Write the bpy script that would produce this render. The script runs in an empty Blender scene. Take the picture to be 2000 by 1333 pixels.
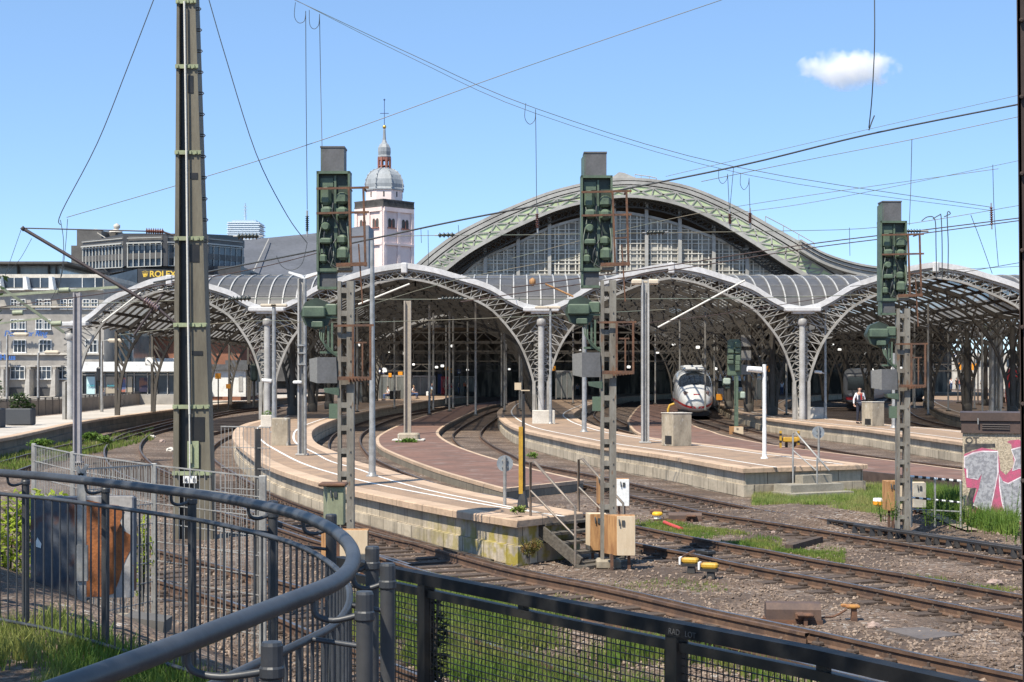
import bpy, bmesh, math, random
from math import sin, cos, pi, radians, sqrt, atan2, hypot
from mathutils import Vector, Matrix, noise

random.seed(7)
sc = bpy.context.scene
# ---------------------------------------------------------------- camera, sky, sun, exposure
F, CX, HY, H = 3000.0, 1000.0, 738.0, 3.1
cam_data = bpy.data.cameras.new("camera")
cam = bpy.data.objects.new("camera", cam_data)
sc.collection.objects.link(cam)
cam.location = (0, 0, H)
cam.rotation_euler = (radians(90), 0, 0)
cam_data.sensor_width = 36
cam_data.lens = 36 * F / 2000
cam_data.shift_y = (HY - 666.5) / 2000
cam_data.clip_start = 0.1
cam_data.clip_end = 12000
sc.camera = cam

SUN_EL = radians(56)
SUN_DIR = Vector((-0.60 * cos(SUN_EL), -0.80 * cos(SUN_EL), sin(SUN_EL)))
world = bpy.data.worlds.new("World")
sc.world = world
world.use_nodes = True
wn = world.node_tree
bg = wn.nodes["Background"]
sky = wn.nodes.new("ShaderNodeTexSky")
sky.sky_type = 'NISHITA'
sky.sun_disc = False
sky.sun_elevation = SUN_EL
sky.sun_rotation = atan2(-0.60, -0.80)
sky.air_density = 0.7
sky.dust_density = 0.0
sky.ozone_density = 3.0
tint = wn.nodes.new("ShaderNodeMix")
tint.data_type = 'RGBA'
tint.blend_type = 'MULTIPLY'
tint.inputs[0].default_value = 1.0
tint.inputs[7].default_value = (1.0, 1.06, 1.14, 1)
wn.links.new(sky.outputs[0], tint.inputs[6])
pale = wn.nodes.new("ShaderNodeMix")          # a little even high haze over the clear sky
pale.data_type = 'RGBA'
pale.inputs[0].default_value = 0.38
pale.inputs[7].default_value = (1.95, 3.45, 5.4, 1)
wn.links.new(tint.outputs[2], pale.inputs[6])
wn.links.new(pale.outputs[2], bg.inputs[0])
bg.inputs[1].default_value = 0.125

sun_data = bpy.data.lights.new("sun", 'SUN')
sun_data.energy = 5.0
sun_data.angle = radians(0.53)
sun_data.color = (1.0, 0.925, 0.79)
sun = bpy.data.objects.new("sun", sun_data)
sc.collection.objects.link(sun)
sun.rotation_euler = SUN_DIR.to_track_quat('Z', 'Y').to_euler()
sun.location = (-20, -30, 60)

sc.view_settings.view_transform = 'Standard'
sc.view_settings.look = 'None'
sc.view_settings.gamma = 1
sc.view_settings.exposure = 0.55
sc.cycles.max_bounces = 6
sc.cycles.diffuse_bounces = 3
sc.cycles.transparent_max_bounces = 12
sc.cycles.volume_bounces = 6
sc.cycles.use_adaptive_sampling = True

# ---------------------------------------------------------------- helpers
def P(x, y, d):
    return Vector(((x - CX) * d / F, d, H - (y - HY) * d / F))

def G(x, y, z=0.0):
    return P(x, y, F * (H - z) / (y - HY))

def link(o):
    sc.collection.objects.link(o)
    return o

def tag(o, label=None, cat=None, group=None, kind=None):
    if label: o["label"] = label
    if cat: o["category"] = cat
    if group: o["group"] = group
    if kind: o["kind"] = kind
    return o

def T(name, label, cat, loc=(0, 0, 0), rz=0, group=None):
    o = link(bpy.data.objects.new(name, None))
    o.empty_display_size = 0.2
    o.location = loc
    o.rotation_euler = (0, 0, rz)
    return tag(o, label, cat, group)

def copy_tree(o, parent=None):
    c = link(o.copy())
    c.parent = parent
    for ch in list(o.children):
        copy_tree(ch, c)
    return c

def dup(o, loc=None, rz=None, label=None, group=None, scale=None):
    c = copy_tree(o)
    if loc is not None: c.location = loc
    if rz is not None: c.rotation_euler = (0, 0, rz)
    if scale is not None: c.scale = (scale, scale, scale)
    return tag(c, label, None, group)

class MB:
    def __init__(s):
        s.v, s.f, s.u, s.s = [], [], [], []
    def add(s, vs, fs, uvs=None, smooth=False):
        b = len(s.v)
        s.v += [tuple(v) for v in vs]
        for i, f in enumerate(fs):
            s.f.append(tuple(b + k for k in f))
            s.u.append(uvs[i] if uvs else None)
            s.s.append(smooth)
        return s
    def box(s, a, b):
        x0, y0, z0 = a; x1, y1, z1 = b
        vs = [(x0,y0,z0),(x1,y0,z0),(x1,y1,z0),(x0,y1,z0),(x0,y0,z1),(x1,y0,z1),(x1,y1,z1),(x0,y1,z1)]
        return s.add(vs, [(0,3,2,1),(4,5,6,7),(0,1,5,4),(1,2,6,5),(2,3,7,6),(3,0,4,7)])
    def cbox(s, c, size, rot=None, taper=1.0, bev=0.0):
        hx, hy, hz = size[0]/2, size[1]/2, size[2]/2
        c = Vector(c)
        if bev > 0:
            b = bev
            ring = [(-hx+b,-hy),(hx-b,-hy),(hx,-hy+b),(hx,hy-b),(hx-b,hy),(-hx+b,hy),(-hx,hy-b),(-hx,-hy+b)]
            def lay(z, k): return [(x*k, y*k, z) for x, y in ring]
            kx = max(0.2, 1 - b/max(hx, hy))
            vs = lay(-hz, kx) + lay(-hz+b, 1) + lay(hz-b, taper) + lay(hz, taper*kx)
            fs = [tuple(reversed(range(8))), tuple(range(24, 32))]
            for l in range(3):
                for i in range(8):
                    j = (i+1) % 8
                    fs.append((l*8+i, l*8+j, l*8+8+j, l*8+8+i))
        else:
            t = taper
            vs = [(-hx,-hy,-hz),(hx,-hy,-hz),(hx,hy,-hz),(-hx,hy,-hz),(-hx*t,-hy*t,hz),(hx*t,-hy*t,hz),(hx*t,hy*t,hz),(-hx*t,hy*t,hz)]
            fs = [(0,3,2,1),(4,5,6,7),(0,1,5,4),(1,2,6,5),(2,3,7,6),(3,0,4,7)]
        if rot is None: rot = Matrix.Identity(3)
        elif isinstance(rot, (int, float)): rot = Matrix.Rotation(rot, 3, 'Z')
        return s.add([c + rot @ Vector(v) for v in vs], fs)
    def bar(s, p, q, w, h=None, up=(0, 0, 1)):
        h = h or w
        p, q = Vector(p), Vector(q)
        d = q - p
        if d.length < 1e-6: return s
        d.normalize()
        up = Vector(up)
        x = d.cross(up)
        if x.length < 1e-4: x = d.cross(Vector((0, 1, 0)))
        x.normalize(); y = x.cross(d)
        x, y = x * w / 2, y * h / 2
        vs = [p-x-y, p+x-y, p+x+y, p-x+y, q-x-y, q+x-y, q+x+y, q-x+y]
        return s.add(vs, [(0,3,2,1),(4,5,6,7),(0,1,5,4),(1,2,6,5),(2,3,7,6),(3,0,4,7)])
    def tube(s, pts, r, n=8, caps=True):
        pts = [Vector(p) for p in pts]
        m = len(pts)
        rs = r if isinstance(r, (list, tuple)) else [r] * m
        t0 = (pts[1] - pts[0]).normalized()
        ref = Vector((0, 0, 1)) if abs(t0.z) < 0.9 else Vector((0, 1, 0))
        x = t0.cross(ref).normalized()
        vs = []
        for i, p in enumerate(pts):
            t = (pts[min(i+1, m-1)] - pts[max(i-1, 0)]).normalized()
            x = (x - t * x.dot(t))
            if x.length < 1e-5: x = t.cross(Vector((0, 1, 0.01)))
            x.normalize()
            y = t.cross(x)
            for k in range(n):
                a = 2 * pi * k / n
                vs.append(p + (x * cos(a) + y * sin(a)) * rs[i])
        fs = []
        for i in range(m - 1):
            for k in range(n):
                j = (k + 1) % n
                fs.append((i*n+k, i*n+j, (i+1)*n+j, (i+1)*n+k))
        s.add(vs, fs, smooth=True)
        if caps:
            s.add(vs[:n], [tuple(reversed(range(n)))])
            s.add(vs[-n:], [tuple(range(n))])
        return s
    def lathe(s, prof, c=(0, 0, 0), n=16, smooth=True, a0=0.0):
        cx, cy, cz = c
        vs, fs = [], []
        for r, z in prof:
            for k in range(n):
                a = a0 + 2 * pi * k / n
                vs.append((cx + r * cos(a), cy + r * sin(a), cz + z))
        for i in range(len(prof) - 1):
            for k in range(n):
                j = (k + 1) % n
                fs.append((i*n+k, i*n+j, (i+1)*n+j, (i+1)*n+k))
        s.add(vs, fs, smooth=smooth)
        s.add(vs[:n], [tuple(reversed(range(n)))])
        s.add(vs[-n:], [tuple(range(n))])
        return s
    def prism(s, poly, vec):
        vec = Vector(vec)
        poly = [Vector(p) for p in poly]
        n = len(poly)
        vs = poly + [p + vec for p in poly]
        fs = [tuple(range(n)), tuple(reversed(range(n, 2*n)))]
        for i in range(n):
            j = (i + 1) % n
            fs.append((i, n+i, n+j, j))
        return s.add(vs, fs)
    def quad(s, *p):
        return s.add(p, [tuple(range(len(p)))])
    def sweep(s, path, prof, closed_prof=False, caps=False):
        """path: list of (x,y); prof: list of (offset to the right of travel, z). UV = (length, girth)."""
        cols = [offset_path(path, o) for o, z in prof]
        n, m = len(path), len(prof)
        L = [0]
        for i in range(1, n):
            L.append(L[-1] + hypot(path[i][0]-path[i-1][0], path[i][1]-path[i-1][1]))
        g = [0]
        for k in range(1, m):
            g.append(g[-1] + hypot(prof[k][0]-prof[k-1][0], prof[k][1]-prof[k-1][1]))
        vs = []
        for i in range(n):
            for k in range(m):
                zz = prof[k][1]
                vs.append((cols[k][i][0], cols[k][i][1], zz))
        fs, uv = [], []
        mm = m if closed_prof else m - 1
        for i in range(n - 1):
            for k in range(mm):
                k2 = (k + 1) % m
                fs.append((i*m+k, i*m+k2, (i+1)*m+k2, (i+1)*m+k))
                gk2 = g[k2] if k2 else g[-1] + 0.1
                uv.append([(L[i], g[k]), (L[i], gk2), (L[i+1], gk2), (L[i+1], g[k])])
        s.add(vs, fs, uv)
        if caps:
            s.add(vs[:m], [tuple(range(m))]); s.add(vs[-m:], [tuple(reversed(range(m)))])
        return s
    def build(s, name, mat, parent=None, label=None, fix=True):
        me = bpy.data.meshes.new(name)
        off = Vector(parent.location) if parent is not None else Vector((0, 0, 0))
        if parent is not None and parent.parent is not None: off += Vector(parent.parent.location)
        me.from_pydata([(v[0]-off.x, v[1]-off.y, v[2]-off.z) for v in s.v], [], s.f)
        if any(u for u in s.u):
            ul = me.uv_layers.new(name="UVMap")
            k = 0
            for fi, f in enumerate(s.f):
                u = s.u[fi]
                for c in range(len(f)):
                    if u: ul.data[k].uv = u[c]
                    k += 1
        me.polygons.foreach_set("use_smooth", s.s)
        if fix:
            bm = bmesh.new(); bm.from_mesh(me)
            bmesh.ops.recalc_face_normals(bm, faces=bm.faces)
            bm.to_mesh(me); bm.free()
        me.materials.append(mat)
        me.update()
        o = link(bpy.data.objects.new(name, me))
        if parent is not None: o.parent = parent
        if label: o["label"] = label
        return o

def offset_path(path, o):
    if abs(o) < 1e-9: return [tuple(p[:2]) for p in path]
    n = len(path); out = []
    for i in range(n):
        ns = []
        for a, b in ((i-1, i), (i, i+1)):
            if a < 0 or b >= n: continue
            dx, dy = path[b][0]-path[a][0], path[b][1]-path[a][1]
            l = hypot(dx, dy) or 1e-9
            ns.append((dy/l, -dx/l))
        nx, ny = sum(v[0] for v in ns), sum(v[1] for v in ns)
        l = hypot(nx, ny) or 1e-9
        nx, ny = nx/l, ny/l
        k = 1 / max(0.35, nx*ns[0][0] + ny*ns[0][1])
        out.append((path[i][0] + nx*o*k, path[i][1] + ny*o*k))
    return out

def cat(pts, n=6):
    """Catmull-Rom through points of any dimension"""
    out = []
    m = len(pts)
    for i in range(m - 1):
        p0, p1, p2, p3 = pts[max(i-1, 0)], pts[i], pts[i+1], pts[min(i+2, m-1)]
        for k in range(n):
            t = k / n
            out.append(tuple(0.5*((2*b) + (-a+c)*t + (2*a-5*b+4*c-d)*t*t + (-a+3*b-3*c+d)*t**3) for a, b, c, d in zip(p0, p1, p2, p3)))
    out.append(tuple(pts[-1]))
    return out

def interp(tab, x):
    for (a, b), (c, d) in zip(tab, tab[1:]):
        if x <= c:
            return b + (d-b) * (x-a) / (c-a) if c != a else d
    return tab[-1][1]

def gpath(px, z, n=5):
    return [tuple(G(x, y, z)[:2]) for x, y in cat(px, n)]

def resample(path, step):
    out = [path[0]]; acc = 0
    for a, b in zip(path, path[1:]):
        l = hypot(b[0]-a[0], b[1]-a[1]); pos = 0
        while acc + (l - pos) >= step:
            pos += step - acc; acc = 0
            t = pos / l
            out.append((a[0]+(b[0]-a[0])*t, a[1]+(b[1]-a[1])*t))
        acc += l - pos
    return out

# ---------------------------------------------------------------- materials
MATS = {}
def M(name, col, col2=None, scale=3.0, rough=0.7, metal=0.0, bump=0.0, bscale=None, lo=0.4, hi=0.62, detail=5.0,
      stretch=None, fine=0.12, coat=0.0, trans=0.0, spec=None, col3=None, lo3=0.6, hi3=0.7, scale3=None):
    if name in MATS: return MATS[name]
    m = bpy.data.materials.new(name); m.use_nodes = True
    nt = m.node_tree; N = nt.nodes; Lk = nt.links
    b = N["Principled BSDF"]
    b.inputs["Roughness"].default_value = rough
    b.inputs["Metallic"].default_value = metal
    if coat: b.inputs["Coat Weight"].default_value = coat
    if spec is not None: b.inputs["Specular IOR Level"].default_value = spec
    tc = N.new("ShaderNodeTexCoord")
    vec = tc.outputs["Object"]
    if stretch:
        mp = N.new("ShaderNodeMapping"); mp.inputs["Scale"].default_value = stretch
        Lk.new(vec, mp.inputs[0]); vec = mp.outputs[0]
    def nz(sc_, det=detail, v=vec):
        t = N.new("ShaderNodeTexNoise"); t.inputs["Scale"].default_value = sc_; t.inputs["Detail"].default_value = det
        Lk.new(v, t.inputs["Vector"]); return t.outputs["Fac"]
    def ramp(f, a, c):
        r = N.new("ShaderNodeMapRange"); r.inputs[1].default_value = a; r.inputs[2].default_value = c
        Lk.new(f, r.inputs[0]); return r.outputs[0]
    def mix(f, a, c):
        x = N.new("ShaderNodeMix"); x.data_type = 'RGBA'
        for sock, v in ((x.inputs[0], f), (x.inputs[6], a), (x.inputs[7], c)):
            if isinstance(v, bpy.types.NodeSocket): Lk.new(v, sock)
            elif isinstance(v, (int, float)): sock.default_value = v
            else: sock.default_value = (*v, 1)
        return x.outputs[2]
    c = tuple(col)
    if col2: c = mix(ramp(nz(scale), lo, hi), col, col2)
    if col3: c = mix(ramp(nz(scale3 or scale*2.3), lo3, hi3), c, col3)
    if fine:
        f = ramp(nz((scale3 or scale)*9, 3), 0.3, 0.7)
        hs = N.new("ShaderNodeHueSaturation")
        mr = N.new("ShaderNodeMapRange"); mr.inputs[3].default_value = 1-fine; mr.inputs[4].default_value = 1+fine
        Lk.new(f, mr.inputs[0]); Lk.new(mr.outputs[0], hs.inputs["Value"])
        if isinstance(c, bpy.types.NodeSocket): Lk.new(c, hs.inputs["Color"])
        else: hs.inputs["Color"].default_value = (*c, 1)
        c = hs.outputs[0]
    if isinstance(c, bpy.types.NodeSocket): Lk.new(c, b.inputs["Base Color"])
    else: b.inputs["Base Color"].default_value = (*c, 1)
    if bump:
        bp = N.new("ShaderNodeBump"); bp.inputs["Strength"].default_value = bump; bp.inputs["Distance"].default_value = 0.02
        Lk.new(nz(bscale or scale*6, 6), bp.inputs["Height"]); Lk.new(bp.outputs[0], b.inputs["Normal"])
    if trans:
        out = N["Material Output"]; tr = N.new("ShaderNodeBsdfTransparent"); ms = N.new("ShaderNodeMixShader")
        ms.inputs[0].default_value = trans
        Lk.new(b.outputs[0], ms.inputs[1]); Lk.new(tr.outputs[0], ms.inputs[2]); Lk.new(ms.outputs[0], out.inputs[0])
    MATS[name] = m
    return m

def M_leaf(name, a, b, scale=1.5):
    if name in MATS: return MATS[name]
    m = M(name, a, b, scale=scale, rough=0.6, fine=0.3, spec=0.25)
    nt = m.node_tree; N = nt.nodes; pb = N["Principled BSDF"]
    tr = N.new("ShaderNodeBsdfTranslucent"); ms = N.new("ShaderNodeMixShader"); ms.inputs[0].default_value = 0.35
    src = pb.inputs["Base Color"].links[0].from_socket
    nt.links.new(src, tr.inputs[0]); nt.links.new(pb.outputs[0], ms.inputs[1]); nt.links.new(tr.outputs[0], ms.inputs[2])
    nt.links.new(ms.outputs[0], N["Material Output"].inputs[0])
    return m

def M_blocks(name, cols, mortar, bw, bh, rough=0.85, stain=(0.05, 0.045, 0.035), moss=None, coord="UV", streak=0.55):
    """masonry of big blocks: brick texture in UV plus vertical dirt streaks"""
    m = bpy.data.materials.new(name); m.use_nodes = True
    nt = m.node_tree; N = nt.nodes; Lk = nt.links; b = N["Principled BSDF"]
    b.inputs["Roughness"].default_value = rough
    tc = N.new("ShaderNodeTexCoord")
    br = N.new("ShaderNodeTexBrick")
    br.inputs["Color1"].default_value = (*cols[0], 1); br.inputs["Color2"].default_value = (*cols[1], 1)
    br.inputs["Mortar"].default_value = (*mortar, 1)
    br.inputs["Scale"].default_value = 1.0; br.inputs["Mortar Size"].default_value = 0.013
    br.inputs["Brick Width"].default_value = bw; br.inputs["Row Height"].default_value = bh
    br.inputs["Bias"].default_value = 0.0
    Lk.new(tc.outputs[coord], br.inputs["Vector"])
    def noise_(vec, s, d=5):
        t = N.new("ShaderNodeTexNoise"); t.inputs["Scale"].default_value = s; t.inputs["Detail"].default_value = d
        Lk.new(vec, t.inputs["Vector"]); return t.outputs["Fac"]
    def rng(f, a, c, t0=0.0, t1=1.0):
        r = N.new("ShaderNodeMapRange"); r.inputs[1].default_value = a; r.inputs[2].default_value = c
        r.inputs[3].default_value = t0; r.inputs[4].default_value = t1
        Lk.new(f, r.inputs[0]); return r.outputs[0]
    def mx(f, a, c):
        x = N.new("ShaderNodeMix"); x.data_type = 'RGBA'
        for sock, v in ((x.inputs[0], f), (x.inputs[6], a), (x.inputs[7], c)):
            if isinstance(v, bpy.types.NodeSocket): Lk.new(v, sock)
            elif isinstance(v, (int, float)): sock.default_value = v
            else: sock.default_value = (*v, 1)
        return x.outputs[2]
    mp = N.new("ShaderNodeMapping"); mp.inputs["Scale"].default_value = (7, 0.7, 1)
    Lk.new(tc.outputs[coord], mp.inputs[0])
    c = mx(rng(noise_(mp.outputs[0], 1.0), 0.5, 0.72, 0, streak), br.outputs["Color"], stain)
    c = mx(rng(noise_(tc.outputs["Object"], 1.3), 0.45, 0.7, 0, 0.5), c, tuple(v*1.25 for v in cols[0]))
    c = mx(rng(noise_(tc.outputs["Object"], 14), 0.45, 0.75, 0, 0.4), c, tuple(v*0.6 for v in cols[0]))
    if moss:
        sx = N.new("ShaderNodeSeparateXYZ"); Lk.new(tc.outputs["Object"], sx.inputs[0])
        g = rng(sx.outputs[1], moss[1], moss[2], 1, 0)
        mm = N.new("ShaderNodeMath"); mm.operation = 'MULTIPLY'
        Lk.new(g, mm.inputs[0]); Lk.new(rng(noise_(tc.outputs["Object"], 3.5), 0.44, 0.56, 0, 0.95), mm.inputs[1])
        c = mx(mm.outputs[0], c, moss[0])
    Lk.new(c, b.inputs["Base Color"])
    bp = N.new("ShaderNodeBump"); bp.inputs["Strength"].default_value = 0.6; bp.inputs["Distance"].default_value = 0.02
    hm = N.new("ShaderNodeMath"); hm.operation = 'SUBTRACT'
    Lk.new(noise_(tc.outputs["Object"], 10), hm.inputs[0]); Lk.new(br.outputs["Fac"], hm.inputs[1])
    Lk.new(hm.outputs[0], bp.inputs["Height"]); Lk.new(bp.outputs[0], b.inputs["Normal"])
    MATS[name] = m
    return m

dark_steel = M("dark_steel", (0.025, 0.026, 0.028), (0.05, 0.045, 0.04), scale=2, rough=0.5, bump=0.1)
grey_paint = M("grey_paint", (0.31, 0.30, 0.285), (0.23, 0.22, 0.20), scale=2.5, rough=0.5, stretch=(3, 3, 0.6))
light_grey = M("light_grey_steel", (0.43, 0.42, 0.405), (0.33, 0.32, 0.30), scale=1.5, rough=0.45)
galv = M("galvanised", (0.36, 0.355, 0.345), (0.26, 0.255, 0.24), scale=6, rough=0.4, metal=0.3)
white_paint = M("white_paint", (0.78, 0.78, 0.76), (0.62, 0.61, 0.58), scale=2, rough=0.5, lo=0.5, hi=0.75)
rust = M("rust", (0.155, 0.075, 0.042), (0.085, 0.048, 0.034), scale=7, rough=0.85, bump=0.3)
sig_green = M("signal_green", (0.098, 0.138, 0.092), (0.062, 0.088, 0.064), scale=5, rough=0.5, lo=0.45, hi=0.7)
sig_green_dark = M("signal_green_dark", (0.045, 0.066, 0.047), (0.03, 0.042, 0.032), scale=4, rough=0.5)
sig_grey = M("signal_grey", (0.115, 0.115, 0.12), (0.085, 0.085, 0.085), scale=3, rough=0.6)
concrete = M("concrete", (0.38, 0.325, 0.245), (0.23, 0.195, 0.145), scale=1.7, rough=0.9, bump=0.35, stretch=(1.5, 1.5, 0.7), col3=(0.44, 0.42, 0.37))
pale_concrete = M("pale_concrete", (0.60, 0.56, 0.49), (0.46, 0.42, 0.36), scale=1.5, rough=0.9, bump=0.2)
black = M("black_paint", (0.012, 0.012, 0.013), (0.022, 0.02, 0.018), scale=4, rough=0.4)
yellow = M("yellow_paint", (0.52, 0.31, 0.03), (0.40, 0.22, 0.03), scale=6, rough=0.55)
wood_cream = M("cream_box", (0.60, 0.48, 0.335), (0.55, 0.43, 0.29), scale=3, rough=0.75, stretch=(5, 5, 0.8), col3=(0.62, 0.53, 0.40), fine=0.06)
wood_orange = M("wood_side", (0.42, 0.23, 0.095), (0.26, 0.125, 0.05), scale=3, rough=0.75, stretch=(6, 6, 0.7), fine=0.1)
porcelain = M("porcelain", (0.13, 0.05, 0.035), rough=0.2, fine=0)
cable = M("cable", (0.055, 0.06, 0.062), rough=0.5, fine=0)
wire_copper = M("wire_green", (0.13, 0.16, 0.13), (0.20, 0.17, 0.12), scale=0.5, rough=0.5, fine=0)
orange = M("orange_sign", (0.85, 0.33, 0.02), rough=0.5, fine=0.03)
blue_sign = M("blue_sign", (0.02, 0.035, 0.13), rough=0.4, fine=0)
glass_dark = M("dark_glass", (0.03, 0.04, 0.055), rough=0.08, fine=0, spec=0.8)
# ---------------------------------------------------------------- ground
GZ = -0.17
def sstep(t):
    t = max(0.0, min(1.0, t)); return t*t*(3-2*t)

def bank(x, y):          # metres on the camera's side of the nearest rail
    return (x + 1.08) * -0.85 + (y - 16.3) * -0.53

def gh(x, y):
    z = GZ
    s = bank(x, y)
    z += 1.62 * (0.45 * max(0, min(1, (s - 1.2) / 3.4)) + 0.55 * sstep((s - 1.2) / 3.4))
    if y < 60:
        k = max(0, 1 - y / 60)
        z += 0.03 * noise.noise((x * 0.9, y * 0.9, 1.7)) + 0.012 * noise.noise((x * 4.1, y * 4.1, 3.3))
    # raised grassy ground by the end of the broad platform
    q = max(0, 1 - hypot((x - 9.0) / 5.0, (y - 36.0) / 4.2))
    z += 0.25 * sstep(q * 1.6)
    return z

def axis(lo, hi, step, far_lo, far_hi):
    a = [lo]
    while a[-1] < hi: a.append(a[-1] + step)
    s = step
    while a[-1] < far_hi: s *= 1.35; a.append(a[-1] + s)
    b = [lo]; s = step
    while b[-1] > far_lo: s *= 1.35; b.append(b[-1] - s)
    return list(reversed(b[1:])) + a

def mat_ballast():
    m = bpy.data.materials.new("ballast"); m.use_nodes = True
    nt = m.node_tree; N = nt.nodes; L = nt.links; b = N["Principled BSDF"]
    b.inputs["Roughness"].default_value = 0.9
    tc = N.new("ShaderNodeTexCoord"); ob = tc.outputs["Object"]
    def vor(s):
        v = N.new("ShaderNodeTexVoronoi"); v.inputs["Scale"].default_value = s; L.new(ob, v.inputs["Vector"]); return v
    def nz(s, d=5):
        t = N.new("ShaderNodeTexNoise"); t.inputs["Scale"].default_value = s; t.inputs["Detail"].default_value = d
        L.new(ob, t.inputs["Vector"]); return t.outputs["Fac"]
    def rng(f, a, c, t0=0.0, t1=1.0):
        r = N.new("ShaderNodeMapRange"); r.inputs[1].default_value = a; r.inputs[2].default_value = c
        r.inputs[3].default_value = t0; r.inputs[4].default_value = t1
        L.new(f, r.inputs[0]); return r.outputs[0]
    def mx(f, a, c):
        x = N.new("ShaderNodeMix"); x.data_type = 'RGBA'
        for sock, v in ((x.inputs[0], f), (x.inputs[6], a), (x.inputs[7], c)):
            if isinstance(v, bpy.types.NodeSocket): L.new(v, sock)
            elif isinstance(v, (int, float)): sock.default_value = v
            else: sock.default_value = (*v, 1)
        return x.outputs[2]
    v1, v2 = vor(17), vor(34)
    sp = N.new("ShaderNodeSeparateColor"); L.new(v1.outputs["Color"], sp.inputs[0])
    c = mx(sp.outputs[0], (0.072, 0.048, 0.034), (0.265, 0.19, 0.14))
    c = mx(rng(sp.outputs[1], 0.93, 0.96), c, (0.38, 0.34, 0.30))
    c = mx(rng(nz(0.45), 0.42, 0.60, 0, 0.8), c, (0.075, 0.050, 0.035))     # oily, brown fines
    c = mx(rng(nz(1.6), 0.55, 0.7, 0, 0.5), c, (0.15, 0.09, 0.055))        # rust dust
    L.new(c, b.inputs["Base Color"])
    h = N.new("ShaderNodeMath"); h.operation = 'ADD'
    L.new(v1.outputs["Distance"], h.inputs[0]); L.new(v2.outputs["Distance"], h.inputs[1])
    bp = N.new("ShaderNodeBump"); bp.inputs["Strength"].default_value = 0.9; bp.inputs["Distance"].default_value = 0.03
    bp.invert = True
    L.new(h.outputs[0], bp.inputs["Height"]); L.new(bp.outputs[0], b.inputs["Normal"])
    return m
ballast_mat = mat_ballast()

xs = axis(-11, 19, 0.4, -3000, 3000)
ys = axis(4, 46, 0.4, -400, 4000)
g = MB()
g.v = [(x, y, gh(x, y)) for y in ys for x in xs]
nx = len(xs)
for j in range(len(ys) - 1):
    for i in range(nx - 1):
        g.f.append((j*nx+i, j*nx+i+1, (j+1)*nx+i+1, (j+1)*nx+i)); g.u.append(None); g.s.append(True)
ground = g.build("ground", ballast_mat)
tag(ground, kind="structure")

# loose ballast stones lying on the near ground
def stones():
    b = MB(); rnd = random.Random(3)
    base = []
    for k in range(5):
        bm = bmesh.new(); bmesh.ops.create_icosphere(bm, subdivisions=1, radius=1)
        for v in bm.verts: v.co *= 0.75 + 0.5 * rnd.random()
        bm.verts.index_update()
        base.append(([v.co.copy() for v in bm.verts], [tuple(v.index for v in f.verts) for f in bm.faces])); bm.free()
    n = 0
    while n < 24000:
        y = 15.5 + 24 * rnd.random() ** 1.7
        x = rnd.uniform(-0.34, 0.36) * y
        if bank(x, y) > 1.0: continue
        if noise.noise((x * 0.5, y * 0.5, 9)) < -0.18 and rnd.random() < 0.85: continue
        vs, fs = base[rnd.randrange(5)]
        s = rnd.uniform(0.012, 0.032) if rnd.random() < 0.985 else rnd.uniform(0.035, 0.055)
        R = Matrix.Rotation(rnd.uniform(0, 6.28), 3, (rnd.random(), rnd.random(), rnd.random() + 0.1))
        o = Vector((x, y, gh(x, y) + s * 0.35))
        b.add([o + R @ Vector((v.x, v.y * 0.8, v.z * 0.65)) * s for v in vs], fs)
        n += 1
    return b
stone_mat = M("ballast_stone", (0.105, 0.073, 0.054), (0.30, 0.228, 0.175), scale=2.6, rough=0.9, fine=0.3, lo=0.35, hi=0.65)
so = stones().build("ballast_stones", stone_mat, fix=False)
tag(so, kind="stuff", label="loose grey brown ballast stones between the tracks", cat="gravel")

# ---------------------------------------------------------------- platforms
tarmac = M("platform_tarmac", (0.335, 0.225, 0.145), (0.265, 0.18, 0.12), scale=0.8, rough=0.9, bump=0.15, bscale=40, col3=(0.20, 0.15, 0.11), lo3=0.52, hi3=0.70, scale3=2.6, fine=.2)
red_tarmac = M("red_tarmac", (0.185, 0.098, 0.07), (0.135, 0.078, 0.058), scale=0.7, rough=0.9, bump=0.2, bscale=40, col3=(0.21, 0.145, 0.12), lo3=0.55, hi3=0.7)
coping_mat = M_blocks("coping_stone", ((0.52, 0.37, 0.255), (0.42, 0.30, 0.205)), (0.2, 0.15, 0.11), 1.4, 2.0, streak=0.3)
wall_mat = M_blocks("platform_wall", ((0.50, 0.425, 0.32), (0.34, 0.285, 0.21)), (0.06, 0.048, 0.036), 0.8, 0.36)
wall_mossy = M_blocks("platform_wall_mossy", ((0.50, 0.425, 0.32), (0.34, 0.285, 0.21)), (0.06, 0.048, 0.036), 0.8, 0.36, moss=((0.30, 0.24, 0.012), -0.5, 4.2))
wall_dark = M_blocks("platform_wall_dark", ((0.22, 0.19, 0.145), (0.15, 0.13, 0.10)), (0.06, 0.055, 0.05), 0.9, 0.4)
line_white = M("line_white", (0.72, 0.70, 0.66), (0.60, 0.56, 0.50), scale=3, rough=0.8, lo=0.5, hi=0.72)

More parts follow.
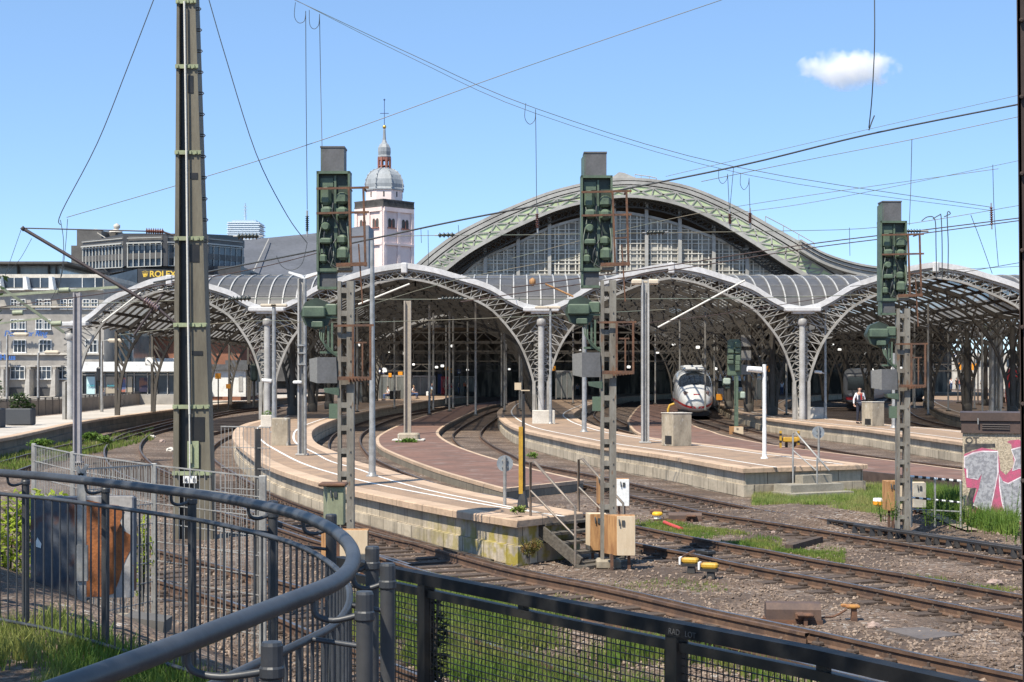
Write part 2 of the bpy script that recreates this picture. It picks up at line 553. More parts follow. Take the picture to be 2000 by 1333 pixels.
def platform(label, Lp, Rp, z, wall, lines=(), deck=tarmac, low=False, end=True, n=5):
    Lw, Rw = gpath(Lp, z, n), gpath(Rp, z, n)
    path = list(reversed(Lw)) + Rw if end else None
    t = T("platform", label, "platform", (Lw[0][0], Lw[0][1], 0))
    paths = [path] if end else [list(reversed(Lw)), Rw]
    ins = 0.32 if not low else 0.16
    cw = MB(); ww = MB()
    for p in paths:
        if low:
            cw.sweep(p, [(-ins, z), (0.0, z), (0.0, z - 0.10)])
            ww.sweep(p, [(-0.012, z - 0.10), (-0.012, GZ - 0.25)])
        else:
            cw.sweep(p, [(-ins, z), (0.095, z), (0.115, z - 0.02), (0.115, z - 0.135), (0.0, z - 0.135)])
            ww.sweep(p, [(0.0, z - 0.135), (0.0, z - 0.46), (0.065, z - 0.475), (0.065, GZ - 0.25)])
    inner = [offset_path(p, -ins) for p in paths]
    poly = inner[0] if end else inner[0] + inner[1]
    d = MB(); d.quad(*[(x, y, z) for x, y in poly])
    d.build("deck", deck, t)
    cw.build("coping", coping_mat, t, fix=False); ww.build("retaining_wall", wall, t, fix=False)
    for side, a, b in lines:
        p = list(reversed(Lw)) if side == 'L' else Rw
        l = MB(); l.sweep(p, [(-a, z + 0.004), (-b, z + 0.004)])
        l.build("painted_line", line_white, t, fix=False)
    return t

ZP = 0.65
B_L = [(1012,1014),(890,995),(765,971),(657,948),(572,924),(523,905),(487,882),(466,865),(459,850),(466,836),(485,827),(513,820),(548,807),(585,795),(640,785),(720,777),(850,770)]
B_R = [(1125,1001),(1015,980),(935,965),(865,950),(790,930),(747,916),(690,901),(653,884),(615,867),(604,850),(613,835),(657,817),(700,806),(793,789),(850,781),(926,774.5)]
C_L = [(1455,914),(1400,905),(1300,888),(1172,870),(1100,856),(1025,840),(995,829),(978,816),(974,806),(980,798),(995,788),(1026,780),(1080,775),(1180,770)]
C_R = [(1685,907),(1630,900),(1570,892),(1510,885),(1430,874),(1350,865),(1270,855),(1205,844),(1150,829),(1126,818),(1118,811),(1124,803),(1155,789),(1202,778),(1250,772.5),(1330,768)]
D_L = [(2100,893),(1879,863),(1780,850),(1690,838),(1600,829),(1498,817),(1467,810),(1442,804),(1416,794),(1401,786),(1396,780),(1405,775),(1424,771.5),(1470,768)]
D_R = [(2100,868),(1879,842),(1774,833),(1700,826),(1600,815),(1550,805),(1530,795),(1533,787),(1555,778),(1600,772),(1680,768.5)]
E_L = [(2150,850),(1960,826),(1879,812),(1845,804),(1819,792),(1806,782),(1804,776),(1812,770),(1830,763.5)]
E_R = [(2300,815),(2100,800),(2000,789),(1960,778),(1950,771),(1958,766)]
A_R = [(-150,880),(0,856),(57,845),(145,826),(225,814),(335,800),(400,792.5),(490,783),(560,777),(640,772)]
A_L = [(-150,838),(0,820),(130,808),(200,800),(300,788),(400,780),(500,773),(600,768.5)]

platform("narrow curved platform with pale coping and a mossy end beside the wooden steps", B_L, B_R, ZP, wall_mossy, [('R', 0.62, 0.70), ('L', 0.9, 0.99)])
platform("broad tan platform with white lines and concrete steps at its blunt end", C_L, C_R, ZP, wall_mat, [('L', 0.85, 0.95), ('R', 0.55, 0.65)])
platform("tan platform carrying the bald man, running along behind the yellow buffer", D_L, D_R, ZP, wall_mat, [('L', 0.75, 0.85), ('R', 0.5, 0.6)], end=False)
platform("dark curved platform beneath the far right arch with clustered columns", E_L, E_R, ZP, wall_dark, [('L', 0.8, 0.9)], end=False)
platform("far left platform with black railing in front of the street and shops", A_L, A_R, ZP, wall_dark, [], deck=M("light_paving", (0.50, 0.45, 0.39), (0.40, 0.36, 0.31), scale=0.6, rough=0.9), end=False)

ZM = 0.15
M1_L = [(982,955),(927,940),(865,922),(815,905),(765,885),(740,872),(734,860),(740,850),(770,834),(815,817),(865,802),(915,791),(990,782)]
M1_R = [(1140,938),(1060,920),(1000,905),(940,888),(895,872),(868,858),(857,847),(861,838),(874,829),(902,815),(935,800),(965,791.5),(1000,787)]
M2_L = [(2100,972),(1985,956),(1877,942),(1682,921),(1550,905),(1400,884),(1300,865),(1245,846),(1227,829),(1226,820),(1235,807),(1249,793),(1274,785),(1313,779)]
M2_R = [(2100,945),(1877,917),(1686,892),(1565,877),(1480,864),(1416,851),(1389,842),(1362,834),(1345,824),(1335,812),(1330,800),(1340,790)]
platform("low reddish brown service platform beside the narrow platform, pole standing on it", M1_L, M1_R, ZM, wall_dark, deck=red_tarmac, low=True)
platform("low reddish service platform behind the broad platform, in front of the white train", M2_L, M2_R, ZM, wall_dark, deck=red_tarmac, low=True, end=False)
b = MB()
beam = [G(x, y, ZM)[:2] for x, y in [(1682,921),(1877,942),(1985,956),(2100,972)]]
b.sweep(beam, [(0.03, ZM - 0.32), (0.03, ZM + 0.02), (-0.12, ZM + 0.02), (-0.12, ZM - 0.32)], closed_prof=True, caps=True)
tag(b.build("edge_beam", M("brown_steel", (0.055, 0.038, 0.032), (0.085, 0.06, 0.05), scale=3, rough=0.7)), "brown steel beam edging the low platform beside the striped barrier", "beam")

# ---------------------------------------------------------------- tracks
rail_side = M("rail_rust", (0.125, 0.072, 0.045), (0.075, 0.045, 0.032), scale=4, rough=0.8, bump=0.2, col3=(0.17, 0.105, 0.065))
rail_top = M("rail_head_worn", (0.26, 0.235, 0.22), (0.17, 0.12, 0.09), scale=3, rough=0.32, metal=0.75, fine=0.05, stretch=(1, 1, 1))
sleeper_mat = M("sleeper_wood", (0.060, 0.042, 0.033), (0.092, 0.066, 0.050), scale=6, rough=0.9, bump=0.4, stretch=(1, 4, 1))
guard_mat = M("guard_rail_steel", (0.03, 0.03, 0.033), (0.05, 0.046, 0.044), scale=3, rough=0.5)

RP = [(-0.062,-0.165),(0.062,-0.165),(0.062,-0.152),(0.012,-0.135),(0.012,-0.05),(0.036,-0.036),(0.036,-0.004)]
RPROF = [(-o, z) for o, z in reversed(RP[1:])] + []
def rail_mesh(path, mat_s=rail_side):
    prof = [(-0.062,-0.165),(-0.062,-0.15),(-0.014,-0.132),(-0.012,-0.05),(-0.036,-0.038),(-0.036,-0.003),(-0.036,-0.0015),(0.036,-0.0015),(0.036,-0.003),(0.036,-0.038),(0.012,-0.05),(0.014,-0.132),(0.062,-0.15),(0.062,-0.165)]
    m = MB(); m.sweep(path, prof); return m

def add_rail(t, path):
    o = rail_mesh(path).build("rail", rail_side, t, fix=False)
    h = MB(); h.sweep(path, [(-0.030, 0.0015), (0.030, 0.0015)])
    hd = h.build("rail_head", rail_top, o, fix=False)
    return o

def track(label, px, side, sleepers=True, n=6, ymax=48, gauge=1.5):
    path = gpath(px, 0.0, n)
    other = offset_path(path, gauge if side == 'R' else -gauge)
    t = T("railway_track", label, "railway track", (path[0][0], path[0][1], 0), group="railway tracks")
    add_rail(t, path); add_rail(t, other)
    if sleepers:
        mid = resample(offset_path(path, (gauge if side == 'R' else -gauge) / 2), 0.62)
        sm = MB(); sm.cbox((0, 0, 0), (2.45, 0.235, 0.12), bev=0.012)
        # chairs: ribbed base plates with clips, part of the sleeper mesh
        for s in (-1, 1):
            for e in (-1, 1):
                sm.cbox((s*0.75 + e*0.115, 0, 0.085), (0.10, 0.14, 0.05), bev=0.012)
                sm.lathe([(0.018, 0.0), (0.018, 0.05), (0.011, 0.055)], (s*0.75 + e*0.12, 0, 0.105), 6, smooth=False)
        proto = None; cnt = 0
        for a, c in zip(mid, mid[1:]):
            if a[1] > ymax or a[1] < 13.5 or abs(a[0]) > 0.36 * a[1] + 1: continue
            if cnt >= 95: break
            ang = atan2(c[1]-a[1], c[0]-a[0]) - pi/2
            if proto is None:
                proto = sm.build("sleeper", sleeper_mat, None); proto.parent = t; o = proto
            else:
                o = link(proto.copy())
            o.location = (a[0] - t.location.x, a[1] - t.location.y, -0.205 + 0.006 * random.random())
            o.rotation_euler = (0, 0, ang + random.uniform(-0.02, 0.02))
            cnt += 1
    return t, path, other

T1 = [(2200,1362),(2000,1320),(1800,1278),(1600,1234),(1400,1192),(1200,1147),(1000,1107),(800,1050),(690,1018),(600,990),(520,958),(460,925),(425,903),(413,887),(416,872),(440,855),(480,842),(560,824),(640,810)]
T0 = [(1000,1400),(800,1310),(600,1230),(518,1197),(307,1132),(150,1085),(0,1045)]
T0B = [(800,1102),(740,1084),(625,1058),(540,1031),(430,999),(340,968),(270,939),(225,918),(205,893),(208,870),(240,848),(290,835),(340,822),(420,806),(520,795)]
TL = [(-60,920),(0,902),(80,880),(165,860),(250,838),(340,817),(430,801),(520,790)]
T3 = [(2200,1198),(2000,1163),(1800,1127),(1600,1094),(1500,1075),(1400,1058),(1243,1027),(1140,1003),(1015,978),(990,972),(890,955),(815,932),(734,897),(710,876),(703,858),(712,843),(745,826),(790,812),(860,800),(950,790)]
T2 = [(2200,1100),(2000,1070),(1800,1041),(1600,1012),(1500,998),(1435,985),(1300,958),(1170,930),(1040,905),(1000,888),(968,873),(945,858),(938,848),(945,836),(965,820),(990,805),(1030,795),(1100,787)]
T4 = [(1330,868),(1260,852),(1190,832),(1165,818),(1160,808),(1175,795),(1210,784),(1260,777)]
T5 = [(2100,940),(1880,913),(1700,890),(1600,873),(1540,858),(1450,835),(1390,818),(1372,805),(1370,795),(1380,785),(1410,776)]
T6 = [(2150,868),(1950,846),(1850,830),(1800,817),(1778,805),(1772,793),(1785,778),(1810,768)]
t1, p1, p1b = track("rusty track curving round the narrow platform, nearest the mesh fence", T1, 'L')
t0, p0, p0b = track("rusty track passing just below the curved railing", T0, 'R')
track("track bending round between the tall mast and the far left platform", T0B, 'R', ymax=60)
track("weedy track hugging the far left platform", TL, 'R', ymax=60)
t3, p3, p3b = track("track between the two yellow boxes and the grass strip, past the wooden steps", T3, 'L')
t2, p2, p2b = track("track with black guard rails along the broad platform", T2, 'L')
track("dark track between the broad platform and the low red one", T4, 'R', sleepers=False)
track("track under the white train, beside the yellow buffer", T5, 'L', sleepers=False)
track("dark curved track between the bald man's platform and the far right one", T6, 'L', sleepers=False)

def between(path, y0, y1):
    return [p for p in path if y0 <= p[1] <= y1]
# guard rails of the second track, check rail of the first
def guard(path, off, y0, y1, label):
    p = between(offset_path(path, off), y0, y1)
    t = T("guard_rail", label, "guard rail", (p[0][0], p[0][1], -.1), group="black guard rails")
    m = MB()
    m.sweep(p, [(-0.035, -0.02), (-0.045, 0.02), (-0.03, 0.03), (0.025, 0.03), (0.025, -0.02)], closed_prof=True, caps=True)
    m.build("rail", guard_mat, t, fix=False)
    for x, y in resample(p, .6):
        m = MB(); m.cbox((x, y, -.09), (.10, .12, .15), taper=.7); m.build("chair", guard_mat, t)
guard(p2, -0.13, 21, 33.5, "long black guard rail lying inside the rail nearest the graffiti wall")
guard(p2, -0.32, 21, 32.5, "second black guard rail, on chairs between the rails near the weeds")
m_ = rail_mesh(between(offset_path(p1, -0.19), 18.5, 34))
tag(m_.build("check_rail", rail_side, fix=False), "rusty check rail doubling the far rail of the nearest curved track", "guard rail")
# ---------------------------------------------------------------- vegetation (stuff)
grass_mat = M_leaf("grass_green", (0.125, 0.205, 0.035), (0.24, 0.26, 0.07), scale=1.2)
grass_dry = M_leaf("grass_dry", (0.19, 0.27, 0.06), (0.33, 0.33, 0.12), scale=1.5)
weed_mat = M_leaf("weed_green", (0.11, 0.20, 0.035), (0.19, 0.27, 0.06), scale=2)
def grass_patch(name, label, n, sample, hgt, mat, seed=1, wid=0.008, lean=0.4):
    r = random.Random(seed); m = MB(); k = 0; tries = 0
    while k < n and tries < n * 12:
        tries += 1
        q = sample(r)
        if q is None: continue
        x, y, z = q
        for _ in range(r.randint(2, 4)):
            h = hgt * r.uniform(0.45, 1.15); a = r.uniform(0, 6.28); l = r.uniform(0.05, lean) * h
            w = wid * r.uniform(0.7, 1.3); ba = r.uniform(0, 6.28)
            bx, by = x + r.uniform(-.03, .03), y + r.uniform(-.03, .03)
            dx, dy = cos(ba) * w, sin(ba) * w
            ex, ey = cos(a) * l, sin(a) * l
            m.add([(bx-dx, by-dy, z-.02), (bx+dx, by+dy, z-.02), (bx+dx*.7+ex*.4, by+dy*.7+ey*.4, z+h*.6), (bx-dx*.7+ex*.4, by-dy*.7+ey*.4, z+h*.6), (bx+ex, by+ey, z+h)],
                  [(0, 1, 2, 3), (3, 2, 4)])
        k += 1
    o = m.build(name, mat, fix=False)
    return tag(o, label, "grass", kind="stuff")

def px_region(x0, x1, yf, z=GZ, thr=-0.2, ns=0.8):
    """random ground point whose pixel lies in a band; yf(x) -> (ylo, yhi)"""
    def f(r):
        x = r.uniform(x0, x1); lo, hi = yf(x)
        if hi <= lo: return None
        w = G(x, r.uniform(lo, hi), z)
        if noise.noise((w.x * ns, w.y * ns, 4.2)) < thr + r.uniform(-.25, .25): return None
        return (w.x, w.y, gh(w.x, w.y))
    return f
def lin(x, a, b): return a[1] + (b[1]-a[1]) * (x-a[0]) / (b[0]-a[0])
def between_tracks(r):
    y = r.uniform(14.0, 24.0); 
    x0 = max(-2.3, interp([(a[1], a[0]) for a in sorted(p0, key=lambda q: q[1])], y) + 0.5)
    x1 = interp([(a[1], a[0]) for a in sorted(p1b, key=lambda q: q[1])], y) - 0.35
    if x1 <= x0: return None
    x = r.uniform(x0, x1)
    k = noise.noise((x * .7, y * .7, 2.2)) - 0.10 * max(0, x - 0.5)
    if k < -0.22 + r.uniform(-.2, .2): return None
    return (x, y, gh(x, y))
grass_patch("grass_strip", "long green grass growing between the tracks behind the black mesh fence", 7000, between_tracks, 0.27, grass_mat, 1, 0.007)
grass_patch("grass_strip", "low green grass strip between the two right hand tracks by the red hose", 3600,
    px_region(1235, 1650, lambda x: (lin(x, (1240, 1008), (1650, 1075)), lin(x, (1240, 1030), (1650, 1100))), thr=-0.12), 0.07, grass_mat, 2, 0.006)
grass_patch("grass_strip", "pale grass below the concrete steps of the broad platform", 9000,
    px_region(1470, 1745, lambda x: (lin(x, (1470, 962), (1745, 948)), lin(x, (1470, 985), (1745, 1012))), thr=-0.7), 0.19, grass_dry, 3, 0.006)
grass_patch("grass_strip", "patchy low weeds between the cable trough and the rail with black guard rails", 2600,
    px_region(1470, 1745, lambda x: (lin(x, (1470, 980), (1745, 1008)), lin(x, (1470, 992), (1745, 1030))), thr=-0.15, ns=1.4), 0.11, grass_dry, 13, 0.006)
grass_patch("grass_strip", "ragged weeds in front of the graffiti wall", 5000,
    px_region(1740, 1985, lambda x: (lin(x, (1740, 985), (1985, 1022)), lin(x, (1740, 1012), (1985, 1050))), thr=-0.6), 0.48, weed_mat, 4, 0.010)
grass_patch("grass_strip", "green tufts between the tracks near the far left platform", 2400,
    px_region(-20, 300, lambda x: (lin(x, (0, 888), (300, 838)), lin(x, (0, 930), (300, 860))), thr=-0.05, ns=0.35), 0.22, grass_mat, 5, 0.014)
grass_patch("grass_strip", "small scattered tufts on the right hand ballast", 420,
    px_region(1500, 1990, lambda x: (lin(x, (1500, 1085), (1990, 1150)), lin(x, (1500, 1100), (1990, 1165))), thr=0.22), 0.06, grass_mat, 6, 0.006)
grass_patch("grass_strip", "sparse tufts on the ballast before the centre signal", 300,
    px_region(1080, 1420, lambda x: (1130, 1175), thr=0.2), 0.05, grass_mat, 8, 0.005)
def near_lawn(r):
    y = r.uniform(5.2, 10.6); x = r.uniform(-0.36, -0.06) * y
    s = bank(x, y)
    if s < 4.75: return None
    if noise.noise((x * 1.3, y * 1.3, 7.7)) < -0.3: return None
    return (x, y, gh(x, y))
grass_patch("lawn", "shaded lawn at the foot of the curved railing", 5200, near_lawn, 0.13, grass_mat, 9, 0.004, 0.7)
soil = M("bank_soil", (0.085, 0.07, 0.05), (0.06, 0.075, 0.03), scale=1.4, rough=0.95, bump=0.4)
# ---------------------------------------------------------------- platform canopies (front row of vaults)
YF, YB = 90.0, 162.0
COLX = [-25.8, -14.3, 1.7, 16.95, 32.6, 47.8]
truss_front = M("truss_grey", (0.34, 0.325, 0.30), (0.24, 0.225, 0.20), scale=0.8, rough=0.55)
truss_shaded = M("truss_shaded", (0.09, 0.078, 0.064), (0.055, 0.047, 0.038), scale=0.6, rough=0.7)  # truss grey darkened, canopy shade put into the colour
fascia_mat = M("fascia_white", (0.60, 0.59, 0.59), (0.50, 0.49, 0.48), scale=0.5, rough=0.45)
def glazing(name, tr):
    m = M(name, (0.34, 0.32, 0.29), (0.20, 0.185, 0.165), scale=0.5, rough=0.5, trans=tr)
    nt = m.node_tree; pb = nt.nodes["Principled BSDF"]; tl = nt.nodes.new("ShaderNodeBsdfTranslucent"); ms = nt.nodes.new("ShaderNodeMixShader")
    ms.inputs[0].default_value = 0.32; tl.inputs[0].default_value = (.5, .48, .45, 1)
    old = [l for l in nt.links if l.from_node == pb][0].to_socket
    nt.links.new(pb.outputs[0], ms.inputs[1]); nt.links.new(tl.outputs[0], ms.inputs[2]); nt.links.new(ms.outputs[0], old)
    return m
glazing_mat = glazing("sooty_glazing", 0.22)
glazing_more_sun = glazing("more_sun_glazing", 0.58)  # clearer glass made up to let more sun onto the white train
slate_glass = M("roof_glass_outer", (0.085, 0.083, 0.085), (0.065, 0.063, 0.064), scale=0.35, rough=0.5, stretch=(1, 0.3, 1))
ROOF = cat([(0,9.67),(.2,9.42),(.37,9.04),(.61,8.44),(.76,7.75),(.88,7.30),(1,7.12)], 6)
INTR = cat([(0,8.95),(.2,8.65),(.37,8.14),(.61,7.24),(.76,6.04),(.86,4.84),(.94,3.04),(.963,1.5),(.968,.65)], 5)

class Bay:
    def __init__(s, xl, xr, zap, zl, zr):
        s.xl, s.xr, s.xc, s.w = xl, xr, (xl+xr)/2, (xr-xl)/2
        s.zap, s.k = zap, {-1: (zap-zl)/2.55, 1: (zap-zr)/2.55}
    def rz(s, x):
        u = min(1, abs(x-s.xc)/s.w)
        return s.zap - (9.67-interp(ROOF, u)) * s.k[1 if x > s.xc else -1]
    def half(s, side):
        top = [(s.xc+side*u*s.w, s.zap-(9.67-z)*s.k[side]-0.24) for u, z in ROOF]
        top += [(s.xc+side*s.w*.995, z) for z in (6.2, 5, 4, 3, 2, 1, .65)]
        bot = [(s.xc+side*u*s.w, 0.65+(z-0.65)*((s.zap-0.65)/9.02)) for u, z in INTR]
        return top, bot
def arcres(p, k):
    L = [0]
    for a, b in zip(p, p[1:]): L.append(L[-1]+hypot(b[0]-a[0], b[1]-a[1]))
    out = []; j = 0
    for i in range(k+1):
        t = L[-1]*i/k
        while j < len(p)-2 and L[j+1] < t: j += 1
        f = (t-L[j])/max(1e-9, L[j+1]-L[j])
        out.append((p[j][0]+(p[j+1][0]-p[j][0])*f, p[j][1]+(p[j+1][1]-p[j][1])*f))
    return out

BAYS = [Bay(COLX[0], COLX[1], 8.95, 6.25, 7.12), Bay(COLX[1], COLX[2], 9.67, 7.12, 7.12),
        Bay(COLX[2], COLX[3], 9.67, 7.12, 7.12), Bay(COLX[3], COLX[4], 9.72, 7.12, 7.12),
        Bay(COLX[4], COLX[5], 9.7, 7.12, 7.12)]
def bay_at(x):
    for b in BAYS:
        if b.xl <= x <= b.xr: return b
    return None

def truss_mb(bay, y, front):
    m = MB()
    for side in (-1, 1):
        top, bot = bay.half(side)
        K = 25 if front else 20
        T_, B_ = arcres(top, K), arcres(bot, K)
        ch = 0.13 if front else 0.17; lt = 0.045 if front else 0.10
        up = (0, 1, 0)
        for i in range(K):
            v = lambda q, dy=0: (q[0], y+dy, q[1])
            m.bar(v(T_[i]), v(T_[i+1]), ch, 0.16, up)
            m.bar(v(B_[i]), v(B_[i+1]), ch, 0.24 if front else .2, up)
            m.bar(v(T_[i], .02), v(B_[i+1], .02), lt, lt, up)
            if front: m.bar(v(B_[i], -.02), v(T_[i+1], -.02), lt, lt, up)
            if i % 2 == 0: m.bar(v(T_[i], .05), v(B_[i], .05), lt, lt, up)
    return m

names = ["leftmost and lowest curved platform canopy, partly behind the tall riveted mast",
         "second curved platform canopy, the one the grey pole stands under, left of the round-headed signal",
         "third curved platform canopy, over the white train",
         "fourth curved platform canopy, behind the right hand signal over the bald man's platform",
         "rightmost curved platform canopy, cut by the picture edge over the crowded far platform"]
for bi, bay in enumerate(BAYS):
    t = T("platform_canopy", names[bi], "canopy", (bay.xc, YF, 0), group="row of arched platform canopies")
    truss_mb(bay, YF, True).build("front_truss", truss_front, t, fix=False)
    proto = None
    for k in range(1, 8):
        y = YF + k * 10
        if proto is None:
            proto = truss_mb(bay, y, False).build("inner_truss", truss_shaded, t, fix=False)
        else:
            o = link(proto.copy()); o.location = (0, (k-1)*10, 0)
    # white roof edge
    fm = MB()
    xs_ = [bay.xl + (bay.xr-bay.xl)*i/48 for i in range(49)]
    for a, b in zip(xs_, xs_[1:]):
        za, zb = bay.rz(a), bay.rz(b)
        fm.add([(a,YF-.22,za-.16),(b,YF-.22,zb-.16),(b,YF-.22,zb+.16),(a,YF-.22,za+.16),(a,YF+.15,za-.16),(b,YF+.15,zb-.16),(b,YF+.15,zb+.16),(a,YF+.15,za+.16)],
               [(0,1,2,3),(7,6,5,4),(3,2,6,7),(1,0,4,5)])
    fm.cbox((bay.xc, YF-.14, bay.zap-.16), (0.36, .3, .62), bev=.05)
    fm.build("fascia", fascia_mat, t)
    gl = MB()
    for a, b in zip(xs_, xs_[1:]):
        gl.quad((a,YF+.1,bay.rz(a)),(b,YF+.1,bay.rz(b)),(b,YB,bay.rz(b)),(a,YB,bay.rz(a)))
    gl.build("roof_glazing", glazing_more_sun if bi == 2 else glazing_mat, t, fix=False)
    for i in range(1, 14):
        x = bay.xl + (bay.xr-bay.xl)*i/14
        pm = MB(); pm.bar((x, YF+.1, bay.rz(x)-.13), (x, YB, bay.rz(x)-.13), .09, .18)
        pm.build("purlin", truss_shaded, t, fix=False)
    rm = MB(); y = YF + 1.7; rib0 = None
    for a, b in zip(xs_[::3], xs_[3::3]):
        rm.bar((a, y, bay.rz(a)-.09), (b, y, bay.rz(b)-.09), .11, .13, (0, 1, 0))
    k = 0
    while y < YB - 10:
        if rib0 is None: rib0 = rm.build("glazing_rib", truss_shaded, t, fix=False)
        else: o = link(rib0.copy()); o.location = (0, k*1.7, 0)
        y += 1.7; k += 1

# cross roof rising behind the gutters
cr = T("cross_roof", "dark ribbed glass roof rising in the valleys between the arched canopies", "roof", (0, YF, 7))
sm = MB(); rb = MB(); hb = MB()
def ct(a): return YF + .25 + 6.6*(1-cos(a)), 7.1 + 2.38*sin(a)
xs_ = [-14.3 + i*.4 for i in range(int((44+14.3)/.4))]
def zarch(x):
    b = bay_at(x); return b.rz(x) if b else 7.1
NA = 14
xs_ = [-19.9 + i*.4 for i in range(int((44+19.9)/.4))]
for x in xs_:
    for i in range(NA):
        a0, a1 = i*pi/2/NA, (i+1)*pi/2/NA
        (y0, z0), (y1, z1) = ct(a0), ct(a1)
        if z0 < zarch(x+.2) - .12: continue
        sm.add([(x,y0,z0),(x+.4,y0,z0),(x+.4,y1,z1),(x,y1,z1)], [(0,1,2,3)], smooth=True)
i = 0
while -19.9 + i*.8 < 44:
    x = -19.9 + i*.8; i += 1
    pts = [ct(j*pi/2/NA) for j in range(NA+1)]
    for (y0, z0), (y1, z1) in zip(pts, pts[1:]):
        if z0 < zarch(x) - .05: continue
        rb.bar((x, y0-.03, z0+.04), (x, y1-.03, z1+.04), .075, .08)
for j in (3, 6, 9, 12):
    y0, z0 = ct(j*pi/2/NA); seg = None
    for x in xs_:
        if z0 > zarch(x+.2): hb.bar((x, y0-.02, z0+.03), (x+.4, y0-.02, z0+.03), .03, .03)
sm.build("glass_sheet", slate_glass, cr, fix=False); rb.build("white_ribs", light_grey, cr, fix=False); hb.build("glazing_bars", grey_paint, cr, fix=False)
tb = MB(); tb.box((-19.9, ct(pi/2)[0]-.1, 9.40), (44, ct(pi/2)[0]+.35, 9.56)); tb.build("ridge_beam", grey_paint, cr)

# front columns with down pipe, collar and gutter box
colmat = M("column_grey", (0.37, 0.36, 0.345), (0.28, 0.265, 0.25), scale=1.2, rough=0.5, stretch=(2, 2, .5))
cl = ["leftmost canopy column, standing by the railing behind the pale square post", "canopy column behind the brown concrete block on the narrow platform",
      "canopy column in the middle, rising behind a long white concrete block", "canopy column on the right platform behind a white block, left of the bald man",
      "canopy column at the right edge of the picture", "canopy column beyond the dark steel post at the right edge"]
for k, x in enumerate(COLX):
    zg = 6.25 if k == 0 else 7.1
    t = T("canopy_column", cl[k], "column", (x, YF-.25, ZP), group="front canopy columns")
    m = MB(); m.tube([(x, YF-.3, ZP), (x, YF-.3, zg-.75)], .185, 14); m.build("down_pipe", light_grey, t)
    m = MB(); m.lathe([(.2,-.42),(.27,-.34),(.27,-.06),(.2,0)], (x, YF-.3, zg-.55), 16); m.build("collar", colmat, t)
    m = MB()
    m.cbox((x, YF-.35, zg-.02), (2.1, .75, .24), bev=.05); m.cbox((x, YF-.3, zg-.2), (1.2, .5, .14))
    m.build("gutter_box", fascia_mat, t)
    m = MB()
    for s in (-1, 1):
        m.box((x+s*.42-.09, YF-.16, ZP), (x+s*.42+.09, YF+.16, ZP+2.2))
        for j in range(9):
            z = ZP + 2.2 + j*.36
            m.bar((x-.42*s, YF-.1, z), (x+.42*s, YF-.1, z+.36), .055)
    m.build("lattice_legs", truss_front, t, fix=False)

# interior columns (rows deep in the shade)
proto = None
pl = [(x, y) for x in COLX[1:] for y in range(100, 160, 10)]
for x, y in pl:
    if proto is None:
        proto = T("shed_column", "dark iron column in the shade under the platform canopies", "column", (x, y, ZP), group="columns deep under the canopies")
        m = MB(); m.tube([(x, y, ZP), (x, y, 6.4)], [.21, .17], 10); m.build("shaft", truss_shaded, proto)
        m = MB(); m.lathe([(.36, 0), (.36, .45), (.24, .6)], (x, y, ZP), 10); m.build("foot", truss_shaded, proto)
        m = MB()
        for s in (-1, 1):
            for s2 in (0, 1):
                q = [(x + s*(.2 + 2.4*(t_/6)**2)*(1-s2), y + s*(.2 + 2.4*(t_/6)**2)*s2, 4.0 + 3.4*(t_/6)) for t_ in range(7)]
                m.tube(q, .06, 5)
        m.build("bracket", truss_shaded, proto)
    else: dup(proto, (x, y, ZP))
for x_, d_ in ((1885, 152), (1925, 134), (1992, 120)): dup(proto, ((x_-CX)*d_/F, d_, ZP))
# slender dark hangers and posts behind the front arches
rr = random.Random(11); proto = None
for i in range(44):
    x = rr.uniform(-11, 44); y = rr.uniform(98, 150)
    if proto is None:
        proto = T("thin_post", "slender dark post among the shadows below the canopies", "post", (x, y, ZP), group="slender posts under the canopies")
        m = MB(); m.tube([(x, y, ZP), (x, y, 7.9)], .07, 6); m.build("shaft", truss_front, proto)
        m = MB(); m.cbox((x, y, ZP+.05), (.3, .3, .1), bev=.02); m.build("foot_plate", truss_shaded, proto)
    else: dup(proto, (x, y, ZP))

# ---------------------------------------------------------------- the big train hall behind
hall = T("train_hall", "huge arched station hall with green latticed gable and white-barred glass screen", "station hall", (11, 160, 0))
OUT = cat([(760,562),(812,516),(850,484),(900,450),(1000,402),(1100,366),(1215,347),(1330,359),(1430,398),(1520,447),(1590,487),(1650,524),(1700,556)], 7)
INN = cat([(838,556),(878,524),(905,503),(945,478),(1020,440),(1105,406),(1215,386),(1310,397),(1390,428),(1465,472),(1525,512),(1570,540),(1605,564)], 7)
def arc(t, y=160.0, dz=0.0):
    out = []
    for (x0, y0), (x1, y1) in zip(OUT, INN):
        p = P(x0+(x1-x0)*t, y0+(y1-y0)*t, 160.0)
        out.append((p.x, y, p.z+dz))
    return out
def band(m, t0, t1, y0, y1=None):
    """front face of a band between arcs t0..t1 at depth y0 with its under and upper returns to y1"""
    y1 = y1 or y0 + 1.2
    a, b, a2, b2 = arc(t0, y0), arc(t1, y0), arc(t0, y1), arc(t1, y1)
    for i in range(len(a)-1):
        m.add([a[i], a[i+1], b[i+1], b[i]], [(0,1,2,3)]); m.add([b[i], b[i+1], b2[i+1], b2[i]], [(0,1,2,3)]); m.add([a[i], a2[i], a2[i+1], a[i+1]], [(0,1,2,3)])
hall_grey = M("hall_grey", (0.37, 0.36, 0.335), (0.28, 0.27, 0.25), scale=0.25, rough=0.6)
hall_green = M("hall_green", (0.44, 0.52, 0.31), (0.37, 0.44, 0.26), scale=0.3, rough=0.7, fine=0.06)
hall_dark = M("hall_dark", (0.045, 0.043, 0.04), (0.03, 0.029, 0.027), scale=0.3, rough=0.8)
m = MB(); band(m, 0, .13, 160.2); band(m, .17, .33, 160.22); m.build("cornice", hall_grey, hall, fix=False)
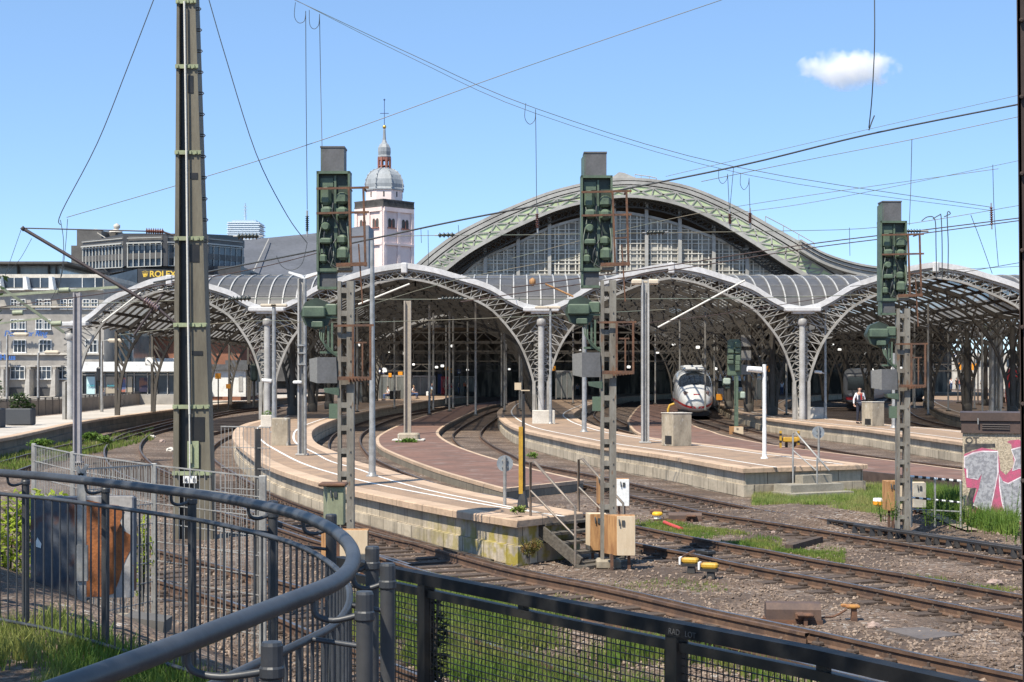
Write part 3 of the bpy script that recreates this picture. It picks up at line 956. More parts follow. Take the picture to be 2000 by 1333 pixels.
m = MB(); band(m, .12, .18, 160.42); band(m, .32, .385, 160.42); m.build("gutter_shadow_gap", hall_dark, hall, fix=False)
m = MB(); band(m, .38, .86, 160.32); m.build("green_panel", hall_green, hall, fix=False)
m = MB(); band(m, .85, 1.0, 160.2, 162); band(m, .38, .43, 160.24); m.build("arch_chord", hall_grey, hall, fix=False)
m = MB(); a, b = arc(.43, 160.27), arc(.85, 160.27); n_ = len(a)
for i in range(1, n_-4, 3):
    m.bar(a[i], b[i+3], .15, .08, (0, 1, 0)); m.bar(b[i], a[i+3], .15, .08, (0, 1, 0))
    m.bar(a[i], b[i], .12, .1, (0, 1, 0))
m.build("lattice", hall_grey, hall, fix=False)
m = MB(); a, b = arc(0.02, 160.3), arc(0.02, 262)
for i in range(n_-1): m.add([a[i], a[i+1], b[i+1], b[i]], [(0,1,2,3)], smooth=True)
a, b = arc(1.0, 160.5), arc(1.0, 262)
for i in range(n_-1): m.add([a[i], a[i+1], b[i+1], b[i]], [(0,3,2,1)], smooth=True)
m.build("roof_shell", hall_dark, hall, fix=False)
m = MB(); a, b = arc(1.05, 161.9), arc(1.38, 161.9)
for i in range(n_-1):
    m.bar(a[i], a[i+1], .14); m.bar(b[i], b[i+1], .16); m.bar(a[i], b[i+1], .09); m.bar(b[i], a[i+1], .09)
m.build("inner_truss", hall_dark, hall, fix=False)
# glass screen
GT = cat([(880,560),(905,540),(945,506),(1009,478),(1070,448),(1131,430),(1200,417),(1261,424),(1326,441),(1391,465),(1457,491),(1522,526),(1560,552)], 4)
def gtop(x):
    for (a, b), (c, d) in zip(GT, GT[1:]):
        if a <= x <= c: return b + (d-b)*(x-a)/(c-a)
    return 600
YG = 162.8
def Q(x, y, yy): p = P(x, y, 162.8); return (p.x, yy, p.z)
m = MB(); x = 880
while x < 1556:
    m.quad(Q(x, 600, YG), Q(x+8, 600, YG), Q(x+8, gtop(x+8), YG), Q(x, gtop(x), YG)); x += 8
pane_mat = M("screen_glass", (0.27, 0.255, 0.225), (0.16, 0.15, 0.135), scale=0.22, rough=0.6, col3=(0.36, 0.345, 0.31), lo3=0.5, hi3=0.6, fine=0.25, spec=.15)
m.build("glass_screen", pane_mat, hall, fix=False)
m = MB(); x = 884; k = 0
while x < 1556:
    m.bar(Q(x, 600, YG-.1), Q(x, gtop(x)+1, YG-.1), .13, .08, (0, 1, 0)); x += (7, 13)[k % 2]; k += 1
y = 596; k = 0
while y > 424:
    xs_ = [x for x in range(880, 1560, 4) if gtop(x) < y]
    if xs_: m.bar(Q(xs_[0], y, YG-.12), Q(xs_[-1], y, YG-.12), .13, .08)
    y -= (7, 13)[k % 2]; k += 1
m.build("glazing_grid", M("mullion_paint", (0.60, 0.57, 0.50), (0.48, 0.455, 0.40), scale=.3, rough=.6), hall, fix=False)
m = MB()
for x in (948, 1012, 1073, 1136, 1199, 1262, 1327, 1393, 1458, 1522):
    zi = gtop(x) - 38
    m = MB(); m.bar(Q(x, 600, YG-.4), Q(x, zi, YG-.4), .36, .4, (0, 1, 0)); m.build("screen_post", hall_grey, hall, fix=False)
m = MB()
for a, b in zip(GT, GT[1:]): m.bar(Q(a[0], a[1]-1, YG-.2), Q(b[0], b[1]-1, YG-.2), .28)
m.build("screen_edge", hall_grey, hall, fix=False)
# lantern, walkway rails and the low roof flaring off to the right
m = MB()
c = P(1216, 347, 160)
m.prism([(c.x-1.25, 160.5, c.z-.3), (c.x+1.4, 160.5, c.z-.35), (c.x+1.4, 160.5, c.z+.05), (c.x+.2, 160.5, c.z+.55), (c.x-.35, 160.5, c.z+.62), (c.x-1.25, 160.5, c.z-.05)], (0, 30, 0))
m.build("lantern", hall_grey, hall)
m = MB()
for seg in (([1240,1252,1268,1282],[350,352,354,357]), ([1495,1530,1560,1590],[432,450,467,484])):
    pts = [P(x, y-9, 160.5) for x, y in zip(*seg)]
    lo = [P(x, y+3, 160.5) for x, y in zip(*seg)]
    m.tube(pts, .05, 5)
    for a, b in zip(pts, lo): m.tube([a, b], .04, 5)
m.build("walkway_rail", hall_grey, hall)
m = MB()
fl = cat([(1560,470),(1600,493),(1640,508),(1680,518),(1725,524),(1790,527)], 5)
for k_, (o0, o1, yy) in enumerate(((0, 4, 158.6), (5.5, 11, 158.8), (12, 22, 159.0))):
    for a, b in zip(fl, fl[1:]):
        pa, pb, pc, pd = [P(q[0], q[1]+o, 160) for q, o in ((a, o0), (b, o0), (b, o1), (a, o1))]
        m.prism([(p.x, yy, p.z) for p in (pa, pb, pc, pd)], (0, 14, 0))
m.build("flared_eaves", hall_grey, hall)
m = MB(); m.box((-24, 262, -.2), (75, 263, 14)); m.box((-24, 200, 9.6), (75, 262, 9.9))  # wall and slab added to keep the depth of the hall dark
tag(m.build("added_end_wall", M("end_wall_clutter", (0.05, 0.046, 0.04), (0.22, 0.195, 0.16), scale=.5, rough=.8, stretch=(2.2, 1, .35), lo=.45, hi=.6, detail=8)), "added wall keeping the far end of the station dark behind all the platforms", "wall")
# ---------------------------------------------------------------- town behind: church tower, buildings
def frame_at(x, d): return (x-CX)*d/F
def bxpx(m, x0, x1, y0, y1, d, depth):
    """a box whose front face covers the given pixels at depth d"""
    a, b = P(x0, y1, d), P(x1, y0, d)
    m.box((a.x, d, a.z), (b.x, d+depth, b.z)); return m

stucco = M("pink_stucco", (0.80, 0.67, 0.63), (0.71, 0.57, 0.53), scale=0.15, rough=0.85, fine=0.04)
lead = M("lead_roof", (0.30, 0.32, 0.335), (0.23, 0.25, 0.265), scale=0.4, rough=0.45, stretch=(1, 1, .2))
red_stone = M("red_trim", (0.30, 0.13, 0.10), rough=0.8)
stone_dark = M("dark_stone", (0.10, 0.095, 0.09), (0.06, 0.058, 0.055), scale=0.5, rough=0.9)
gold = M("gilding", (0.65, 0.45, 0.12), rough=0.3, metal=0.8, fine=0)
D = 380.0; pm_ = D / F
t = T("church_tower", "pale pink church tower with grey onion dome, lantern and cross", "church tower", ((755-CX)*pm_, D+7, 0))
cx, cy = frame_at(746, D), D + 7.2
def zz(y): return H - (y-HY)*pm_
ang = radians(45 + 2.5)
hw = 56.5 * pm_ / sqrt(2) * 1.0
def rotp(x, y, a=ang): return (cx + x*cos(a) - y*sin(a), cy + x*sin(a) + y*cos(a))
def sqprism(m, h, z0, z1, a=ang):
    ps = [rotp(*q, a) for q in ((-h,-h),(h,-h),(h,h),(-h,h))]
    m.prism([(x, y, z0) for x, y in ps], (0, 0, z1-z0))
hw = 57 * pm_ / sqrt(2)
m = MB(); sqprism(m, hw, -2, zz(402))
for sx in (-1, 1):                       # corner pilasters and arcade bands on the two visible faces
    pass
m.build("shaft", stucco, t)
m = MB()
for f in (0, 1, 2, 3):
    a = ang + f*pi/2
    def fp(u, z, o=0.0): x, y = rotp(u, -hw-o, a); return (x, y, z)
    for u in (-hw*.92, 0, hw*.92):
        w = hw*.09
        m.prism([fp(u-w, -2), fp(u+w, -2), fp(u+w, zz(412)), fp(u-w, zz(412))], Vector(fp(0, 0, .35)) - Vector(fp(0, 0, 0)))
    m.prism([fp(-hw*.99, zz(412)), fp(hw*.99, zz(412)), fp(hw*.99, zz(404)), fp(-hw*.99, zz(404))], Vector(fp(0, 0, .45)) - Vector(fp(0, 0, 0)))
    m.prism([fp(-hw*.99, zz(478)), fp(hw*.99, zz(478)), fp(hw*.99, zz(474)), fp(-hw*.99, zz(474))], Vector(fp(0, 0, .5)) - Vector(fp(0, 0, 0)))
m.build("pilasters", stucco, t)
win = None
for f in (0, 1, 2, 3):
    a = ang + f*pi/2
    def fp(u, z, o=0.0): x, y = rotp(u, -hw-o, a); return (x, y, z)
    for u in (-hw*.46, hw*.46):
        w = MB()
        for s in (-.62, .62):
            arch = [fp(u+s-.5, zz(443), .06), fp(u+s+.5, zz(443), .06), fp(u+s+.5, zz(430), .06)] + [fp(u+s+.5*cos(k*pi/6), zz(430)+.6*sin(k*pi/6), .06) for k in range(1, 6)] + [fp(u+s-.5, zz(430), .06)]
            w.quad(*arch)
        wo = w.build("window", stone_dark, t)
        w = MB()
        w.prism([fp(u-1.35, zz(445)), fp(u+1.35, zz(445)), fp(u+1.35, zz(443.4)), fp(u-1.35, zz(443.4))], Vector(fp(0, 0, .4)) - Vector(fp(0, 0, 0)))
        w.tube([fp(u, zz(443), .12), fp(u, zz(429), .12)], .14, 6)
        w.build("sill_and_column", red_stone, wo)
m = MB(); sqprism(m, hw*1.05, zz(403), zz(400)); sqprism(m, hw*1.05, zz(391), zz(388.5))
for f in range(4):
    a = ang + f*pi/2
    for k in range(23):
        u = -hw + 2*hw*k/22
        x, y = rotp(u, -hw*1.01, a)
        m.cbox((x, y, (zz(400)+zz(391))/2), (.34, .34, zz(391)-zz(400)), rot=a)
m.build("balustrade", stone_dark, t)
m = MB()
def oct_(m, r0, r1, z0, z1): m.lathe([(r0, z0), (r1, z1)], (cx, cy, 0), 8, smooth=False, a0=radians(22.5)+.05)
oct_(m, 37*pm_*1.04, 37*pm_*1.04, zz(402), zz(366)); m.build("drum", stucco, t)
m = MB()
for k in range(8):
    aa = radians(22.5)+.05 + (k+.5)*pi/4
    r = 37*pm_*1.04*cos(pi/8)+.02
    m.cbox((cx+r*cos(aa), cy+r*sin(aa), zz(376)), (.12, .35, 1.3), rot=aa)
m.build("slit_windows", stone_dark, t)
dome = [(41, 367.5), (41, 365), (39.5, 362), (39.8, 355), (38, 346), (34, 337), (28, 330), (21, 325.5), (14, 323), (13, 322)]
m = MB(); m.lathe([(r*pm_, zz(y)) for r, y in dome], (cx, cy, 0), 8, smooth=False, a0=radians(22.5)+.05); m.build("dome", lead, t)
m = MB()
for k in range(8):
    aa = radians(22.5)+.05 + k*pi/4
    m.tube([(cx+(r+.4)*pm_*cos(aa), cy+(r+.4)*pm_*sin(aa), zz(y)) for r, y in dome[2:]], .16, 5)
    for r, y in dome[2:-1]: m.cbox((cx+(r+1.2)*pm_*cos(aa), cy+(r+1.2)*pm_*sin(aa), zz(y)), (.3, .3, .3))
m.build("dome_ribs", lead, t)
m = MB()
for k in range(8):
    aa = radians(22.5) + k*pi/4
    m.cbox((cx+12*pm_*cos(aa), cy+12*pm_*sin(aa), (zz(324)+zz(300))/2), (.42, .42, zz(300)-zz(324)), rot=aa)
m.lathe([(13*pm_, zz(318)), (13*pm_, zz(316.5))], (cx, cy, 0), 8); m.lathe([(12.6*pm_, zz(306)), (13.5*pm_, zz(300))], (cx, cy, 0), 8)
m.build("lantern", red_stone, t)
sp = [(14, 300), (14, 298), (12.5, 296), (13.5, 289), (13, 281), (10, 275), (6, 271), (3.8, 265), (3, 255), (2.6, 245), (1.6, 240)]
m = MB(); m.lathe([(r*pm_, zz(y)) for r, y in sp], (cx, cy, 0), 8, smooth=False, a0=radians(22.5)); m.build("onion_spire", lead, t)
m = MB(); m.lathe([(.1, -.55), (.4, -.35), (.5, 0), (.4, .35), (.1, .5)], (cx, cy, zz(239)), 10); m.build("gilded_ball", gold, t)
m = MB()
m.tube([(cx, cy, zz(236)), (cx, cy, zz(184))], .09, 6); m.tube([(cx-8.5*pm_, cy, zz(212)), (cx+8.5*pm_, cy, zz(212))], .10, 6)
m.lathe([(.02, 0), (.3, .25), (.02, .55)], (cx, cy, zz(187)), 6); m.build("cross", M("blue_iron", (0.06, 0.10, 0.22), rough=0.5, fine=0), t)

# --- dark octagonal office block with the gold sign
D = 210.0
dk = M("bronze_cladding", (0.115, 0.108, 0.10), (0.085, 0.08, 0.075), scale=0.6, rough=0.6)
dk2 = M("bronze_dark", (0.06, 0.06, 0.062), (0.045, 0.045, 0.048), scale=0.6, rough=0.5)
win_blue = M("office_glass", (0.02, 0.025, 0.035), (0.055, 0.075, 0.105), scale=0.25, rough=0.12, fine=0.1)
t = T("office_block", "dark terraced office block with projecting glazed bays and a gold crown sign", "office building", (frame_at(300, D), D, 0))
def seg_px(m, pts, y0s, y1s, depth=.5):
    for (xa, da), (xb, db), ya0, yb0, ya1, yb1 in zip(pts, pts[1:], y0s, y0s[1:], y1s, y1s[1:]):
        m.prism([P(xa, ya1, da), P(xb, yb1, db), P(xb, yb0, db), P(xa, ya0, da)], (0.0, depth, 0))
core = MB()
core.prism([P(x, y, d) for x, y, d in [(160, 545, 224), (240, 530, 212), (325, 530, 212), (405, 530, 216), (475, 530, 226)]] + [P(475, 530, 240), P(160, 545, 240)], (0, 0, 5.2))
bxpx(core, 200, 470, 520, 640, 216, 20)
core.build("core", dk2, t)
faces = [((160, 470, 528), (242, 462, 524)), ((248, 462, 524), (318, 460, 521)), ((328, 460, 521), (400, 462, 522)), ((405, 463, 522), (476, 470, 528))]
deps = [(222, 211), (210.5, 210.5), (211, 214.5), (215, 224)]
for ((xa, ya0, ya1), (xb, yb0, yb1)), (da, db) in zip(faces, deps):
    def q(u, v, o=0.0):
        x = xa + (xb-xa)*u; d = da + (db-da)*u
        y0 = ya0 + (yb0-ya0)*u; y1 = ya1 + (yb1-ya1)*u
        p = P(x, y0 + (y1-y0)*v, d); p.y -= o; return p
    m = MB()
    for v0, v1, o in ((0, .24, .15), (.55, .74, .25)):
        m.prism([q(0, v1, o), q(1, v1, o), q(1, v0, o), q(0, v0, o)], (0, .9, 0))
    m.build("parapet_panels", dk, t)
    m = MB(); m.quad(q(0, .56), q(1, .56), q(1, .23), q(0, .23)); wo = m.build("window_band", win_blue, t)
    m = MB(); m.quad(q(0, .96), q(1, .96), q(1, .73), q(0, .73)); m.build("lower_window_band", win_blue, t)
    m = MB()
    n = 12 if abs(xb-xa) > 75 else 6
    for k in range(n+1):
        u = .03 + .94*k/n
        m.bar(q(u, .23, .2), q(u, .98, .3), .13, .13, (0, 1, 0))
    for v in (.07, .30, .98): m.bar(q(.02, v, .4), q(.98, v, .4), .10, .10)
    m.bar(q(.02, .235, .7), q(.98, .235, .7), .22, .2)
    m.build("glazing_bars", M("pale_bars", (0.42, 0.42, 0.39), rough=0.5, fine=.05), wo)
for x, d in ((245, 210.3), (323, 210.4), (402.5, 214.6)):
    m = MB(); bxpx(m, x-4.5, x+4.5, 461, 520, d, 2); m.build("corner_pier", dk2, t)
m = MB()
bxpx(m, 150, 198, 450, 520, 226, 8); bxpx(m, 139, 160, 480, 530, 223, 6); bxpx(m, 176, 230, 452, 475, 230, 8)
m.build("stair_tower", dk, t)
m = MB()
p0_, p1_ = P(190, 455, 222), P(214, 470, 222); m.bar(p0_, p1_, .12)
for x in (176, 216): m.lathe([(1.0, 0), (.95, .3), (.3, .5)], (frame_at(x, 226), 229, P(0, 451, 226).z), 10)
m.lathe([(.05, 0), (.5, .4), (.5, .8), (.05, 1.1)], (frame_at(218, 226), 229, P(0, 447, 226).z), 8)
m.build("roof_plant", pale_concrete, t)
m = MB(); m.prism([P(190, 545, 209), P(268, 526, 207), P(268, 600, 207), P(190, 600, 209)], (0, 4, 0)); m.build("lower_wing", win_blue, t)
m = MB(); m.prism([P(269, 525, 206.8), P(345, 528, 207.5), P(345, 620, 207.5), P(269, 620, 206.8)], (0, 4, 0)); m.prism([P(380, 515, 212), P(505, 535, 226), P(505, 545, 226), P(380, 545, 212)], (0, 4, 0)); m.build("sign_wall", dk2, t)
def text(s, size, loc, mat, parent, name="lettering", ext=0.02, rot=(pi/2, 0, 0), align='LEFT', shear=0.0, bold=0.0, xs=1.0):
    c = bpy.data.curves.new(name, 'FONT'); c.body = s; c.size = size; c.extrude = ext; c.align_x = align; c.shear = shear; c.offset = bold
    tmp = link(bpy.data.objects.new(name + "_tmp", c))
    bpy.context.view_layer.update()
    me = bpy.data.meshes.new_from_object(tmp.evaluated_get(bpy.context.evaluated_depsgraph_get()))
    bpy.data.objects.remove(tmp); me.name = name
    me.materials.clear(); me.materials.append(mat)
    o = link(bpy.data.objects.new(name, me))
    off = Vector((0, 0, 0))
    if parent is not None:
        o.parent = parent; off = Vector(parent.location)
        if parent.parent is not None: off = off + Vector(parent.parent.location)
    o.location = Vector(loc) - off; o.rotation_euler = rot; o.scale = (xs, 1, 1)
    return o
gold_sign = M("gold_letters", (0.75, 0.52, 0.08), rough=0.4, fine=0.03)
text("ROLEX", 1.12, P(292, 541, 206.4), gold_sign, t, "gold_lettering", ext=.08, bold=.025, xs=1.02)
m = MB(); c = P(283.5, 536, 206.4)
for k in range(-2, 3):
    tip = Vector((c.x + k*.19, c.y, c.z + .42 - .05*abs(k)))
    m.prism([(c.x+k*.09-.08, c.y, c.z-.25), (c.x+k*.09+.08, c.y, c.z-.25), tuple(tip)], (0, .08, 0))
    m.lathe([(.02, -.06), (.07, 0), (.02, .06)], tuple(tip), 6)
m.lathe([(.26, 0), (.26, .12)], (c.x, c.y+.05, c.z-.38), 8); m.build("gold_crown", gold_sign, t)

# --- long blue grey roof right of it, and the far glass skyscraper
D = 300.0
t = T("slate_roofed_building", "building with a long plain blue grey slate roof beside the church tower", "building", (frame_at(560, D), D, 0))
slate = M("slate", (0.085, 0.092, 0.112), (0.068, 0.074, 0.09), scale=0.15, rough=0.6, stretch=(1, 1, 4))
m = MB()
m.prism([P(470, 560, D), P(720, 545, D), P(720, 440, D+14), P(625, 455, D+14), P(470, 470, D+14)], (0, 12, 0)); m.build("roof", slate, t)
m = MB(); bxpx(m, 475, 720, 555, 745, D+1, 20); m.build("wall", stone_dark, t)
m = MB(); m.bar(P(495, 530, D+1), P(525, 467, D+12), .22, .1, (0, 1, 0)); m.build("ridge_strip", grey_paint, t)
D = 1500.0
t = T("skyscraper", "pale blue glass high-rise with stacked floors and antenna far away", "skyscraper", (frame_at(475, D), D, 0))
hz = M("hazy_glass", (0.40, 0.50, 0.60), (0.34, 0.44, 0.54), scale=0.02, rough=0.4, fine=0)
hz2 = M("hazy_white", (0.68, 0.76, 0.82), rough=0.6, fine=0)
m = MB(); bxpx(m, 445, 505, 434, 700, D, 30); bxpx(m, 453, 500, 430, 435, D, 24); m.build("tower", hz, t)
m = MB()
for k in range(9):
    y = 434 + k*4.1
    bxpx(m, 442.5 if k % 2 else 444, 508 if k % 2 else 506, y, y+1.5, D-1.5, 33)
m.build("floor_bands", hz2, t)
m = MB(); a = P(479, 432, D+10); m.tube([a, P(479, 397, D+10)], [1.2, .5], 5)
for y in (404, 410, 416, 422): m.cbox(P(479, y, D+10), (3.2, 1, 1))
m.build("antenna", hz, t)

# --- grey stone office house, left edge
D = 150.0
t = T("stone_office_house", "grey stone office house with rows of white framed windows and curved buttresses", "office building", (frame_at(60, D), D, 0))
stone = M("shell_limestone", (0.36, 0.335, 0.30), (0.29, 0.27, 0.245), scale=0.25, rough=0.9, bump=.1, col3=(0.24, 0.225, 0.21), lo3=.55, hi3=.75)
m = MB(); bxpx(m, -400, 203, 545, 830, D, 20); m.build("facade", stone, t)
m = MB(); bxpx(m, -400, 200, 536, 547, D+1, 18); bxpx(m, -400, 203, 598, 601, D-.35, .35)
bxpx(m, -400, 135, 690, 693.5, D-.3, .3); bxpx(m, -400, 203, 690, 693, D-.25, .25); bxpx(m, -400, 130, 775, 782, D-1.5, 1.5); m.build("cornices", pale_concrete, t)
m = MB()
bxpx(m, -400, 118, 518, 540, D+5, 12)
m.build("penthouse_glass", M("penthouse_glass", (0.22, 0.26, 0.29), (0.33, 0.36, 0.37), scale=0.4, rough=0.15, stretch=(1, 1, .2)), t)
m = MB(); bxpx(m, -400, 131, 511, 515, D+2, 16); bxpx(m, 33, 36, 515, 540, D+4.6, .3); bxpx(m, 93, 95.5, 515, 540, D+4.6, .3); bxpx(m, 108, 110, 515, 540, D+4.6, .3); m.build("penthouse_roof", stone_dark, t)
m = MB(); bxpx(m, -100, 200, 543, 562, D-.06, .1); m.build("attic_glass", win_blue, t)
m = MB()
for x in (-46, 4, 55, 105): 
    m.prism([P(x-4, 567, D-.1), P(x+6, 567, D-.1), P(x+2, 542, D-.1), P(x-4, 542, D-.1)], (0, -1.0, 0))
for x in (27, 78, 160, 185): bxpx(m, x, x+1.2, 543, 562, D-.15, .1)
bxpx(m, -100, 200, 564, 567, D-.5, .5); m.build("attic_fins", white_paint, t)
def window(cx_, y0, y1, w, n=2):
    m = MB(); bxpx(m, cx_-w/2, cx_+w/2, y0, y1, D-.04, .2); wo = m.build("window", win_blue, t)
    m = MB(); q = 1.1
    for a, b in ((cx_-w/2-q, cx_-w/2), (cx_+w/2, cx_+w/2+q)): bxpx(m, a, b, y0-q, y1+q, D-.12, .2)
    bxpx(m, cx_-w/2, cx_+w/2, y0-q, y0, D-.12, .2); bxpx(m, cx_-w/2-2, cx_+w/2+2, y1, y1+2, D-.25, .3)
    for k in range(1, n): x = cx_-w/2+w*k/n; bxpx(m, x-.5, x+.5, y0, y1, D-.1, .14)
    bxpx(m, cx_-w/2, cx_+w/2, y0+(y1-y0)*.33-.4, y0+(y1-y0)*.33+.4, D-.11, .14)
    m.build("frame", white_paint, wo)
for x in (-55, 35, 84, 132, 176):
    for dx in (-8, 8):
        window(x+dx, 586, 603, 11); 
        if x < 120: window(x+dx, 625, 643, 11)
for x in (-12, 38, 88, 178): window(x, 665, 688, 22, 3)
for x in (-16, 34, 86, 126): window(x, 717, 740, 26, 3)
for x in (-42, 10, 60, 110):
    m = MB(); m.prism([P(x-5, 775, D-.05), P(x+6, 775, D-.05), P(x+6, 722, D-.05), P(x+2.5, 722, D-.05), P(x-2, 745, D-.05)], (0, -1.4, 0)); bxpx(m, x-9, x+9, 714, 717, D-1.2, 1.2)
    m.build("buttress", M("pale_stone", (0.50, 0.47, 0.42), (0.42, 0.39, 0.35), scale=.5, rough=.9), t)
m = MB()
for x in (35, 85): bxpx(m, x-17, x+17, 757, 774, D-.05, .2)
m.build("shop_openings", dk2, t)
neon = M("blue_neon", (0.06, 0.16, 0.45), rough=0.4, fine=0)
text("Deutscher Ring", .78, P(8, 657, D-.6), neon, t, "blue_lettering", ext=.05, shear=.25, bold=.01, xs=.85)
text("Haus", .75, P(0, 703, D-.5), neon, t, "small_blue_lettering", ext=.04, bold=.02)

# --- glass and white shop pavilion behind the railing
D = 140.0
t = T("shop_pavilion", "white fronted shop pavilion with posters in its windows behind the railing", "shop", (frame_at(250, D), D, 0))
m = MB(); bxpx(m, 160, 345, 707, 726, D-.8, 12); m.build("white_fascia", white_paint, t)
m = MB(); bxpx(m, 160, 345, 726, 772, D+.2, 10); m.build("shop_window", win_blue, t)
m = MB(); bxpx(m, 160, 345, 771, 800, D, 10); m.build("plinth", stone, t)
m = MB(); bxpx(m, 140, 260, 600, 708, D+14, 8); m.build("glass_block", M("glass_block", (0.10, 0.14, 0.15), (0.17, 0.21, 0.21), scale=0.2, rough=.15), t)
m = MB()
for x in (196, 206, 222, 234, 252, 259): bxpx(m, x-.8, x+.8, 640, 706, D+13.7, .3)
for x in (160, 186, 205, 226, 246, 262, 288, 306, 327): bxpx(m, x-.7, x+.7, 727, 771, D, .25)
for y in (727, 732, 770): bxpx(m, 160, 345, y, y+1.2, D, .24)
for y in (663, 676): bxpx(m, 190, 262, y, y+1, D+13.65, .3)
m.build("frame", light_grey, t)
pt = M("turquoise_poster", (0.55, 0.75, 0.75), rough=.5, fine=.03); pb = M("beige_poster", (0.42, 0.36, 0.27), rough=.6, fine=.05)
m = MB(); bxpx(m, 169, 185, 736, 770, D-.02, .15); m.build("turquoise_poster", pt, t)
m = MB(); bxpx(m, 207, 225, 736, 770, D-.02, .15); bxpx(m, 249, 258, 736, 770, D-.02, .15); m.build("beige_poster", pb, t)
m = MB(); bxpx(m, 230, 245, 738, 766, D-.02, .15); m.build("red_blue_poster", M("poster_red_blue", (0.10, 0.13, 0.25), (0.45, 0.16, 0.10), scale=1.2, rough=.5, lo=.48, hi=.56, fine=.1), t)
m = MB(); bxpx(m, 272, 288, 738, 766, D-.02, .15); m.build("portrait_poster", M("poster_portrait", (0.03, 0.025, 0.05), (0.22, 0.10, 0.06), scale=1.0, rough=.5, lo=.5, hi=.6, fine=.1), t)
teal = M("teal_letters", (0.10, 0.42, 0.48), rough=.5, fine=0)
text("Douglas", .28, P(170.5, 755, D-.12), teal, t, "poster_lettering", ext=.005, shear=.2, bold=.006, xs=.72)
text("Douglas", .28, P(209, 755, D-.12), teal, t, "poster_lettering", ext=.005, shear=.2, bold=.006, xs=.72)

D = 165.0
t = T("brick_building", "red brick building glimpsed beneath the left arched canopy", "building", (frame_at(360, D), D, 0))
m = MB(); bxpx(m, 262, 470, 655, 800, D, 14); m.build("wall", M("red_brick", (0.27, 0.12, 0.075), (0.21, 0.095, 0.06), scale=.8, rough=.9), t)
m = MB(); m.prism([P(255, 657, D-1), P(478, 657, D-1), P(440, 625, D+8), P(300, 625, D+8)], (0, 8, 0)); m.build("roof", stone_dark, t)
m = MB(); bxpx(m, 300, 400, 700, 712, D-2, 2); m.build("white_canopy", white_paint, t)
D = 150.0
t = T("white_kiosk", "white container kiosk with grey blue ends standing in the street by orange signs", "kiosk", (frame_at(450, D), D, 0))
m = MB(); bxpx(m, 400, 480, 722, 775, D, 8); m.build("body", white_paint, t)
m = MB(); bxpx(m, 396, 484, 712, 723, D-.4, 9); bxpx(m, 440, 482, 704, 713, D+1, 6); m.build("roof", sig_grey, t)
m = MB(); bxpx(m, 466, 474, 735, 765, D-.05, .2); m.build("door", light_grey, t)
t = T("rounded_grey_booth", "pale grey booth with rounded corner right of the white kiosk", "booth", (frame_at(508, 140), 140, 0))
m = MB(); m.cbox((frame_at(511, 140), 142, 3.4), (1.6, 1.8, 4.6), bev=.4); m.build("shell", galv, t)
m = MB(); m.cbox((frame_at(506, 140), 141, 3.2), (.7, .2, 3.0), bev=.03); m.build("window", glass_dark, t)
# dark mass of further town so that no bare horizon shows between the columns
D = 320.0
t = T("distant_building", "long plain grey building row far behind the platforms on the left", "building", (frame_at(300, D), D, 0))
m = MB(); bxpx(m, -500, 700, 640, 760, D, 10); m.build("wall", M("far_wall", (0.24, 0.235, 0.23), (0.17, 0.17, 0.175), scale=.2, rough=.9), t)
m = MB()
for k in range(60):
    for r_ in range(3): bxpx(m, -490+k*20, -480+k*20, 655+r_*26, 670+r_*26, D-.1, .2)
m.build("windows", win_blue, t)
t = T("distant_building", "pale city buildings seen past the far right platform", "building", (frame_at(1950, D), D, 0))
m = MB(); bxpx(m, 1860, 2400, 690, 760, D, 10); m.build("wall", pale_concrete, t)
m = MB()
for k in range(25): bxpx(m, 1866+k*20, 1875+k*20, 702, 716, D-.1, .2)
m.build("windows", win_blue, t)
# ---------------------------------------------------------------- light signals on lattice masts
# built once in metres around the mast foot, seen from behind (faces -Y); px -> m at 1 / SC
SD = 26.5; SC = F / SD; MX, MY0 = 1188.0, 1101.0
def S_(x, y, dy=0.0): return Vector(((x-MX)/SC, dy, (MY0-y)/SC))
def sbox(m, x0, x1, y0, y1, d0, d1, bev=0.0):
    a, b = S_(x0, y1), S_(x1, y0)
    c = ((a.x+b.x)/2, (d0+d1)/2, (a.z+b.z)/2)
    return m.cbox(c, (b.x-a.x, d1-d0, b.z-a.z), bev=bev)
mast_grey = M("mast_grey", (0.225, 0.21, 0.18), (0.15, 0.13, 0.105), scale=3, rough=0.6, bump=.1, stretch=(2, 2, .5), col3=(0.16, 0.10, 0.06), lo3=.64, hi3=.7)
sg = T("light_signal", "back of a tall green light signal whose head stands before the hall arch", "railway signal", (0, 0, 0), group="tall green light signals on lattice masts")
m = MB()
sbox(m, 1173, 1179.5, 548, 1100, -.08, .10); sbox(m, 1190, 1203, 548, 1100, -.09, .10)
y = 560
while y < 1085:
    sbox(m, 1179, 1191, y, y+10, -.075, -.06); sbox(m, 1179, 1191, y+8, y+18, .08, .095); y += 42.5
for y in range(570, 1090, 42): m.lathe([(.012, 0), (.012, .02)], (S_(1197, y).x, -.1, S_(1197, y).z), 6)
m.build("lattice_mast", mast_grey, sg)
m = MB(); m.cbox((0, 0, .0), (.42, .42, .16), bev=.03); m.build("footing", concrete, sg)
m = MB()
sbox(m, 1135.5, 1194.5, 346, 527, .02, .20); m.build("back_plate", sig_green_dark, sg)
m = MB()
for a in ((1134, 1138, 344, 530), (1192, 1196, 344, 530)): sbox(m, *a, -.08, .22)
sbox(m, 1134, 1196, 344, 349, -.08, .24); sbox(m, 1134, 1196, 524, 530, -.06, .22)
m.build("plate_frame", sig_green, sg)
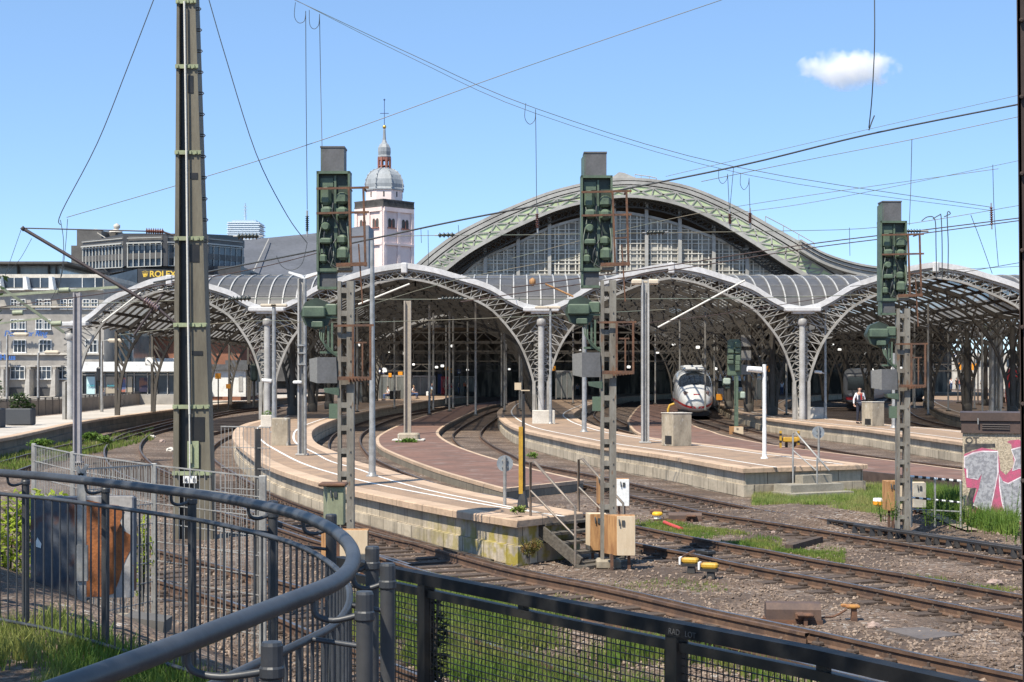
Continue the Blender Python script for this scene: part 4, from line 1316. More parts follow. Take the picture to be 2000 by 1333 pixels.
for (cx_, cy_, w, h, dd) in ((1150, 390, 22, 34, .10), (1182, 395, 22, 22, .17), (1153, 419, 21, 18, .16), (1182, 421, 20, 21, .17), (1151, 447, 18, 17, .14),
                     (1152, 474, 22, 11, .19), (1181, 471, 18, 18, .12), (1183, 497, 22, 25, .16), (1146, 506, 14, 16, .12), (1170, 440, 8, 60, .05)):
    m = MB()
    if (w, h) == (18, 17): m.tube([S_(cx_, cy_, .03), S_(cx_, cy_, -.10), S_(cx_, cy_, -.14)], [.075, .075, .05], 14)
    else: sbox(m, cx_-w/2, cx_+w/2, cy_-h/2, cy_+h/2, .03-dd, .03, bev=min(w, h)*.24/SC)
    sbox(m, cx_-2, cx_+2, cy_+h/2-1, cy_+h/2+4, .0, .02)
    m.build("lamp_housing", sig_green, sg)
m = MB()
for a, b, c in (((1158, 425), (1150, 505), .05), ((1170, 470), (1160, 515), .07), ((1165, 400), (1175, 450), .04), ((1162, 460), (1172, 520), .06)):
    m.tube(cat([S_(*a, -.05), S_((a[0]+b[0])/2-6, (a[1]+b[1])/2, -.05-c), S_(*b, -.04), S_(1178, 527, -.05)], 4), .012, 5)
m.build("cables", cable, sg)
m = MB(); sbox(m, 1141, 1184.5, 299, 347, -.02, .36); sbox(m, 1140, 1185.5, 297, 300, -.03, .38); m.build("upper_hood", sig_grey, sg)
m = MB(); m.prism([S_(1136.5, 347, .30), S_(1141.5, 347, -.02), S_(1141.5, 300, -.02), S_(1136.5, 306, .30)], (.02, 0, 0)); m.build("hood_flap", sig_green, sg)
m = MB(); sbox(m, 1135, 1171, 527, 532, -.05, .18); sbox(m, 1135, 1139, 532, 562, -.05, .18); sbox(m, 1135, 1171, 558, 563, -.05, .18); m.build("lower_frame", sig_green, sg)
m = MB(); sbox(m, 1139, 1170, 531, 559, .0, .16); m.build("lower_box", sig_grey, sg)
m = MB()
for y in (378, 423.5): m.bar(S_(1135, y, -.16), S_(1232, y-2, -.18), .025, .035)
for x0, x1 in ((1195, 1203), (1222, 1229)): m.bar(S_(x0, 376, -.18), S_(x1-3, 522, -.18), .035, .035, (0, 1, 0))
m.bar(S_(1197, 468, -.18), S_(1226, 466, -.18), .025); m.bar(S_(1172, 519, -.18), S_(1229, 517, -.18), .045, .06)
m.bar(S_(1213, 480, -.16), S_(1220, 590, -.14), .022, .022, (0, 1, 0)); m.bar(S_(1205, 545, -.16), S_(1219, 545, -.14), .022)
for x in (1195, 1222): m.bar(S_(x, 376, -.18), S_(x, 376, .3), .025)
m.build("maintenance_cage", rust, sg)
m = MB()
for x, y in ((1140, 362), (1190, 362), (1140, 520), (1165, 362), (1190, 520), (1140, 440), (1168, 385), (1168, 455), (1168, 490)): m.cbox(S_(x, y, .0), (.022, .03, .022), bev=.005)
sbox(m, 1166, 1170, 352, 518, -.02, .03); sbox(m, 1140, 1164, 356, 372, -.005, .03); sbox(m, 1142, 1150, 488, 496, -.06, .03)
m.build("bolts_and_rails", sig_green, sg)
m = MB()
for q in ([(1142, 512, -.03), (1139, 470, -.07), (1146, 430, -.05), (1144, 405, -.03)], [(1160, 520, -.03), (1166, 500, -.09), (1163, 478, -.04)], [(1188, 515, -.05), (1194, 480, -.11), (1190, 440, -.06)]):
    m.tube(cat([S_(*v) for v in q], 4), .009, 5)
m.build("conduits", M("conduit_grey", (0.20, 0.23, 0.19), rough=.6), sg)
m = MB(); sbox(m, 1172, 1200, 517, 530, -.12, .12, bev=.02); m.build("mast_cap", mast_grey, sg)
# lower round signal
m = MB()
c = S_(1133, 608)
m.tube([(c.x, .22, c.z), (c.x, -.02, c.z)], .265, 8); m.build("round_plate", sig_green_dark, sg)
m = MB(); sbox(m, 1109, 1151, 595, 615, -.16, .0, bev=.02); sbox(m, 1125, 1147, 622, 634, -.12, .0, bev=.015); m.build("plate_housing", sig_green, sg)
m = MB()
sbox(m, 1150, 1176, 613, 617, -.03, .02); sbox(m, 1153, 1157, 630, 680, -.03, .02); sbox(m, 1160, 1164, 625, 682, -.03, .02); sbox(m, 1140, 1176, 678, 682, -.05, .03)
sbox(m, 1150, 1172, 590, 612, -.06, .06, bev=.02)
for k in range(3): m.tube(cat([S_(1140+4*k, 630, -.02), S_(1142+3*k, 655+4*k, -.10), S_(1158, 672+3*k, -.08), S_(1176, 690, -.04)], 4), .011, 5)
m.build("brackets", sig_green, sg)
m = MB(); m.prism([S_(1118, 692, .1), S_(1136, 689, -.12), S_(1136, 737, -.12), S_(1119, 733, .1)], (.01, .12, 0)); m.build("lower_hood_side", M("hood_side", (0.19, 0.185, 0.175), rough=.6), sg)
m = MB(); m.prism([S_(1136, 689, -.12), S_(1171, 689, -.12), S_(1173, 737, -.12), S_(1136, 737, -.12)], (0, .34, 0)); m.build("lower_hood", sig_grey, sg)
m = MB(); m.prism([S_(1148, 746, -.14), S_(1176, 745, -.1), S_(1176, 760, -.1), S_(1150, 754, -.14)], (0, .3, 0)); sbox(m, 1157, 1173, 775, 803, -.05, .05); m.build("step_plate", sig_green, sg)
m = MB()
m.bar(S_(1167, 631, -.16), S_(1241, 630, -.18), .03, .035)
for x in (1203, 1235): m.bar(S_(x, 630, -.18), S_(x, 730, -.18), .035, .035, (0, 1, 0))
m.bar(S_(1220, 662, -.15), S_(1220, 728, -.15), .025, .025, (0, 1, 0)); m.bar(S_(1205, 662, -.15), S_(1228, 662, -.15), .025)
m.bar(S_(1175, 728, -.18), S_(1237, 728, -.18), .045, .06)
for k in range(6): sbox(m, 1196+k*6, 1198+k*6, 728, 735-k*.6, -.3, .1)
m.build("lower_cage", rust, sg)
sg.location = (P(MX, MY0, SD).x, SD, H-(MY0-HY)*SD/F)
d2 = 25.2
dup(sg, (P(676, 0, d2).x, d2, sg.location.z - .10), label="back of a tall green light signal standing left of the church tower")
d3 = 31.6
dup(sg, (P(1763, 0, d3).x, d3, sg.location.z - .26), label="back of a tall green light signal behind the striped barrier at right")

# cable cabinets at the mast feet
def cabinet(label, x0, x1, y0, y1, d, front, side, sidew, name="cable_cabinet", depth=.22, legs=True):
    a, b = P(x0, y1, d), P(x1, y0, d)
    t = T(name, label, "cabinet", ((a.x+b.x)/2, d, a.z))
    m = MB(); m.cbox(((a.x+b.x)/2 + sidew, d+.015, (a.z+b.z)/2), (b.x-a.x-2*sidew, .03, b.z-a.z-.01), bev=.006); m.build("front_panel", front, t)
    m = MB(); m.prism([(a.x, d+depth, a.z+.02), (a.x+2*sidew, d+.03, a.z), (b.x, d+.03, a.z), (b.x, d+depth, a.z+.02)], (0, 0, b.z-a.z-.015)); m.build("box", side, t)
    m = MB(); m.tube([((a.x+b.x)/2-.02, d-.005, b.z-.06), ((a.x+b.x)/2-.02, d-.03, b.z-.08), ((a.x+b.x)/2-.01, d-.02, b.z-.17)], .012, 5); m.cbox(((a.x+b.x)/2+.05, d-.01, b.z-.12), (.05, .02, .09)); m.build("lock", cable, t)
    if legs:
        m = MB(); zb = gh((a.x+b.x)/2, d)
        for x in (a.x+.12, b.x-.1): m.bar((x, d+.12, zb-.1), (x, d+.12, a.z+.02), .05)
        m.build("frame_legs", rust, t)
    return t
cabinet("cream cabinet with orange wood side at the foot of the centre signal", 1182, 1241, 1008, 1086, 26.0, wood_cream, wood_orange, .10)
cabinet("narrow cream and orange cabinet left of the centre signal beside the wooden steps", 1145, 1184, 1004, 1076, 26.9, wood_orange, wood_cream, .035)
cabinet("white cabinet with orange side peeping out behind the centre signal", 1199, 1229, 936, 989, 33, white_paint, wood_orange, .03)
cabinet("slim orange sided cabinet just left of the centre signal mast behind the steps", 1166, 1177, 929, 985, 33.5, wood_orange, wood_orange, .02)
cabinet("wide cream cabinet half hidden behind the bend of the curved railing", 624, 718, 1036, 1098, 24.6, wood_cream, wood_orange, .06)
cabinet("orange wood cabinet in the grass left of the right hand signal", 1728, 1756, 940, 998, 32.3, wood_orange, wood_orange, .03)
cabinet("small orange cabinet directly behind the right hand signal mast foot", 1762, 1777, 945, 997, 33.2, wood_orange, wood_cream, .02)
cabinet("dirty white cabinet behind the striped barrier", 1779, 1809, 943, 992, 34, M("dirty_white", (0.46, 0.43, 0.37), (0.34, 0.31, 0.26), scale=4, rough=.8), wood_cream, .03)
t = cabinet("mossy green cabinet beside the left signal mast above the railing", 627, 671, 951, 1026, 23.6, M("cabinet_green", (0.24, 0.26, 0.165), (0.19, 0.20, 0.13), scale=3, rough=.7, stretch=(3, 3, .6)), M("cabinet_green", (0, 0, 0)), .05, depth=.3)
m = MB(); a = P(649, 950, 23.6); m.cbox((a.x, 23.75, a.z+.02), (.42, .42, .05), bev=.015); m.build("lid", rust, t)

# small green signal before the white train
d = 92.0
def Sx(x, y, dy=0): p = P(x, y, d); p.y += dy; return p
t = T("light_signal", "smaller green light signal on a thin mast beside the white train", "railway signal", tuple(Sx(1438, 835)))
m = MB(); m.bar(Sx(1438, 845), Sx(1438, 735), .22, .2, (0, 1, 0)); m.bar(Sx(1434.5, 735, -.12), Sx(1434.5, 790, -.12), .05); m.build("mast", sig_green, t)
m = MB(); a, b = Sx(1421, 734), Sx(1448, 668); m.cbox(((a.x+b.x)/2, d+.1, (a.z+b.z)/2), (b.x-a.x, .2, b.z-a.z), bev=.04)
m.prism([Sx(1421, 668, 0), Sx(1447, 668, 0), Sx(1443, 663, 0), Sx(1425, 663, 0)], (0, .3, 0)); m.build("head", sig_green, t)
for x, y, w, h in ((1427, 685, 12, 11), (1440, 674, 10, 11), (1440, 686, 10, 10), (1427, 698, 10, 9), (1441, 700, 10, 11), (1440, 709, 9, 9), (1440, 719, 9, 12), (1426, 708, 12, 7)):
    m = MB(); a = Sx(x, y, -.12); m.cbox(a, (w*d/F, .25, h*d/F), bev=.04); m.build("lamp_housing", sig_green, t)
m = MB(); 
for k in (0, 1): m.cbox(Sx(1419+k*30, 747+k*26, 0), (.5 - .1*k, .3, .55), bev=.1)
m.cbox(Sx(1421, 757, -.05), (.3, .2, .2), bev=.04); m.build("side_lamp", sig_green_dark, t)
m = MB(); m.cbox(Sx(1419, 745, -.2), (.45, .15, .36), bev=.06); m.cbox(Sx(1450, 772, -.2), (.3, .15, .4), bev=.06); m.build("side_lamp_cover", M("pale_green_cover", (0.34, 0.40, 0.33), rough=.5), t)
cabinet("cream cabinet at the foot of the smaller green signal", 1427, 1452, 834, 868, 88.0, wood_cream, wood_orange, .10, depth=.6)
t = T("info_board", "stack of three grey panels standing on the platform behind the smaller green signal", "board", tuple(P(1457, 790, 100)))
for y0, y1 in ((655, 677), (685, 704), (713, 732)):
    m = MB(); a, b = P(1448, y1, 100), P(1467, y0, 100); m.box((a.x, 100, a.z), (b.x, 100.15, b.z)); m.build("panel", grey_paint, t)
m = MB(); m.tube([P(1458, 790, 100.2), P(1458, 655, 100.2)], .08, 6); m.build("post", truss_shaded, t)

# ---------------------------------------------------------------- masts, poles and lamps
def hmast(label, x, y0, y1, z, w, name="catenary_mast", mat=light_grey, pipe=True):
    b = G(x, y1, z); d = b.y; top = P(x, y0, d).z; wm = w*d/F
    t = T(name, label, "mast", tuple(b), group=None)
    m = MB()
    for s in (-1, 1): m.box((b.x+s*wm*.40-wm*.10, d-wm*.45, z-.1), (b.x+s*wm*.40+wm*.10, d+wm*.45, top))
    m.box((b.x-wm*.30, d-.015, z-.1), (b.x+wm*.30, d+.015, top)); m.build("h_section", mat, t)
    m = MB(); m.cbox((b.x, d, z+.03), (wm*1.5, wm*1.5, .06), bev=.015); m.build("base_plate", mat, t)
    if pipe:
        m = MB(); m.tube([(b.x+wm*.05, d-wm*.25, z), (b.x+wm*.05, d-wm*.25, top-.4)], wm*.07, 6); m.build("cable_pipe", galv, t)
    return t, d, b
t, d, b = hmast("grey H-section mast beside the concrete box before the white train", 1260, 547, 866, ZP, 15)
m = MB()
for s in (-1, 1): m.cbox(P(1260+s*16, 551, d), (.42, .3, .2), bev=.05)
m.bar(P(1244, 551, d), P(1276, 551, d), .06); m.build("lamp_arms", M("lamp_cream", (0.55, 0.47, 0.36), rough=.5), t)
t, d, b = hmast("grey mast with white V-shaped twin lamp on the narrow platform", 590, 545, 890, ZP, 16)
m = MB()
for s in (-1, 1):
    m.prism([P(594, 545, d-.1), P(594+s*31, 534, d-.1), P(594+s*30, 530, d-.1), P(594+s*4, 537, d-.1)], (0, .32, 0))
m.build("twin_lamp", white_paint, t)
m = MB(); m.tube([P(596, 888, d-.16), P(595, 545, d-.16)], .05, 6)
for y in (675, 690, 712): m.cbox(P(590, y, d-.12), (.26, .2, .05))
m.build("fittings", galv, t)
m = MB(); m.cbox(P(581, 747, d-.2), (.28, .16, .1), bev=.03); m.build("camera_head", white_paint, t)
hmast("beige mast with a white dot standing on the low red platform", 796, 588, 848, ZM, 14, mat=M("beige_mast", (0.36, 0.31, 0.25), (0.30, 0.265, 0.22), scale=1, rough=.6), pipe=False)
t, d, b = hmast("grey twin-section mast carrying crossed struts above the far right platform", 1944, 556, 804, ZP, 20)
m = MB(); m.bar(P(1930, 556, d), P(1963, 549, d), .12); m.cbox(P(1954, 550, d), (.7, .3, .16), bev=.05); m.build("lamp_arm", M("lamp_cream", (0, 0, 0)), t)
m = MB()
for a, c in (((1940, 641), (1810, 560)), ((1940, 650), (1815, 570)), ((1890, 610), (1830, 555)), ((1864, 608), (1890, 556)), ((1885, 608), (1920, 558))):
    m.bar(P(*a, d), P(*c, d-3), .09)
m.build("crossed_struts", M("olive_strut", (0.30, 0.33, 0.22), (0.2, 0.22, 0.16), scale=2, rough=.6), t)
t, d, b = hmast("pale square post in front of the leftmost arch and the railing", 151, 572, 905, -.1, 14, name="catenary_mast", mat=M("lilac_grey", (0.33, 0.31, 0.32), (0.27, 0.26, 0.265), scale=1, rough=.6), pipe=False)
m = MB(); m.bar(P(-60, 582, d), P(232, 561, d), .10); m.bar(P(-60, 640, d+1), P(80, 622, d+1), .07); m.bar(P(0, 560, d+1), P(125, 650, d+2), .10)
for x, y in ((125, 568), (110, 633), (35, 612)): m.tube([P(x-10, y, d-.1), P(x+10, y-1, d-.1)], .10, 8)
m.build("cantilever", M("olive_strut", (0, 0, 0)), t)

def pole(label, x, y0, y1, z, r0, r1, lamp=None, cam=None, mat=galv):
    b = G(x, y1, z); d = b.y; top = P(x, y0, d)
    t = T("lamp_post", label, "lamp post", tuple(b))
    m = MB(); m.tube([(b.x, d, z-.05), (b.x, d, z+.9), (b.x, d, z+.95), (top.x, d, top.z)], [r0, r0, r0*.9, r1], 12); m.build("pole", mat, t)
    m = MB(); m.lathe([(r0*1.8, 0), (r0*1.8, .03), (r0*1.15, .05), (r0*1.1, .12)], (b.x, d, z), 12); m.build("foot", mat, t)
    if lamp:
        m = MB()
        for s in lamp: m.cbox((top.x + s*.45, d, top.z-.02), (.75, .25, .13), bev=.04)
        m.build("lamp_head", M("lamp_cream", (0, 0, 0)), t)
    if cam:
        m = MB(); c = P(cam[0], cam[1], d)
        m.tube([c + Vector((-.30, -.12, .02)), c + Vector((.12, -.05, -.02))], [.085, .10], 10); m.bar(c + Vector((.1, 0, -.03)), (b.x, d, c.z-.1), .05); m.build("camera_head", white_paint, t)
    return t
pole("tapered blue grey pole with no lamp at the edge of the narrow platform", 727, 470, 931, ZP, .085, .05)
pole("thin pole standing against the middle canopy column", 1075, 600, 828, ZP, .085, .055, lamp=(-1, .4))
pole("pale round pole left of the centre signal on the broad platform", 1141, 640, 844, ZP, .11, .09)
pole("slim lamp post with small camera, left of the bald man", 1612, 595, 818, ZP, .09, .06, lamp=(-1, 1), cam=(1600, 727))
pole("short white camera pole near the end of the broad platform", 1493, 712, 896, ZP, .062, .058, cam=(1478, 722), mat=white_paint)
pole("slim pole partly hidden behind the right hand signal", 1746, 690, 836, ZP, .12, .11)
pole("thin dark pole with twin lamps at the end of the narrow platform column", 535, 596, 845, ZP, .10, .08, lamp=(-.5, .5), cam=(525, 744))
for x, y0, y1, lx, lab in ((199, 667, 812, 1, "street lamp with cream head rising by the planter"), (14, 655, 830, 1, "street lamp with cream head at the left picture edge"), (345, 678, 798, 1, "street lamp behind the tall riveted mast"), (75, 690, 820, 1, "street lamp between the planter and the stone office house")):
    d = 110.0; b = P(x, y1, d); tp = P(x, y0, d)
    t = T("street_lamp", lab, "street lamp", (b.x, d, b.z))
    m = MB(); m.tube([(b.x, d, b.z), (tp.x, d, tp.z), (tp.x+.5, d, tp.z+.1)], [.12, .08, .05], 8); m.build("pole", galv, t)
    m = MB(); m.cbox((tp.x+1.0, d, tp.z+.05), (1.1, .4, .28), bev=.1); m.build("lamp_head", M("lamp_cream", (0, 0, 0)), t)

# ---------------------------------------------------------------- big batten mast on the left
d = 31.0; pm_ = d/F
t = T("catenary_mast", "tall dark riveted mast with pale green battens and number plate", "mast", (P(374, 0, d).x, d, -.2))
olive = M("olive_steel", (0.155, 0.138, 0.10), (0.11, 0.096, 0.07), scale=1.4, rough=.65, stretch=(3, 3, .5), bump=.05)
batten = M("batten_green", (0.30, 0.34, 0.20), (0.24, 0.26, 0.16), scale=3, rough=.6)
def ml(y): return 338 + (345-338)*(905-y)/905
def mr(y): return 411 + (381-411)*(905-y)/905
def mseg(m, f0, f1, ya, yb, y0d, y1d):
    """vertical member between fractions f0..f1 of the width from pixel rows ya (low) to yb (high)"""
    def x(f, y): return ml(y) + (mr(y)-ml(y))*f
    m.prism([P(x(f0, ya), ya, d), P(x(f1, ya), ya, d), P(x(f1, yb), yb, d), P(x(f0, yb), yb, d)], (0, y1d, 0))
    return m
m = MB(); mseg(m, 0, .15, 1055, -260, 0, .2); mseg(m, .52, 1.0, 1055, -260, 0, .12); f0_ = .90
m.prism([P(ml(1055)+(mr(1055)-ml(1055))*f0_, 1055, d) + Vector((0, .125, 0)), P(mr(1055), 1055, d) + Vector((0, .125, 0)), P(mr(-260), -260, d) + Vector((0, .125, 0)), P(ml(-260)+(mr(-260)-ml(-260))*f0_, -260, d) + Vector((0, .125, 0))], (0, .32, 0))
m.build("channels", olive, t)
m = MB(); m.prism([v + Vector((0, .14, 0)) for v in (P(344, 1055, d), P(402, 1055, d), P(374, -260, d), P(349, -260, d))], (0, .04, 0)); m.build("dark_void_sheet", black, t)  # darkness of the open void between the channels, painted as a black sheet
for y0, y1, f0, f1 in ((148, 182, .55, .8), (338, 350, .58, .88), (478, 512, .52, .86), (686, 694, .55, .88), (815, 862, .5, .88)):
    m = MB(); xa = ml(y0)+(mr(y0)-ml(y0))*f0; xb = ml(y0)+(mr(y0)-ml(y0))*f1
    m.prism([P(xa, y1, d-.012), P(xb, y1, d-.012), P(xb, y0, d-.012), P(xa, y0, d-.012)], (0, .01, 0)); m.build("web_opening", black, t)
for y in (3, 130, 298, 466, 635, 795, 925, -130):
    m = MB(); x0, x1 = ml(y)-2, mr(y)+2
    m.prism([P(x0, y+4, d-.03), P(x1, y+4, d-.03), P(x1, y-4, d-.03), P(x0, y-4, d-.03)], (0, .028, 0))
    for f in (.1, .45, .6, .8, .95): m.cbox(P(x0+(x1-x0)*f, y, d-.045), (.04, .03, .06))
    m.build("batten", batten, t)
m = MB(); m.tube([P(360, 3, d-.09), P(364, 300, d-.09), P(367, 600, d-.09), P(370, 810, d-.09)], .022, 6); m.tube([P(370, 810, d-.09), P(371, 930, d-.09)], .016, 5); m.build("earth_pipe", M("pale_pipe", (0.62, 0.60, 0.54), rough=.5), t)
for k in range(13):
    y = 18 + k*41.2 - (82 if k == 12 else 0)
    if k == 12: y = -24
    x = mr(y); m = MB()
    m.tube([P(x-1, y-2.2, d+.1), P(x+9, y-2.2, d+.1), P(x+11, y, d+.1), P(x+9, y+2.2, d+.1), P(x-1, y+2.2, d+.1)], .013, 5); m.build("step_iron", dark_steel, t)
m = MB(); a, b = P(358, 944, d-.06), P(384, 930, d-.06); m.box((a.x, d-.07, a.z), (b.x, d-.055, b.z)); npl = m.build("number_plate", white_paint, t)
text("61 8", .125, P(360.5, 942, d-.08), black, t, "plate_number", ext=.002)
m = MB(); a, b = P(366, 915, d-.05), P(388, 862, d-.05); m.box((a.x, d-.05, a.z), (b.x, d-.015, b.z)); m.box(tuple(P(368, 905, d-.1)), tuple(P(376, 868, d-.05) + Vector((0, 0, 0)))); m.build("cable_cover", batten, t)
m = MB()
arm = [P(45, 447, d), P(310, 604, d)]
m.tube(arm, .035, 8); m.tube([P(45, 446, d), P(285, 452, d)], .014, 6); m.tube([P(262, 655, d), P(318, 575, d)], .025, 6); m.tube([P(310, 604, d), P(343, 632, d)], .03, 6); m.tube([P(318, 453, d), P(345, 462, d)], .02, 6)
m.lathe([(.0, -.06), (.06, 0), (.0, .06)], tuple(P(45, 447, d)), 8)
m.build("bracket_arm", M("arm_brown", (0.055, 0.04, 0.04), rough=.6), t)
def insul(m, a, b, n=7, r=.075):
    a, b = Vector(a), Vector(b); ps, rs = [], []
    for k in range(n):
        u = (k+.15)/n; ps += [a.lerp(b, u), a.lerp(b, u+.25/n), a.lerp(b, u+.5/n)]; rs += [r*.45, r, r*.45]
    m.tube([a] + ps + [b], [r*.35] + rs + [r*.35], 10); return m
m = MB(); insul(m, P(285, 452, d), P(320, 453, d), 8, .07); m.build("insulator", porcelain, t)
m = MB(); insul(m, P(282, 586, d), P(310, 604, d), 7, .08); m.build("insulator", M("pink_porcelain", (0.42, 0.30, 0.28), rough=.25, fine=0), t)

# ---------------------------------------------------------------- platform furniture
def block(label, x0, x1, y0, y1, z, mat, depth, name="concrete_block", niche=None):
    b = G((x0+x1)/2, y1, z); d = b.y; w = (x1-x0)*d/F; h = (y1-y0)*d/F
    t = T(name, label, "block" if niche is None else "concrete box", tuple(b))
    m = MB()
    if niche:
        # two faces meet at an arris: turned box
        m.cbox((b.x, d+depth/2, z+h/2), (w*.82, depth, h), rot=radians(28), bev=.012)
    else: m.cbox((b.x, d+depth/2, z+h/2), (w, depth, h), bev=.03)
    m.build("body", mat, t)
    m = MB()
    if niche:
        R = Matrix.Rotation(radians(28), 3, 'Z'); c = Vector((b.x, d+depth/2, z))
        m.cbox(c + R @ Vector((-w*.41-.004, -depth*.1, .22)), (.01, depth*.55, .3), rot=radians(28)); m.build("niche", black, t)
        m = MB(); m.cbox(c + R @ Vector((0, 0, h+.012)), (w*.86, depth*1.04, .03), rot=radians(28), bev=.006); m.build("lid", pale_concrete, t)
    else:
        m.cbox((b.x, d+depth/2, z+.03), (w*1.02, depth*1.05, .06)); m.build("foot", mat, t)
    return t
block("big weathered concrete box with a dark niche before the white train", 1297, 1350, 808, 872, ZP, concrete, .75, "concrete_box", 1)
block("weathered concrete box beside the bald man", 1690, 1727, 786, 833, ZP, concrete, .8, "concrete_box", 1)
block("brown weathered concrete block in front of the second canopy column", 530, 563, 817, 871, ZP, concrete, .6)
block("long white concrete block at the foot of the middle canopy column", 1040, 1084, 802, 828, ZP, pale_concrete, .8)
block("long white concrete block at the foot of the canopy column left of the bald man", 1560, 1610, 796, 818, ZP, pale_concrete, .8)
t = T("planter", "small white concrete planter with weeds on the narrow platform", "planter", tuple(G(520, 835, ZP)))
b = G(520, 835, ZP); m = MB(); m.cbox((b.x, b.y+.25, ZP+.3), (.55, .5, .6), bev=.03); m.build("tub", pale_concrete, t)
def leafclump(m, c, rx, ry, rz, n, s, seed=0, flat=.5):
    r = random.Random(seed)
    for _ in range(n):
        while True:
            v = Vector((r.uniform(-1, 1), r.uniform(-1, 1), r.uniform(-1, 1)))
            if v.length < 1: break
        p = Vector(c) + Vector((v.x*rx, v.y*ry, v.z*rz))
        a = Vector((r.uniform(-1, 1), r.uniform(-1, 1), r.uniform(-flat, flat))).normalized(); b_ = a.cross(Vector((r.uniform(-1, 1), r.uniform(-1, 1), 1))).normalized()
        l = s*r.uniform(.6, 1.3); w = l*.42
        m.add([p - a*l*.5, p + b_*w*.5, p + a*l*.5, p - b_*w*.5], [(0, 1, 2, 3)])
    return m
m = MB(); leafclump(m, (b.x, b.y+.25, ZP+.68), .28, .25, .15, 160, .09, 3); m.build("weeds", weed_mat, t, fix=False)

# yellow post, round signs, yellow rail, buffer
t = T("telephone_post", "yellow painted post on a dark iron pole at the end of the narrow platform", "post", tuple(G(1019, 993, ZP)))
b = G(1019, 993, ZP); d = b.y; pm_ = d/F
m = MB(); m.box((P(1013, 0, d).x, d, P(0, 965, d).z), (P(1021, 0, d).x, d+.06, P(0, 834, d).z)); m.build("yellow_strip", yellow, t)
m = MB(); m.tube([(P(1023, 0, d).x, d+.07, ZP), (P(1022, 0, d).x, d+.07, P(0, 770, d).z)], [.04, .025], 8); m.build("iron_pole", dark_steel, t)
m = MB(); m.lathe([(.11, 0), (.09, .15), (.045, .32)], (P(1021, 0, d).x, d+.05, ZP), 6, smooth=False); m.build("foot", dark_steel, t)
m = MB(); a, c = P(1005, 762, d), P(1018, 748, d); m.box((a.x, d+.02, a.z), (c.x, d+.05, c.z)); m.box((a.x+.12, d+.02, a.z-.02), (c.x+.16, d+.06, a.z)); m.build("top_sign", wood_cream, t)
def round_sign(label, x, yc, y1, z, r):
    b = G(x, y1, z); d = b.y; c = P(x, yc, d)
    t = T("round_sign", label, "sign", tuple(b))
    m = MB(); m.tube([(b.x, d, z), (b.x, d, c.z+r*d/F*.95)], .032, 10); m.build("pole", galv, t)
    m = MB(); m.tube([(b.x-.0, d+.045, c.z), (b.x, d+.065, c.z)], r*d/F, 28); m.build("disc", M("sign_back", (0.25, 0.28, 0.31), (0.19, 0.21, 0.235), scale=6, rough=.5), t)
    m = MB(); m.cbox((b.x, d+.03, c.z+.06), (.12, .03, .03)); m.cbox((b.x, d+.03, c.z-.06), (.12, .03, .03)); m.build("clamp", galv, t)
round_sign("back of a round grey sign on a post, just left of the yellow post", 986, 906, 987, ZP, 16)
round_sign("back of a round grey sign on a post near the concrete steps", 1599, 845, 904, ZP, 12)
d = G(1306, 838, ZM).y
t = T("yellow_handrail", "bent yellow handrail left of the white train", "handrail", (P(1306, 838, d).x, d, ZM))
m = MB(); m.tube([P(1304, 838, d), P(1305, 800, d), P(1308, 792, d), P(1317, 789, d)], .07, 6); m.build("rail", yellow, t)
m = MB(); m.cbox(P(1304, 820, d), (.2, .2, .06)); m.build("bracket", yellow, t)
b = G(1543, 882, 0); d = b.y
t = T("buffer_stop", "yellow and black buffer stop at the end of the track under the train", "buffer stop", tuple(b))
for x in (1525, 1560):
    m = MB(); m.box((P(x-1.8, 0, d).x, d, P(0, 880, d).z), (P(x+1.8, 0, d).x, d+.12, P(0, 842, d).z)); mo = m.build("post", yellow, t)
    for y in (847, 861): 
        m = MB(); m.box((P(x-2, 0, d).x, d-.01, P(0, y+4, d).z), (P(x+2, 0, d).x, d+.13, P(0, y, d).z)); m.build("black_band", black, mo)
m = MB(); a, c = P(1529, 861, d+.1), P(1560, 857, d+.1); m.cbox(((a.x+c.x)/2, d+.2, (a.z+c.z)/2), (c.x-a.x, .25, .2), bev=.04); m.build("beam", yellow, t)
m = MB()
for x in (1536, 1552): m.bar(P(x, 861, d+.25), P(x, 880, d+.4), .12)
m.build("legs", dark_steel, t)
m = MB(); b = P(1562, 882, d); m.lathe([(.05, 0), (.22, .05), (.22, .2), (.1, .27)], tuple(b), 10); tag(m.build("track_pot", rust), "round rusty pot on the track bed at the buffer stop", "pot")

# wooden steps at the end of the narrow platform
wsg = M("old_timber", (0.115, 0.10, 0.082), (0.07, 0.06, 0.05), scale=4, rough=.9, bump=.3, stretch=(1, 6, 6), col3=(0.17, 0.155, 0.13))
pA, pB = G(1040, 1008, ZP), G(1128, 1000, ZP)
t = T("wooden_steps", "weathered wooden steps with pipe handrails leading down from the narrow platform", "steps", (pA.x, pA.y, 0))
u = (pB - pA); u.z = 0; W = u.length; u.normalize(); n_ = Vector((u.y, -u.x, 0))
if n_.y > 0: n_ = -n_
RUN = 1.15; zb = GZ + .02
def stp(a, o, z): q = pA + u*a + n_*o; return Vector((q.x, q.y, z))
for a in (0.0, W):
    m = MB(); m.bar(stp(a, .05, ZP-.16), stp(a, RUN, zb+.06), .05, .20); m.build("stringer", wsg, t)
for k in range(5):
    f = (k+.5)/5; z = ZP - .06 - (ZP-zb)*f*.97; o = .08 + RUN*.9*f
    m = MB(); m.bar(stp(.03, o, z), stp(W-.03, o, z), .26, .045); m.build("tread", wsg, t)
m = MB(); m.bar(stp(-.05, RUN+.05, zb), stp(W+.05, RUN+.05, zb), .3, .06); m.build("ground_plate", wsg, t)
